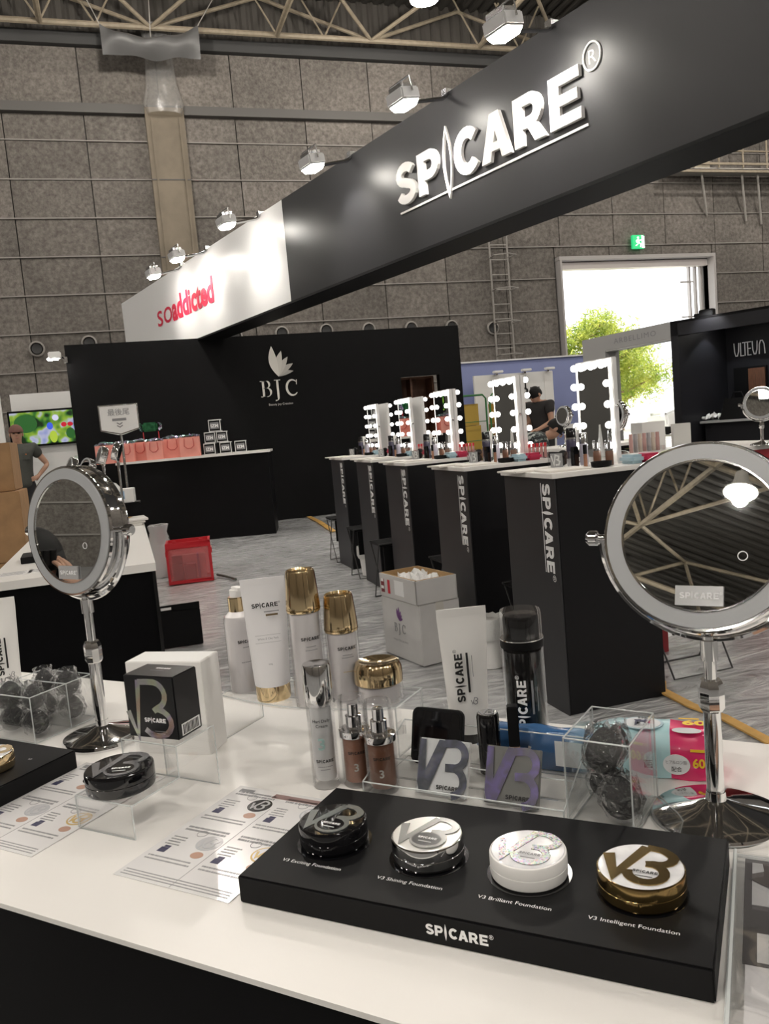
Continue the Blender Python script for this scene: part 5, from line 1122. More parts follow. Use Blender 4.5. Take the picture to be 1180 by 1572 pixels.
# --- stepped clear riser, black compact, product box, white plinth
rs2 = thing('step_riser', 'two-step clear acrylic riser under the black product box', 'riser', tw(-.425, .137), TA); t = .0022
uL, uR = -.043, .043; z1, z2 = .038, .075; v1, v2 = .075, .142
for nm, c, s in (('lower_front', (0, 0, z1/2), (.086, t, z1)), ('lower_tread', (0, v1/2, z1), (.086, v1, t)), ('upper_front', (0, v1, (z1+z2)/2), (.086, t, z2-z1)), ('upper_tread', (0, (v1+v2)/2, z2), (.086, v2-v1, t)), ('back_panel', (0, v2, z2/2), (.086, t, z2))):
    MB().box(*c, *s).build(nm, ACR, rs2)
sg = []
for x in (uL, uR): sg += [((x, 0, 0), (x, 0, z1)), ((x, 0, z1), (x, v1, z1)), ((x, v1, z1), (x, v1, z2)), ((x, v1, z2), (x, v2, z2)), ((x, v2, z2), (x, v2, 0))]
sg += [((uL, 0, z1), (uR, 0, z1)), ((uL, v1, z2), (uR, v1, z2)), ((uL, 0, 0), (uR, 0, 0)), ((uL, v2, 0), (uR, v2, 0)), ((uL, v1, z1), (uR, v1, z1))]
edges('polished_edge', rs2, sg)
compact(tw(-.430, .170, TZ+z1+.0015), .0385, .0255, BGLOSS, BGLOSS, mat('grey_emblem2', (.40, .40, .42), .2, metal=.7), PRINTW, 'large glossy black compact lying on the clear step riser', rz=TA+R_(28), inner=BGLOSS)
pb = thing('product_box', 'black product box with iridescent emblem on the clear step riser', 'product box', tw(-.427, .2460, TZ+z2+.0012), TA+R_(4))
pw, pd, ph = .074, .045, .076
MB().box(0, 0, ph/2, pw, pd, ph).build('carton', mat('box_black', (.006, .006, .007), .3), pb, bev=.0012)
Mf = frame((0, -pd/2, 0), (1, 0, 0), (0, 0, 1))
sq = MB(); L_ = lambda pts: [(x*pw, z*ph) for x, z in pts]
sq.ribbon(L_([(-.46, .42), (-.30, .02), (-.20, .93)]), .0075, 0, .0005, Mf); sq.ribbon(L_([(-.205, .90), (-.02, .91)]+arc_pts(.08, .70, .23, .21, 80, -70, 8)+[(.10, .47)]), .0072, 0, .0006, Mf); sq.ribbon(L_([(.06, .44), (.10, .47)]+arc_pts(.10, .26, .29, .22, 80, -120, 9)+[(-.14, .14)]), .0072, 0, .0007, Mf)
sq.build('emblem', HOLO, pb, smooth=0); spicare(.0052, reg=False, d=.04).build('front_lettering', PRINTW, pb, Mf @ TR(.005, ph*.26, .0004))
for k in (0, 1): MB().box(.012, ph*(.12-.035*k), .0006, .018-.006*k, .0006, .0003, Mf).build('small_print', PRINTG, pb)
spicare(.0036, reg=False, d=.04).build('lid_lettering', PRINTW, pb, TR(0, .006, ph)); MB().box(-.002, -.002, ph+.0003, .02, .001, .0003).build('lid_small_print', PRINTG, pb)
Ms = frame((pw/2, 0, 0), (0, 1, 0), (0, 0, 1)); MB().box(.001, .010, .0004, .034, .014, .0006, Ms).build('barcode_label', PRINTW, pb)
for k in range(11): MB().box(-.013+.0027*k, .010, .0009, .0011+.0006*(k % 3 == 0), .0115, .0003, Ms).build('barcode_bar', PRINTK, pb)
pln = thing('white_plinth', 'plain white block standing behind the black product box', 'plinth', tw(-.516, .361), TA+R_(12)); MB().box(0, 0, .065, .116, .050, .130).build('block', mat('plinth_white', (.80, .79, .77), .5), pln, bev=.0008); MB().box(0, 0, .1302, .112, .046, .0006).build('top_sheet', WPAINT, pln)

# --- leaflets
PAPER = mat('gloss_paper', (.78, .77, .77), .18, coat=.3); SKIN1 = mat('swatch_beige', (.46, .28, .21), .4); NAVY = mat('navy_print', (.05, .05, .10), .5); BRN = mat('mauve_print', (.30, .20, .19), .5)
def leaflet(u0, v0, w_, d_, lab):
    e = thing('price_leaflet', lab, 'leaflet', tw(u0+w_/2, v0+d_/2, TZ+.0004), TA); MB().box(0, 0, .0003, w_, d_, .0006).build('sheet', PAPER, e); z = .0007
    def pr(nm, x, y, sx, sy, m): MB().box(x, y, z, sx, sy, .0002).build(nm, m, e)
    pr('heading_bar', w_*.17, d_*.445, w_*.55, .010, BRN); pr('heading_mark', -w_*.38, d_*.455, .020, .006, PRINTG)
    rnd = random.Random(int(u0*1000)); pic = [(mat('pic_black', (.03, .03, .03), .2), mat('pic_grey', (.45, .45, .46), .3)), (mat('pic_silver', (.55, .56, .58), .2), mat('pic_pearl', (.70, .70, .72), .2)), (mat('pic_silver'), mat('pic_grey')), (mat('pic_gold', (.55, .38, .12), .3), mat('pic_pearl'))]
    for k, (cx, cy) in enumerate(((-.235, .25), (.255, .25), (-.235, -.18), (.255, -.18))):
        X, Y = cx*w_, cy*d_; cxx = X+w_*.12; cyy = Y+d_*.07
        MB().lathe([(.0145, z-.0001), (.0145, z+.0002)], 32, TR(cxx, cyy, 0)).build('compact_picture', pic[k][0], e); MB().lathe([(.0125, z), (.0125, z+.0003)], 32, TR(cxx, cyy, 0)).build('compact_picture', pic[k][0] if k == 0 else pic[k][1], e)
        v3_mark(.012, .26, z+.0003, TR(cxx, cyy, 0), h=.0002).build('picture_emblem', pic[k][1] if k == 0 else pic[k][0], e, smooth=0)
        MB().lathe([(.0075, z-.0001), (.0075, z+.0001)], 24, TR(cxx+.003, cyy-d_*.115, 0), 1, .8).build('colour_swatch', SKIN1, e)
        MB().ribbon([(cxx-.021+.006*math.cos(2*PI*i/16), cyy+.014+.006*math.sin(2*PI*i/16)) for i in range(16)], .0006, z, z+.0002, closed=True).build('price_bubble', PRINTG, e)
        pr('navy_patch', X-w_*.16, Y-d_*.055, .010, .009, NAVY); pr('navy_patch', X-w_*.155, Y-d_*.022, .008, .0035, NAVY)
        mb = MB()
        for r_ in range(2):
            x = X-w_*.20
            while x < X+w_*.17: s = rnd.uniform(.0014, .0028); mb.box(x, Y+d_*(.165-.028*r_)+.004, z, s*.8, .0032, .0002); x += s*1.15
        for r_ in range(4):
            x = X-w_*.21
            while x < X-w_*.21+w_*.16*rnd.uniform(.6, 1.05): s = rnd.uniform(.0008, .0018); mb.box(x, Y+d_*(.075-.024*r_), z, s*.8, .0017, .0002); x += s*1.2
        for r_ in range(2):
            x = X-w_*.21
            while x < X+w_*.18: s = rnd.uniform(.001, .0022); mb.box(x, Y-d_*(.115+.028*r_), z, s*.8, .0022, .0002); x += s*1.25
        mb.build('fine_print', PRINTG, e, smooth=0)['kind'] = 'stuff'
    pr('column_rule', 0, -.02, .0004, d_*.8, PRINTG); mb = MB()
    for r_ in range(3):
        x = -w_*.46
        while x < w_*.46: s = rnd.uniform(.0007, .0015); mb.box(x, -d_*(.435+.02*r_), z, s*.8, .0013, .0002); x += s*1.2
    mb.build('fine_print', PRINTG, e, smooth=0)['kind'] = 'stuff'
leaflet(-.352, .076, .146, .206, 'printed compact leaflet partly under the long display box')
leaflet(-.612, .071, .146, .206, 'printed compact leaflet partly under the clear step riser')

# --- clear boxes of wrapped puffs
PUFF = mat('puff_black', (.012, .012, .013), .85, noise_amt=.2, nscale=300)
def wrapped_puff(P, r, rz, seed, label, sx=1.0, sy=.55, sz=1.0, tilt=0.0):
    e = thing('wrapped_puff', label, 'puff', P, rz, 'black puffs in clear wrappers'); rnd = random.Random(seed); M = RX(tilt)
    MB().lathe([(r*math.sin(PI*i/10)*(1.0 if i < 6 else 1-.07*(i-5)), r*sz*(1-math.cos(PI*i/10))*(1+.015*i)) for i in range(11)], 24, M, sx, sy).build('puff', PUFF, e)
    rings = []
    for k in range(9):
        t_ = k/8; rr = r*(1.0+.22*math.sin(PI*t_))*(1 if k < 8 else 1.15); z = -.001+t_*r*2.5*sz; rr *= (.75+.25*math.sin(PI*min(1, t_*1.4)/1.4*1.2)) if k < 7 else .8
        rings.append([((rr*sx+rnd.uniform(-.13, .11)*r)*math.cos(2*PI*i/18), (rr*max(sy, .5)+rnd.uniform(-.09, .09)*r)*math.sin(2*PI*i/18), max(.0002, z+rnd.uniform(-.06, .06)*r)) for i in range(18)])
    MB().loft(rings, M, caps=False).build('clear_wrapper', FILM, e, smooth=0)
ab = thing('acrylic_box', 'clear acrylic box of wrapped puffs beside the chrome mirror with the reflected person', 'acrylic box', tw(-.803, .362), TA); open_box(ab, .112, .116, .071, divider=.008)
for k, (du, dv, dz, r, rz) in enumerate(((.028, -.031, .004, .0195, .3), (-.026, -.031, .004, .0195, .9), (.028, -.030, .042, .0190, -.4), (-.025, -.030, .042, .0195, 1.4), (.028, .034, .004, .0195, .6), (-.027, .034, .004, .019, -.5), (.027, .034, .042, .0195, .2), (-.026, .034, .042, .019, 2.0))):
    wrapped_puff(tw(-.803+du, .362+dv, TZ+dz), r, TA+rz, k, ['lower', 'lower', 'upper', 'upper', 'lower', 'lower', 'upper', 'upper'][k]+' wrapped black puff in the '+['front inner', 'front outer', 'front inner', 'front outer', 'back inner', 'back outer', 'back inner', 'back outer'][k]+' corner of the two-part clear box', 1.0, .8, .9)
ab2 = thing('acrylic_box', 'tall clear acrylic box of wrapped puffs between the grey card and pink wipes', 'acrylic box', tw(.082, .352), TA+R_(-4)); open_box(ab2, .066, .094, .094)
for k, (du, dv, dz, r) in enumerate(((.012, -.020, .004, .020), (-.012, .022, .004, .018), (-.003, -.016, .050, .021), (.0, .024, .045, .018))):
    wrapped_puff(tw(.082+du, .352+dv, TZ+dz), r, TA+.4*k, 20+k, ['lowest front wrapped puff in the tall clear box', 'lowest back wrapped puff in the tall clear box', 'round wrapped puff on top at the front of the tall clear box', 'wrapped puff on top at the back of the tall clear box'][k], 1.0, .6, 1.0)

# --- bottles on the curved clear shelf
SZ = .0655
sh = thing('curved_shelf', 'low clear acrylic shelf with curved front under the gold-capped bottles', 'shelf', tw(-.336, .40), TA)
plate = [(-.136, .0)]+[(-.136+.272*i/16, -.024*math.sin(PI*i/16)+.012*(i/16)) for i in range(1, 16)]+[(.136, .014), (.136, .092), (-.136, .092)]
MB().prism(plate, SZ-.003, SZ).build('top_plate', ACR, sh); edges('polished_edge', sh, [((a[0], a[1], SZ), (b[0], b[1], SZ)) for a, b in zip(plate, plate[1:]+plate[:1])]+[((-.135, 0, 0), (-.135, 0, SZ)), ((-.135, .091, 0), (-.135, .091, SZ)), ((-.135, 0, 0), (-.135, .091, 0)), ((.135, .014, 0), (.135, .014, SZ)), ((.135, .091, 0), (.135, .091, SZ)), ((.135, .014, 0), (.135, .091, 0))], .001)
MB().box(-.135, .046, SZ/2, .003, .092, SZ-.003).build('side_panel', ACR, sh); MB().box(.135, .053, SZ/2, .003, .078, SZ-.003).build('side_panel', ACR, sh)
MILK = mat('milky_glass', (.86, .83, .83), .25, coat=.5); CLG = clear_mat('clear_glass', (.985, .985, .99), .025, .03, .55)
def curved_logo(e, h, R, z, m, nm='lettering'): return bend(spicare(h, reg=True, d=.03), R).build(nm, m, e, TR(0, 0, z))
def bar(e, R, z, w_, h_, m, nm='small_print'):
    mb = MB(); n = 8
    for i in range(n): mb.box(-w_/2+w_*(i+.5)/n, 0, .0002, w_/n*.8, h_, .0004)
    return bend(mb, R).build(nm, m, e, TR(0, 0, z))
BG = 'bottles and jars on the display table'
def bottle_thing(nm, lab, cat, u, v, z=TZ, rot=0): P = tw(u, v, z); return thing(nm, lab, cat, P, to_cam(P)+rot, BG)
zs = TZ+SZ+.0008
e = bottle_thing('pump_bottle', 'milky bottle with gold neck and white pump top on the curved shelf', 'bottle', -.446, .4275, zs, .35); R = .0205
MB().lathe([(R*.9, 0), (R, .002), (R, .098), (R*.93, .108), (R*.6, .115)], 40).build('bottle_body', MILK, e); MB().lathe([(R*.62, .115), (R*.62, .134), (R*.58, .135)], 32).build('gold_collar', GOLD, e)
MB().lathe([(R*.45, .135), (R*.45, .145), (R*.30, .146), (R*.30, .149)], 24).build('pump_head', WPLAST, e); MB().box(0, -.008, .147, .008, .022, .005).build('pump_spout', WPLAST, e)
MB().lathe([(R*1.05, 0), (R*1.05, .10), (R*1.0, .108)], 40).build('clear_shell', CLG, e); curved_logo(e, .0042, R*1.06, .072, PRINTK); bar(e, R*1.06, .045, .020, .0008, PRINTG); bar(e, R*1.06, .066, .012, .0008, PRINTG)
def tube_thing(nm, lab, u, v, z, Ht, Wt, Rb, cap_m, cap_h, body, upright_logo, rot=0):
    e = bottle_thing(nm, lab, 'tube', u, v, z, rot); MB().lathe([(Rb*.96, 0), (Rb, .002), (Rb, cap_h), (Rb*.9, cap_h+.001)], 36).build('cap', cap_m, e)
    rings = []; n = 36; Hc = cap_h
    for t_ in (0, .04, .2, .4, .6, .75, .86, .93, .935, 1.0):
        a = Rb*1.02+(Wt/2-Rb*1.02)*min(1, t_/.93); b = Rb*1.02*max(.05, 1-(t_/.93)**1.25) if t_ < .93 else .0012
        rings.append([(a*math.cos(2*PI*i/n), b*math.sin(2*PI*i/n), Hc+(Ht-Hc)*t_) for i in range(n)])
    MB().loft(rings).build('tube_body', body, e, smooth=50)
    return e
e = tube_thing('cream_tube', 'white clay-mask tube with gold cap on the curved shelf', -.384, .4085, zs, .166, .060, .0235, GOLD, .021, mat('satin_tube', (.78, .77, .78), .28, coat=.3), None)
Mt = frame((0, -.0118, .128), (1, 0, 0), (0, .13, 1)); spicare(.0058, d=.03).build('lettering', PRINTK, e, Mt); MB().box(.008, -.006, .0003, .02, .0012, .0004, Mt).build('small_print', PRINTG, e); MB().box(.008, -.0105, .0003, .016, .0024, .0004, Mt).build('gold_script', GOLD, e)
Mt = frame((0, -.0195, .086), (1, 0, 0), (0, .10, 1)); lettering('White Z Clay Pack', .0026, Mt, PRINTG, e, name='product_name', width=.028, ext=.0); 
for zz in (.006, -.004): MB().box(0, zz, .0003, .034, .0003, .0003, Mt).build('name_rule', PRINTG, e)
Mt = frame((0, -.0225, .052), (1, 0, 0), (0, .05, 1)); lettering('200g', .0020, Mt, PRINTG, e, name='weight_mark', ext=.0)
def gold_bottle(lab, u, v, Ht, R, Hg):
    e = bottle_thing('gold_cap_bottle', lab, 'bottle', u, v, zs, .25)
    MB().lathe([(R*.80, .003), (R*.84, .005), (R*.86, Ht-Hg)], 40).build('bottle_body', MILK, e); MB().lathe([(R*.95, 0), (R, .003), (R*.98, Ht-Hg-.001), (R*.90, Ht-Hg)], 40).build('clear_shell', CLG, e)
    MB().lathe([(R*.98, Ht-Hg), (R*1.01, Ht-Hg+.002), (R*1.0, Ht-Hg+.01), (R*.86, Ht-.004), (R*.82, Ht-.001), (R*.74, Ht), (R*.70, Ht-.003), (.0001, Ht-.003)], 40).build('gold_cap', GOLD, e)
    MB().lathe([(R*1.015, Ht-Hg+.003), (R*1.015, Ht-Hg+.0042)], 40).build('cap_groove', BRONZE, e)
    curved_logo(e, .0042, R*1.005, Ht*.50, PRINTK); bar(e, R*1.005, Ht*.455, .013, .0008, PRINTG); bar(e, R*1.005, Ht*.43, .016, .0008, PRINTG); bar(e, R*1.005, Ht*.30, .015, .0010, mat('pale_gold_print', (.65, .52, .32), .4))
gold_bottle('taller clear bottle with gold cap on the curved shelf', -.316, .400, .180, .0222, .055)
gold_bottle('shorter clear bottle with gold cap on the curved shelf', -.279, .428, .143, .0222, .050)
e = bottle_thing('cream_jar', 'low clear jar with wide gold lid on the curved shelf', 'jar', -.2315, .432, zs); R = .0315
MB().lathe([(R*.80, .004), (R*.86, .008), (R*.86, .024)], 40).build('jar_core', MILK, e); MB().lathe([(R*.86, 0), (R*.98, .004), (R, .014), (R*.97, .026)], 40).build('jar_glass', CLG, e)
MB().lathe([(R*.96, .026), (R*1.0, .027), (R*1.0, .030), (R*1.01, .034), (R*.99, .046), (R*.90, .053), (R*.80, .0545), (R*.4, .0515), (.0001, .051)], 48).build('gold_lid', GOLD, e)
# --- cream pump and two foundation pumps in front of the shelf
e = bottle_thing('cream_bottle', 'slim clear cream bottle with tall silver cap in front of the curved shelf', 'bottle', -.250, .318); R = .0166; Ht = .150
MB().lathe([(R*.74, .010), (R*.78, .012), (R*.78, Ht-.046)], 36).build('bottle_body', mat('pearl_body', (.66, .67, .67), .2, coat=.4), e); MB().lathe([(R*.92, 0), (R, .002), (R, Ht-.044)], 36).build('clear_shell', CLG, e)
MB().lathe([(R*.9, Ht-.050), (R*.98, Ht-.046), (R*1.02, Ht-.040), (R*1.02, Ht-.003), (R*.95, Ht), (.0001, Ht-.002)], 40).build('silver_cap', CHROME, e)
for k, s in enumerate(('Hari Daily', 'Cream')):
    me = text_mesh(s, 1.0, ext=.0, bold=.01); x0, x1, y0, y1 = bounds(me); mb = MB().mesh(me, Matrix.Diagonal((.0052, .0052, 1, 1)) @ TR(-(x0+x1)/2, 0, .0003)); bend(mb, R*1.005).build('product_name', PRINTK, e, TR(0, 0, .083-.006*k), smooth=0)
mb = MB().mesh(text_mesh('3', 1.0, bold=.02), Matrix.Diagonal((.020, .020, 1, 1)) @ TR(-.1, 0, .0004)); bend(mb, R*1.005).build('emblem', mat('teal_foil', (.35, .52, .50), .3, metal=.4), e, TR(0, 0, .050), smooth=0)
curved_logo(e, .0036, R*1.005, .034, PRINTK); bar(e, R*1.005, .029, .018, .0007, PRINTG); bar(e, R*1.005, .0255, .012, .0007, PRINTG)
for (u, v, lab, op) in ((-.2155, .335, 'brown foundation pump bottle beside the slim cream bottle', 0), (-.1775, .328, 'brown foundation pump bottle beside the clear card tray', 1)):
    e = bottle_thing('foundation_pump', lab, 'bottle', u, v); R = .0185; Ht = .109
    MB().lathe([(R*.78, .006), (R*.82, .008), (R*.82, .058), (R*.7, .061)], 36).build('foundation_core', BROWN if op else mat('foundation_tan', (.26, .125, .08), .3, coat=.3), e); MB().lathe([(R*.93, 0), (R, .002), (R, .060), (R*.95, .062)], 36).build('glass_shell', CLG, e)
    MB().lathe([(R*.99, .060), (R*1.01, .061), (R*1.01, .068), (R*.8, .0685), (R*.52, .069), (R*.52, .084), (R*.36, .0845), (R*.36, .098), (.0001, .0985)], 36).build('silver_pump', CHROME, e)
    MB().lathe([(R*.97, .0685), (R*.95, .100), (R*.88, .107), (R*.6, Ht), (.0001, Ht)], 36).build('clear_cap', CLG, e)
    curved_logo(e, .0034, R*1.005, .042, PRINTK); mb = MB().mesh(text_mesh('3', 1.0, bold=.02), Matrix.Diagonal((.013, .013, 1, 1)) @ TR(-.1, 0, .0004)); bend(mb, R*1.005).build('emblem', mat('grey_foil', (.45, .45, .42), .3, metal=.4), e, TR(0, 0, .022), smooth=0)
# --- clear card tray
ty = thing('card_tray', 'clear acrylic tray with tiers holding the square cards', 'tray', tw(-.076, .365), TA)
Lt, Dt = .235, .115
MB().box(0, 0, .0015, Lt, Dt, .003).build('floor_plate', ACR, ty); MB().box(0, -Dt/2, .008, Lt, .003, .016).build('front_lip', ACR, ty); MB().box(0, -.005, .012, Lt, .003, .024).build('tier_wall', ACR, ty); MB().box(0, Dt/2, .024, Lt, .003, .048).build('back_wall', ACR, ty)
for s in (-1, 1): MB().prism([(-Dt/2, 0), (Dt/2, 0), (Dt/2, .048), (-Dt/2, .016)], -.0015, .0015, frame((s*Lt/2, 0, 0), (0, 1, 0), (0, 0, 1))).build('side_wall', ACR, ty)
X, Y = Lt/2, Dt/2
edges('polished_edge', ty, [((-X, -Y, .016), (X, -Y, .016)), ((-X, -Y, .001), (X, -Y, .001)), ((-X, -.005, .024), (X, -.005, .024)), ((-X, Y, .048), (X, Y, .048))]+[((s*X, -Y, .016), (s*X, Y, .048)) for s in (-1, 1)]+[((s*X, -Y, 0), (s*X, -Y, .016)) for s in (-1, 1)], .0009)
def v3_card(u, v, lab, base, mk_, rot=0):
    s = .0605; ln = R_(-24)
    e = thing('brand_card', lab, 'card', M=TR(*tw(u, v, TZ+.0045)) @ RZ(TA+rot) @ RX(ln)); th = .007
    MB().box(0, th/2, s/2, s, th, s).build('card_block', base, e, bev=.0006); MB().box(0, -.0006, s/2, s*1.02, .0012, s*1.02).build('clear_cover', clear_mat('card_cover', (.96, .97, .98), .03, .02, .5), e)
    Mc = frame((0, -.0014, 0), (1, 0, 0), (0, 0, 1)); L_ = lambda pts: [(x*s, z*s) for x, z in pts]
    sq = MB(); sq.prism(L_([(-.49, .98), (-.37, .98), (-.34, .42), (-.10, .99), (.10, .99), (-.26, .04), (-.44, .04), (-.49, .2)]), 0, .0004, Mc)
    sq.ribbon(L_([(.02, .93)]+arc_pts(.24, .73, .20, .22, 90, -80, 9)+[(.08, .50)]), .0085, 0, .0005, Mc); sq.ribbon(L_([(.06, .50)]+arc_pts(.20, .26, .24, .25, 85, -85, 9)), .0085, 0, .0006, Mc)
    sq.build('emblem', mk_, e, smooth=0); spicare(.0045, d=.03).build('lettering', PRINTK, e, Mc @ TR(.008, .0065, .0004)); MB().box(.011, .0042, .0005, .018, .0006, .0002, Mc).build('small_print', PRINTG, e)
SLATE = mat('slate_foil', (.16, .17, .21), .2, metal=.7); _holo(SLATE, 55, ((.22, .23, .26), (.12, .13, .15), (.18, .19, .26), (.30, .30, .31)))
VIOL = mat('violet_foil', (.22, .16, .45), .2, metal=.7); _holo(VIOL, 40, ((.14, .14, .16), (.24, .20, .42), (.17, .16, .22), (.20, .20, .21)))
v3_card(-.104, .324, 'white square brand card leaning in the clear tray', mat('card_white', (.74, .74, .73), .3), SLATE); v3_card(-.022, .324, 'grey square brand card leaning in the clear tray', mat('card_grey', (.20, .195, .18), .3), VIOL)
# --- black mirror compact, lipstick, gloss, bottle, tube behind the tray
P = tw(-.142, .395, TZ+.0045); e = thing('folding_mirror', 'black square folding mirror standing in the clear tray', 'hand mirror', M=TR(*P) @ RZ(TA) @ RX(R_(-16)))
def rsq(s, r, n=6): return [((s-r)*a+r*math.cos(R_(d0+90*i/n)), (s-r)*b+r*math.sin(R_(d0+90*i/n))) for a, b, d0 in ((1, 1, 0), (-1, 1, 90), (-1, -1, 180), (1, -1, 270)) for i in range(n+1)]
Mm = frame((0, 0, .034), (1, 0, 0), (0, 0, 1)); MB().prism(rsq(.034, .009), -.008, 0, Mm).build('mirror_case', BLKM, e, bev=.001); MB().prism(rsq(.0305, .007), 0, .0006, Mm).build('inner_face', BGLOSS, e); spicare(.003, d=.03).build('lettering', PRINTG, e, Mm @ TR(.018, -.012, .0007) @ RZ(R_(40)))
e = bottle_thing('lipstick_tube', 'glossy black round lipstick standing in the clear tray', 'lipstick', -.072, .402, TZ+.0038); R = .0133
MB().lathe([(R, 0), (R, .068), (R*.92, .0715), (R*.85, .072)], 36).build('case', BGLOSS, e); v3_mark(R*.8, .26, .0722).build('end_mark', PRINTG, e, smooth=0); MB().lathe([(R*.9, .0716), (R*.84, .0722), (R*.80, .0722)], 36).build('end_ring', SILVER, e)
e = bottle_thing('lip_gloss', 'slim gloss vial with black cap and shiny label standing in the clear tray', 'lip gloss', -.042, .405, TZ+.0038)
MB().box(0, 0, .017, .0125, .0125, .034).build('vial', mat('gloss_nude', (.40, .27, .19), .15, coat=.4), e, bev=.001); MB().box(0, 0, .058, .0128, .0128, .048).build('cap', BLKM, e, bev=.001); MB().box(0, -.0066, .022, .011, .0006, .007).build('holo_label', mat('holo_green', (.35, .80, .35), .15, metal=.7), e); MB().box(.001, -.0066, .008, .005, .0006, .007).build('small_label', mat('orange_print', (.55, .22, .08), .5), e)
e = tube_thing('cream_tube', 'large white cream tube with black cap and upright logo behind the clear tray', -.138, .500, TZ, .176, .066, .0245, BGLOSS, .013, mat('white_tube', (.80, .79, .77), .3, coat=.2), None, R_(10))
Mt = frame((-.006, -.0180, .088), (0, .07, 1), (-1, 0, 0)); spicare(.0105, d=.02).build('lettering', PRINTK, e, Mt)
MB().box(.006, -.0062, .0003, .052, .0028, .0004, Mt).build('caption_bar', PRINTK, e); MB().box(.014, -.0125, .0003, .028, .0007, .0003, Mt).build('small_print', PRINTG, e)
v3_mark(.0055, .2, .0003, Mt @ TR(-.032, -.0115, 0) @ RZ(R_(-90)), h=.0003).build('emblem', PRINTG, e, smooth=0)
e = tube_thing('cream_tube', 'white cream tube with upright logo beside the clear box of wrapped puffs', -.966, .425, TZ, .186, .064, .0245, BGLOSS, .013, mat('white_tube'), None, R_(-8))
Mt = frame((.004, -.0180, .088), (0, .07, 1), (-1, 0, 0)); spicare(.0105, d=.02).build('lettering', PRINTK, e, Mt); MB().box(.006, -.0062, .0003, .052, .0028, .0004, Mt).build('caption_bar', PRINTK, e); v3_mark(.0055, .2, .0003, Mt @ TR(-.032, -.0115, 0) @ RZ(R_(-90)), h=.0003).build('emblem', PRINTG, e, smooth=0)
e = bottle_thing('mist_bottle', 'large black bottle with clear shell and upright logo behind the lip gloss', 'bottle', -.050, .478, TZ, R_(-6)); R = .0262; Ht = .182
MB().lathe([(R*.86, .008), (R*.90, .010), (R*.90, .132)], 40).build('black_core', BGLOSS, e); MB().lathe([(R*.97, 0), (R, .003), (R*.99, .134), (R*.95, .136)], 40).build('clear_shell', clear_mat('thick_clear', (.96, .97, .98), .03, .02, .55), e)
MB().lathe([(R*.97, .0005), (R*.97, .012)], 40).build('foot', BLKM, e); MB().lathe([(R*1.0, .136), (R*1.02, .138), (R*1.02, .146), (R*.99, .147)], 40).build('black_collar', BLKM, e); MB().lathe([(R*1.025, .1465), (R*1.025, .1475)], 40).build('silver_ring', CHROME, e)
MB().lathe([(R*.84, .147), (R*.84, .172), (R*.78, .176)], 40).build('black_cap', BGLOSS, e); MB().lathe([(R*.98, .147), (R*.98, .177), (R*.93, Ht), (.0001, Ht)], 40).build('clear_overcap', CLG, e)
mb = spicare(.0112, d=.02); mb.v = [(-y+.004, x, z+.0004) for x, y, z in mb.v]; bend(mb, R*1.0).build('lettering', PRINTW, e, TR(-.0, 0, .066)); mb = MB(); mb.box(.0115, 0, .0003, .0025, .042, .0004); bend(mb, R*1.0).build('caption_bar', PRINTG, e, TR(0, 0, .078)); mb = MB(); mb.box(.018, 0, .0003, .001, .03, .0004); bend(mb, R).build('small_print', PRINTG, e, TR(0, 0, .075))
# --- wipes packs
def pillow(mb, L, D, H, M=None, n=14, m=8):
    vt = []; vb = []
    for j in range(m+1):
        for i in range(n+1):
            a = i/n*2-1; b = j/m*2-1; q = (1-abs(a)**6)*(1-abs(b)**6); zz = H/2*(max(0, q)**.4)
            wv = .0015*math.sin(9*a+4*b); vt.append((a*L/2, b*D/2, H/2+zz+wv*q)); vb.append((a*L/2, b*D/2, H/2-zz))
    fs = []; k = len(vt)
    for j in range(m):
        for i in range(n): q = j*(n+1)+i; fs += [(q, q+1, q+n+2, q+n+1), (k+q, k+q+n+1, k+q+n+2, k+q+1)]
    return mb.add(vt+vb, fs, M)
PKG = mat('pack_aqua', (.45, .68, .72), .25, coat=.4); PKP = mat('pack_pink', (.68, .03, .14), .25, coat=.4); PKB = mat('pack_blue', (.05, .14, .32), .25, coat=.5); YLW = mat('print_yellow', (.85, .55, .03), .4); PKW = mat('pack_white', (.80, .82, .84), .25, coat=.4)
e = thing('wipes_pack', 'pink and aqua soft pack of wipes with yellow 60 beside the tall clear box', 'wipes pack', tw(.106, .470), TA+R_(7)); Lp, Dp, Hp = .140, .055, .054
# an upright-sided soft pack: aqua half and pink half
def pack_part(nm, x0, x1, m):
    mb = MB(); rings = []; sec = [(-Dp/2, .001), (-Dp/2-.001, Hp*.5), (-Dp/2+.006, Hp*.93), (-Dp*.25, Hp), (Dp*.25, Hp*1.0), (Dp/2-.004, Hp*.9), (Dp/2, Hp*.4), (Dp/2, .001)]
    for i in range(7):
        x = x0+(x1-x0)*i/6; k = 1-.16*max(0, (abs(x)/(Lp/2))**6); rings.append([(x, y*k+.0008*math.sin(90*x), z*k+.001*math.sin(140*x+3*y)) for y, z in sec])
    mb.loft(rings).build(nm, m, e, smooth=60)
pack_part('aqua_half', -Lp/2, .016, PKG); pack_part('pink_half', .016, Lp/2, PKP)
Mf = frame((0, -Dp/2-.0012, 0), (1, 0, 0), (0, 0, 1)); Mtop = frame((0, 0, Hp+.0012), (1, 0, 0), (0, 1, 0))
MB().lathe([(.013, 0), (.013, .0006)], 28, Mf @ TR(.022, .019, 0), 1.1, .9).build('white_badge', PKW, e); lettering('ヒアルロン酸', .0042, Mf @ TR(.022, .020, .0008), PRINTG, e, width=.022, ext=.0); lettering('配合', .0055, Mf @ TR(.022, .0115, .0008), PRINTK, e, width=.011, ext=.0)
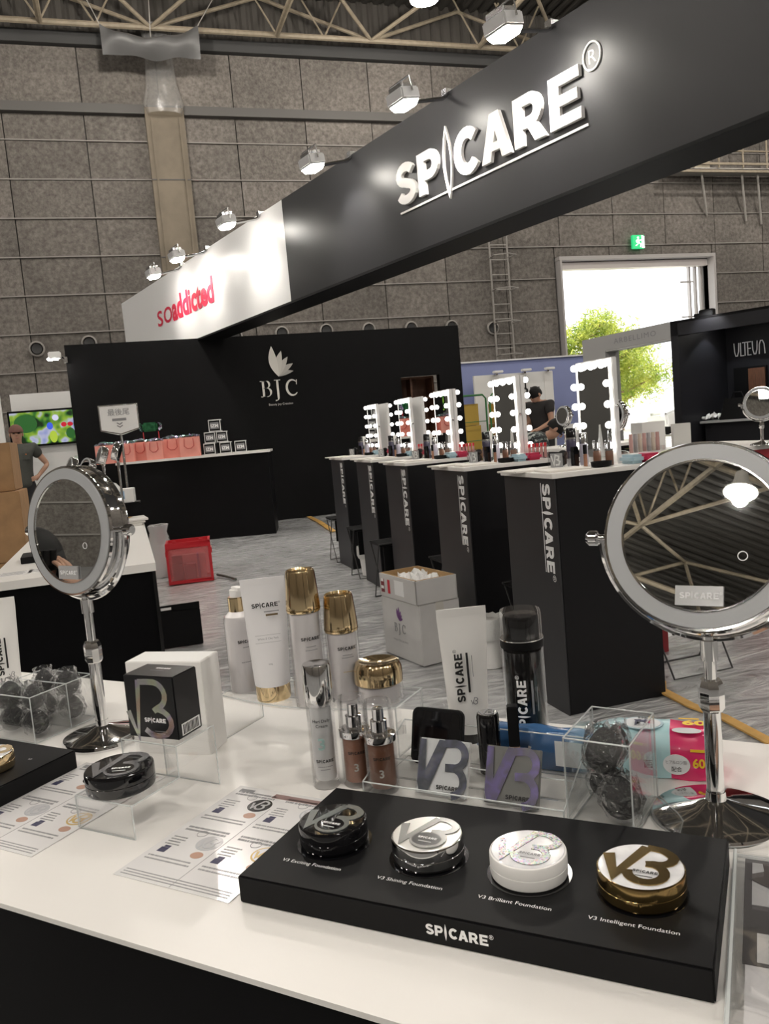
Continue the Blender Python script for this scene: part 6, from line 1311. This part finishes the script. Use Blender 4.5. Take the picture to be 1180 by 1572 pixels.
lettering('60枚', .0125, Mf @ TR(.052, .017, .0004), YLW, e, width=.026, bold=.03, ext=.0); MB().box(.046, .036, .0004, .018, .003, .0004, Mf).build('yellow_line', YLW, e)
lettering('菌', .009, Mf @ TR(-.008, .014, .0004), PRINTK, e, ext=.0)
MB().lathe([(.020, 0), (.020, .0006)], 32, Mtop @ TR(-.014, -.004, 0), 1.15, .95).build('blue_ring', WIPB, e); MB().lathe([(.0175, .0003), (.0175, .0010)], 32, Mtop @ TR(-.014, -.004, 0), 1.15, .95).build('white_badge', PKW, e)
lettering('菌', .017, Mtop @ TR(-.014, -.012, .0012), NAVY, e, bold=.03, ext=.0); lettering('99%', .005, Mtop @ TR(-.014, .007, .0012), PRINTK, e, bold=.02, ext=.0)
lettering('60', .014, Mtop @ TR(.042, -.004, .0006), YLW, e, width=.026, bold=.04, ext=.0); MB().lathe([(.013, 0), (.013, .0005)], 24, Mtop @ TR(.034, -.020, 0), 1.2, .6).build('white_badge', PKW, e); MB().box(.036, .016, .0004, .022, .003, .0004, Mtop).build('yellow_line', YLW, e)
e = thing('wipes_pack', 'blue soft pack of wipes lying behind the clear card tray', 'wipes pack', tw(-.020, .4375), TA); 
pillow(MB(), .155, .026, .050).build('soft_pack', PKB, e, smooth=60); Mf = frame((0, -.0132, 0), (1, 0, 0), (0, 0, 1)); MB().box(.045, .025, .0005, .05, .030, .0006, Mf).build('pale_panel', PKW, e); MB().ribbon([(-.05, .03), (-.045, .018), (-.035, .018), (-.03, .03), (-.025, .018), (-.015, .018), (-.01, .03)], .0035, 0, .0008, Mf).build('white_mark', PKW, e)
# --- slanted poster stand at the table end
ps = thing('poster_stand', 'clear acrylic stand with a dark beauty leaflet at the table end', 'poster stand', tw(.313, .170), TA+R_(3.2)); Wp, Hp2 = .205, .26
MB().box(0, 0, .002, Wp, Hp2, .003).build('back_plate', ACR, ps); MB().box(0, 0, .0094, Wp, Hp2, .002).build('front_plate', clear_mat('stand_cover', (.98, .98, .98), .015, .03, .3, bump=.2, bscale=6), ps)
edges('polished_edge', ps, [((-Wp/2, -Hp2/2, .005), (-Wp/2, Hp2/2, .005)), ((-Wp/2, -Hp2/2, .0104), (-Wp/2, Hp2/2, .0104)), ((-Wp/2, Hp2/2, .005), (Wp/2, Hp2/2, .005)), ((-Wp/2, -Hp2/2, .005), (Wp/2, -Hp2/2, .005))], .0018)
sheet = MB().box(.004, 0, .0045, Wp-.012, Hp2-.006, .0012).build('leaflet_sheet', mat('leaflet_white', (.74, .73, .74), .4), ps); z = .0053
def pr(nm, x0, x1, y0, y1, m, zz=z): return MB().box((x0+x1)/2, (y0+y1)/2, zz, x1-x0, y1-y0, .0003).build(nm, m, sheet)
xl = -Wp/2+.008; xr = Wp/2-.006; yt = Hp2/2-.004
DKP = mat('dark_print', (.025, .02, .022), .4)
pr('dark_panel', xl, xr, yt-.150, yt, DKP); pr('photo_ground', xl+.006, xr, yt-.072, yt-.006, mat('photo_grey', (.55, .55, .56), .4), z+.0003)
def shape(nm, pts, m, zz): return MB().prism(pts, zz, zz+.0003).build(nm, m, sheet, smooth=0)
HAIRP = mat('hair_print', (.03, .018, .012), .4); SKP = mat('skin_print', (.56, .33, .22), .4)
x0 = xl+.006; y0 = yt-.006
shape('skin_picture', [(x0+0.0136, y0-.066), (xr, y0-.066), (xr, y0-.012), (x0+0.0306, y0-.015), (x0+0.0245, y0-.045)], SKP, z+.0006)
shape('hair_picture', [(x0+0.0082, y0), (xr, y0), (xr, y0-.012), (x0+0.0408, y0-.014), (x0+0.0313, y0-.022), (x0+0.0272, y0-.040), (x0+0.0204, y0-.042), (x0+0.0082, y0-.036), (x0, y0-.030), (x0, y0-.020), (x0+0.0095, y0-.014)], HAIRP, z+.0009)
MB().lathe([(.016, 0), (.016, .0004)], 28, TR(x0+0.0354, y0-.026, z+.0012) @ RZ(R_(-25)), .8, 1.1).build('ear_picture', SKP, sheet); MB().ribbon([(x0+0.0354+.011*math.cos(R_(a)), y0-.024+.013*math.sin(R_(a))) for a in range(20, 240, 20)], .003, z+.0016, z+.0018).build('ear_fold', mat('ear_shade', (.36, .16, .10), .4), sheet)
pr('caption_line', xl+.02, xl+.075, yt-.079, yt-.077, PRINTG, z+.0003)
MB().ribbon([(xl+.020, yt-.096), (xl+.020, yt-.083), (xl+.033, yt-.083), (xl+.033, yt-.096)], .0012, z+.0003, z+.0006, closed=True).build('icon_frame', PRINTG, sheet)
pr('text_panel', xl+.010, xr, yt-.146, yt-.110, mat('panel_grey', (.62, .61, .60), .4), z+.0003)
for k in range(4): pr('fine_print', xl+.018, xl+.075-.006*(k % 2), yt-.120-.007*k, yt-.118-.007*k, PRINTG, z+.0006)
MB().prism([(xl+.020, yt-.170), (xr, yt-.170), (xr, yt-.160), (xl+.020, yt-.160)], z, z+.0003).build('heading_bar', mat('bar_grey', (.10, .09, .09), .4), sheet)
lettering('あなたの', .006, TR(xl+.050, yt-.1685, z+.0004), PRINTW, sheet, name='heading_text', width=.034, ext=.0); pr('pink_mark', xl+.026, xl+.031, yt-.205, yt-.190, SKIN1)

# unseen rail and spotlights added to light the table, left one matching its shadows
br = thing('added_lamp_rail', 'added black overhead rail carrying two unseen table spotlights', 'light rail', (-.9, .1, 2.95), R_(-45)); MB().box(0, 0, 0, 4.2, .08, .10).build('rail', BLKM, br)
for s_ in (-2.0, 2.0): MB().box(s_, 0, -1.475, .08, .08, 2.85).build('rail_post', BLKM, br)
def added_table_spot(x, aim, en, lab):
    M = br.matrix_basis @ TR(x, 0, -.20); P = M.translation; d = (Vector(aim)-P).normalized()
    e = thing('arm_spotlight', lab, 'spotlight', P); Mh = frame((0, 0, 0), d.orthogonal(), d.cross(d.orthogonal()))
    MB().box(0, 0, -.05, .16, .12, .09, Mh).build('head', mat('lamp_grey', (.55, .55, .55), .4), e, bev=.01); MB().box(0, 0, .0, .14, .10, .008, Mh).build('lamp_face', LAMPE, e); MB().cyl((0, 0, .02), (0, 0, .148), .014).build('arm', SILVER, e)
    L = bpy.data.lights.new('added_table_spot', 'SPOT'); L.energy = en; L.spot_size = R_(75); L.spot_blend = .7; L.color = (1, .93, .83); L.shadow_soft_size = .05
    lo = bpy.data.objects.new('added_table_spot_light', L); COL.objects.link(lo); lo.parent = e; q = (-d).to_track_quat('Z', 'Y'); lo.matrix_local = TR(*(d*.03)) @ q.to_matrix().to_4x4()
added_table_spot(-1.6, (.15, .95, .85), SPOT_A, 'added table spotlight on the cartons side of the overhead rail'); added_table_spot(.3, (.2, .9, .85), SPOT_B, 'added table spotlight in the middle of the overhead rail')

# ------------------------------------------------------------------ people
SKIN = mat('skin', (.50, .29, .20), .5); HAIR = mat('black_hair', (.008, .007, .007), .6, spec=.25)
def skin_mesh(name, parent, chains, m, sub=2):
    rs = 1.14 if name in ('shirt', 'blouse') else 1.05 if name == 'trousers' else 1.0
    """chains: lists of (x, y, z, radius); a chain starting on an existing joint branches from it"""
    vs, rd, ed, idx = [], [], [], {}
    def vid(p):
        k = tuple(round(c, 4) for c in p[:3])
        if k not in idx: idx[k] = len(vs); vs.append(k); rd.append(p[3])
        return idx[k]
    for ch in chains:
        q = [vid(p) for p in ch]; ed += [(a, b) for a, b in zip(q, q[1:]) if (a, b) not in ed and (b, a) not in ed]
    me = bpy.data.meshes.new(name); me.from_pydata(vs, ed, []); me.materials.append(m)
    o = link(name, me, parent); o.modifiers.new('Skin', 'SKIN'); o.modifiers['Skin'].use_smooth_shade = True
    for i, r in enumerate(rd):
        s = me.skin_vertices[0].data[i]; s.radius = (r*rs, r*rs); s.use_root = (i == 0)
    sb = o.modifiers.new('Subdivision', 'SUBSURF'); sb.levels = sb.render_levels = sub
    return o
def hand(wr, d, n, k=1.0):
    """wrist point, direction of the fingers, back-of-hand normal -> chains of palm and five bent fingers"""
    d = Vector(d).normalized(); n = Vector(n).normalized(); s = d.cross(n).normalized(); wr = Vector(wr); ch = []
    palm = wr+d*.045*k; ch.append([(*wr, .024*k), (*palm, .030*k)])
    for i, (off, L) in enumerate(((-.026, .062), (-.009, .072), (.009, .068), (.025, .052))):
        a = palm+s*off*k+d*.032*k; b = a+d*L*.45*k-n*.012*k; c = b+d*L*.35*k-n*.024*k
        ch.append([(*palm, .030*k), (*a, .0095*k), (*b, .0085*k), (*c, .0075*k)])
    t0 = wr+d*.028*k-s*.034*k; t1 = t0+d*.030*k-s*.014*k-n*.012*k; ch.append([(*palm, .030*k), (*t0, .011*k), (*t1, .009*k)]); return ch
def head_parts(e, c, yaw, pitch, hair='short', hm=HAIR, cap=None, k=1.0):
    """face features and hair around head centre c; local -Y is where the face looks"""
    M = TR(*c) @ RZ(yaw) @ RX(pitch) @ Matrix.Diagonal((k, k, k, 1))
    MB().loft([[(-.008, -.098, .03), (.008, -.098, .03), (0, -.09, .035)], [(-.017, -.115, -.012), (.017, -.115, -.012), (0, -.09, .0)], [(-.010, -.096, -.022), (.010, -.096, -.022), (0, -.085, -.02)]], M).build('nose', SKIN, e, smooth=60)
    for s in (-1, 1):
        MB().sphere((s*.033, -.090, .018), .0125, 10, M, 1.3, .6, .7).build('eye', mat('eye_dark', (.03, .02, .02), .2), e); MB().sphere((s*.084, .004, .0), .028, 12, M, .35, .75, 1.15).build('ear', SKIN, e)
    MB().sphere((0, -.096, -.045), .02, 10, M, 1.3, .4, .35).build('mouth', mat('lips', (.42, .18, .15), .5), e)
    if hair == 'short':
        vs = MB(); vs.lathe([(.094*math.sin(R_(a)), .118*math.cos(R_(a))) for a in (0, 15, 30, 45, 60, 75, 90, 105)][::-1], 24, M @ TR(0, .018, .012) @ RX(R_(-14)), .95, 1.08); vs.build('hair', hm, e)
    elif hair == 'cap':
        MB().lathe([(.104*math.sin(R_(a)), .110*math.cos(R_(a))) for a in (0, 20, 40, 60, 80, 92)][::-1], 24, M @ TR(0, .012, .038), .95, 1.08).build('cap_crown', cap, e)
        MB().prism([(-.075, -.07), (.075, -.07), (.055, -.125), (0, -.14), (-.055, -.125)], .034, .042, M).build('cap_peak', cap, e)
    elif hair == 'long':
        MB().lathe([(.106*math.sin(R_(a)), .126*math.cos(R_(a))) for a in (0, 15, 30, 45, 60, 75, 90)][::-1], 28, M @ TR(0, .014, .008), .96, 1.1).build('hair', hm, e)
        for s in (-1, 1):
            MB().loft([[(s*x+dx, y+dy, z) for dx, dy in ((.022, 0), (0, .055), (-.022, 0), (0, -.035))] for x, y, z in ((.072, -.02, .06), (.094, -.015, -.01), (.098, -.015, -.09), (.088, -.03, -.20), (.08, -.035, -.26))], M).build('hair_lock', hm, e, smooth=80)
        MB().loft([[(.088*math.cos(R_(a)), .07+.03*math.sin(R_(a)), z) for a in range(0, 360, 30)] for z in (.06, -.05, -.2, -.30)], M).build('back_hair', hm, e, smooth=80)
        for i in range(7): MB().loft([[(-.06+.02*i+dx, -.092-.008*math.sin(i)+dy, z) for dx, dy in ((.013, .008), (-.013, .008), (-.008, -.012), (.008, -.012))] for z in (.085, .06, .034)], M).build('fringe', hm, e, smooth=80)
def head_chain(neck, c, f):
    n, c, f = Vector(neck), Vector(c), Vector(f).normalized()
    return [(*n, .052), (*(c+Vector((0, 0, -.055))+f*.018), .066), (*c, .086), (*(c+Vector((0, 0, .06))-f*.008), .078)]
DENIM = mat('black_trousers', (.012, .012, .014), .8); OLIVE = mat('olive_shirt', (.055, .058, .050), .8, noise_amt=.1, nscale=20)
# --- man by the television
e = thing('person', 'person in olive short-sleeved shirt and cap, hand on hip, by the television', 'person', (-1.40, 12.55, .0), R_(8))
pel = (0, 0, .93, .13); che = (0, .0, 1.28, .15); nk = (0, .01, 1.46, .055); hc = (0, -.015, 1.60)
body = [[pel, (0, 0, 1.08, .12), che, (0, 0, 1.40, .10), nk], [nk]+head_chain(nk[:3], hc, (0, -1, 0))[1:]]
for s in (-1, 1): body.append([pel, (s*.09, 0, .86, .085), (s*.10, -.01, .48, .058), (s*.11, .02, .09, .042), (s*.12, -.08, .035, .036), (s*.13, -.15, .03, .028)])
sh = (.19, 0, 1.40, .058); el = (.36, .06, 1.15, .040); wr = (.215, -.075, 1.00, .028)
body += [[(0, 0, 1.40, .10), sh, el, wr]]+hand(wr[:3], (-.75, -.35, -.35), (.4, -.9, 0)); sl = (-.19, 0, 1.40, .058)
body += [[(0, 0, 1.40, .10), sl, (-.24, .02, 1.13, .040), (-.25, -.03, .90, .028)]]+hand((-.25, -.03, .90), (0, -.1, -1), (-1, 0, 0))
skin_mesh('body', e, body, SKIN)
shirt = [[(0, 0, .82, .150), (0, 0, .95, .152), (0, 0, 1.08, .148), (0, 0, 1.28, .172), (0, 0, 1.40, .125), (0, .005, 1.46, .075)], [(0, 0, 1.40, .125), (.19, 0, 1.40, .082), (.285, .035, 1.262, .078)], [(0, 0, 1.40, .125), (-.19, 0, 1.40, .082), (-.225, .015, 1.24, .076)]]
skin_mesh('shirt', e, shirt, OLIVE)
tr = [[(0, 0, .93, .145)]]; tr = [[(0, 0, 1.0, .13), (0, 0, .93, .148), (s*.09, 0, .86, .100), (s*.10, -.01, .48, .074), (s*.11, .02, .10, .060)] for s in (-1, 1)]; skin_mesh('trousers', e, tr, DENIM)
for s in (-1, 1):
    MB().loft([[(s*.125+x, y, z) for x, y in ((-.045, .09), (.045, .09), (.05, -.12), (.02, -.2), (-.02, -.2), (-.05, -.12))] for z in (.0, .05)]+[[(s*.115+x, y, .10) for x, y in ((-.04, .08), (.04, .08), (.045, -.03), (.02, -.06), (-.02, -.06), (-.045, -.03))]]).build('shoe', BLKM, e)
    MB().box(s*.085, -.168, 1.29, .09, .012, .10).build('chest_pocket', OLIVE, e, bev=.004); MB().sphere((s*.085, -.178, 1.315), .010, 8).build('pocket_button', mat('orange_button', (.7, .2, .05), .5), e)
head_parts(e, hc, 0, 0, 'cap', cap=mat('maroon_cap', (.16, .075, .06), .8))
# --- leaning man and dark-suited person behind the second vanity mirror
def stander(lab, loc, rz, lean, shirt_m, hair, k=1.0):
    e = thing('person', lab, 'person', loc, rz); L = lean
    hc = (0, -.10*L-.02, 1.58-.05*L); nk = (0, -.06*L, 1.45-.03*L)
    b = [[(0, 0, .93, .13), (0, 0, 1.08, .12), (0, -.03*L, 1.28, .15), (0, -.05*L, 1.39, .10), (*nk, .055)], [(*nk, .055)]+head_chain(nk, hc, (0, -1, -.5*L))[1:]]
    for s in (-1, 1):
        b.append([(0, 0, .93, .13), (s*.09, 0, .86, .085), (s*.10, -.01, .48, .058), (s*.11, .02, .09, .042), (s*.12, -.1, .035, .034)])
        w_ = (s*.17, -.28, 1.02); b += [[(0, -.05*L, 1.39, .10), (s*.19, -.05*L, 1.385, .058), (s*.24, -.06, 1.12, .042), (*w_, .028)]]+hand(w_, (-s*.3, -.9, -.1), (0, 0, 1))
    skin_mesh('body', e, b, SKIN)
    skin_mesh('shirt', e, [[(0, 0, .82, .150), (0, 0, .95, .152), (0, 0, 1.08, .148), (0, -.03*L, 1.28, .172), (0, -.05*L, 1.39, .12), (nk[0], nk[1], nk[2]+.005, .068)]]+[[(0, -.05*L, 1.39, .12), (s*.19, -.05*L, 1.385, .08), (s*.225, -.055, 1.22, .074)] for s in (-1, 1)], shirt_m)
    skin_mesh('trousers', e, [[(0, 0, 1.0, .13), (0, 0, .93, .148), (s*.09, 0, .86, .100), (s*.10, -.01, .48, .074), (s*.11, .02, .10, .060)] for s in (-1, 1)], DENIM)
    for s in (-1, 1): MB().loft([[(s*.125+x, y, z) for x, y in ((-.045, .09), (.045, .09), (.05, -.12), (.02, -.2), (-.02, -.2), (-.05, -.12))] for z in (.0, .07)]).build('shoe', BLKM, e, bev=.01)
    head_parts(e, hc, 0, R_(38*L), 'short'); return e
q = atY(822, 640, 11.0); stander('person in dark grey T-shirt looking down, in front of the white lettered board', (q.x+.12, 11.0, 0), R_(-75), 1.0, mat('charcoal_tee', (.03, .028, .028), .85), 'short')
q = atY(797, 640, 11.9); stander('person in black jacket turned away behind the second bulb mirror', (q.x+.02, 11.9, 0), R_(160), .4, mat('black_jacket', (.010, .010, .012), .7), 'short')
# --- seated man bent over, patterned shirt
CAMO = mat('leaf_pattern', (.1, .1, .1), .8)
def _camo(m):
    nt = m.node_tree; b = nt.nodes['Principled BSDF']; tc = nt.nodes.new('ShaderNodeTexCoord'); n = nt.nodes.new('ShaderNodeTexNoise'); n.inputs['Scale'].default_value = 13; n.inputs['Distortion'].default_value = 1.5
    nt.links.new(tc.outputs['Object'], n.inputs['Vector']); cr = nt.nodes.new('ShaderNodeValToRGB'); cr.color_ramp.interpolation = 'CONSTANT'; e = cr.color_ramp.elements; e[0].position = 0; e[0].color = (.012, .014, .016, 1); e[1].position = .5; e[1].color = (.10, .13, .12, 1); k = e.new(.57); k.color = (.42, .44, .42, 1)
    nt.links.new(n.outputs[0], cr.inputs[0]); nt.links.new(cr.outputs[0], b.inputs['Base Color'])
_camo(CAMO)
q = atY(842, 652, 8.6)
e = thing('person', 'seated person in leaf-patterned shirt bent forward behind the vanity row', 'person', (q.x-.42, 8.6, 0), R_(62))
nk = (0, -.33, 1.00); hc = (0, -.44, 1.06); ch = (0, -.16, .90)
b = [[(0, 0, .52, .14), (0, -.04, .70, .13), (*ch, .15), (0, -.27, .96, .10), (*nk, .058)], [(*nk, .058), (0, -.41, 1.00, .066), (*hc, .086), (0, -.46, 1.115, .078)]]
for s in (-1, 1):
    b.append([(0, 0, .52, .14), (s*.10, -.05, .50, .088), (s*.13, -.45, .49, .062), (s*.13, -.42, .10, .044), (s*.13, -.52, .035, .034)])
    w_ = (s*.10, -.60, .80); b += [[(0, -.27, .96, .10), (s*.19, -.25, .93, .06), (s*.26, -.36, .70, .042), (*w_, .028)]]+hand(w_, (-s*.2, -.9, .1), (0, 0, 1))
skin_mesh('body', e, b, SKIN)
skin_mesh('shirt', e, [[(0, .01, .42, .15), (0, 0, .54, .165), (0, -.04, .70, .16), (*ch, .178), (0, -.27, .96, .125), (0, -.325, .995, .075)]]+[[(0, -.27, .96, .125), (s*.19, -.25, .93, .085), (s*.24, -.32, .78, .078)] for s in (-1, 1)], CAMO)
skin_mesh('trousers', e, [[(0, 0, .52, .158), (s*.10, -.05, .50, .104), (s*.13, -.45, .49, .078), (s*.13, -.42, .10, .062)] for s in (-1, 1)], DENIM)
for s in (-1, 1): MB().loft([[(s*.13+x, y-.42, z) for x, y in ((-.045, .09), (.045, .09), (.05, -.12), (.02, -.2), (-.02, -.2), (-.05, -.12))] for z in (.0, .07)]).build('shoe', BLKM, e, bev=.01)
head_parts(e, hc, 0, R_(55), 'short')
st = thing('round_seat', 'round stool under the seated person in patterned shirt', 'stool', (q.x-.42, 8.6, 0)); MB().lathe([(.18, .30), (.19, .31), (.19, .34), (.17, .35)], 28).build('seat', BLKM, st); MB().lathe([(.02, .02), (.02, .31)], 12).build('post', CHROME, st); MB().lathe([(.20, 0), (.20, .012), (.03, .03)], 24).build('base', CHROME, st)
# --- visitor beside the table, seen in the chrome mirror
e = thing('person', 'seated dark-haired person touching the forehead, seen in the chrome mirror', 'person', (VISX, VISY, 0), VISR)
hc = (0, -.12, 1.035); nk = (0, -.06, .895); cz = .83; sd = (0, -.04, .83, .085)
b = [[(0, 0, .46, .13), (0, 0, .58, .115), (0, -.02, .73, .125), sd, (*nk, .048)], [(*nk, .048)]+head_chain(nk, hc, (0, -1, -.3))[1:]]
for s in (-1, 1): b.append([(0, 0, .46, .13), (s*.095, -.05, .45, .085), (s*.11, -.42, .46, .058), (s*.11, -.40, .09, .038), (s*.11, -.50, .035, .03)])
w1 = (-.125, -.26, .95); b += [[sd, (-.16, -.04, .825, .05), (-.25, -.20, .70, .038), (*w1, .025)]]+hand(w1, (.22, .30, .90), (-.75, -.6, .1))
b += [[sd, (.16, -.04, .825, .05), (.21, -.06, .60, .038), (.13, -.26, .56, .025)]]+hand((.13, -.26, .56), (-.3, -.9, -.1), (0, 0, 1))
skin_mesh('body', e, b, SKIN)
BLS = mat('black_blouse', (.015, .015, .016), .8)
skin_mesh('blouse', e, [[(0, 0, .44, .15), (0, 0, .58, .135), (0, -.02, .73, .145), (0, -.04, .83, .10), (0, -.05, .865, .065)], [(0, -.04, .83, .10), (-.16, -.04, .825, .072), (-.225, -.155, .735, .058)], [(0, -.04, .83, .10), (.16, -.04, .825, .072), (.21, -.06, .60, .056)]], BLS)
skin_mesh('trousers', e, [[(0, 0, .46, .145), (s*.095, -.05, .45, .10), (s*.11, -.42, .46, .074), (s*.11, -.40, .10, .058)] for s in (-1, 1)], DENIM)
for s in (-1, 1): MB().loft([[(s*.11+x, y-.40, z) for x, y in ((-.04, .08), (.04, .08), (.045, -.1), (.02, -.17), (-.02, -.17), (-.045, -.1))] for z in (.0, .06)]).build('shoe', BLKM, e, bev=.01)
head_parts(e, hc, 0, R_(14), 'long', k=1.0)
st = thing('round_seat', 'round stool under the dark-haired person beside the display table', 'stool', (VISX, VISY, 0)); MB().lathe([(.18, .26), (.19, .27), (.19, .29), (.17, .30)], 28).build('seat', BLKM, st); MB().lathe([(.02, .02), (.02, .27)], 12).build('post', CHROME, st); MB().lathe([(.20, 0), (.20, .012), (.03, .03)], 24).build('base', CHROME, st)
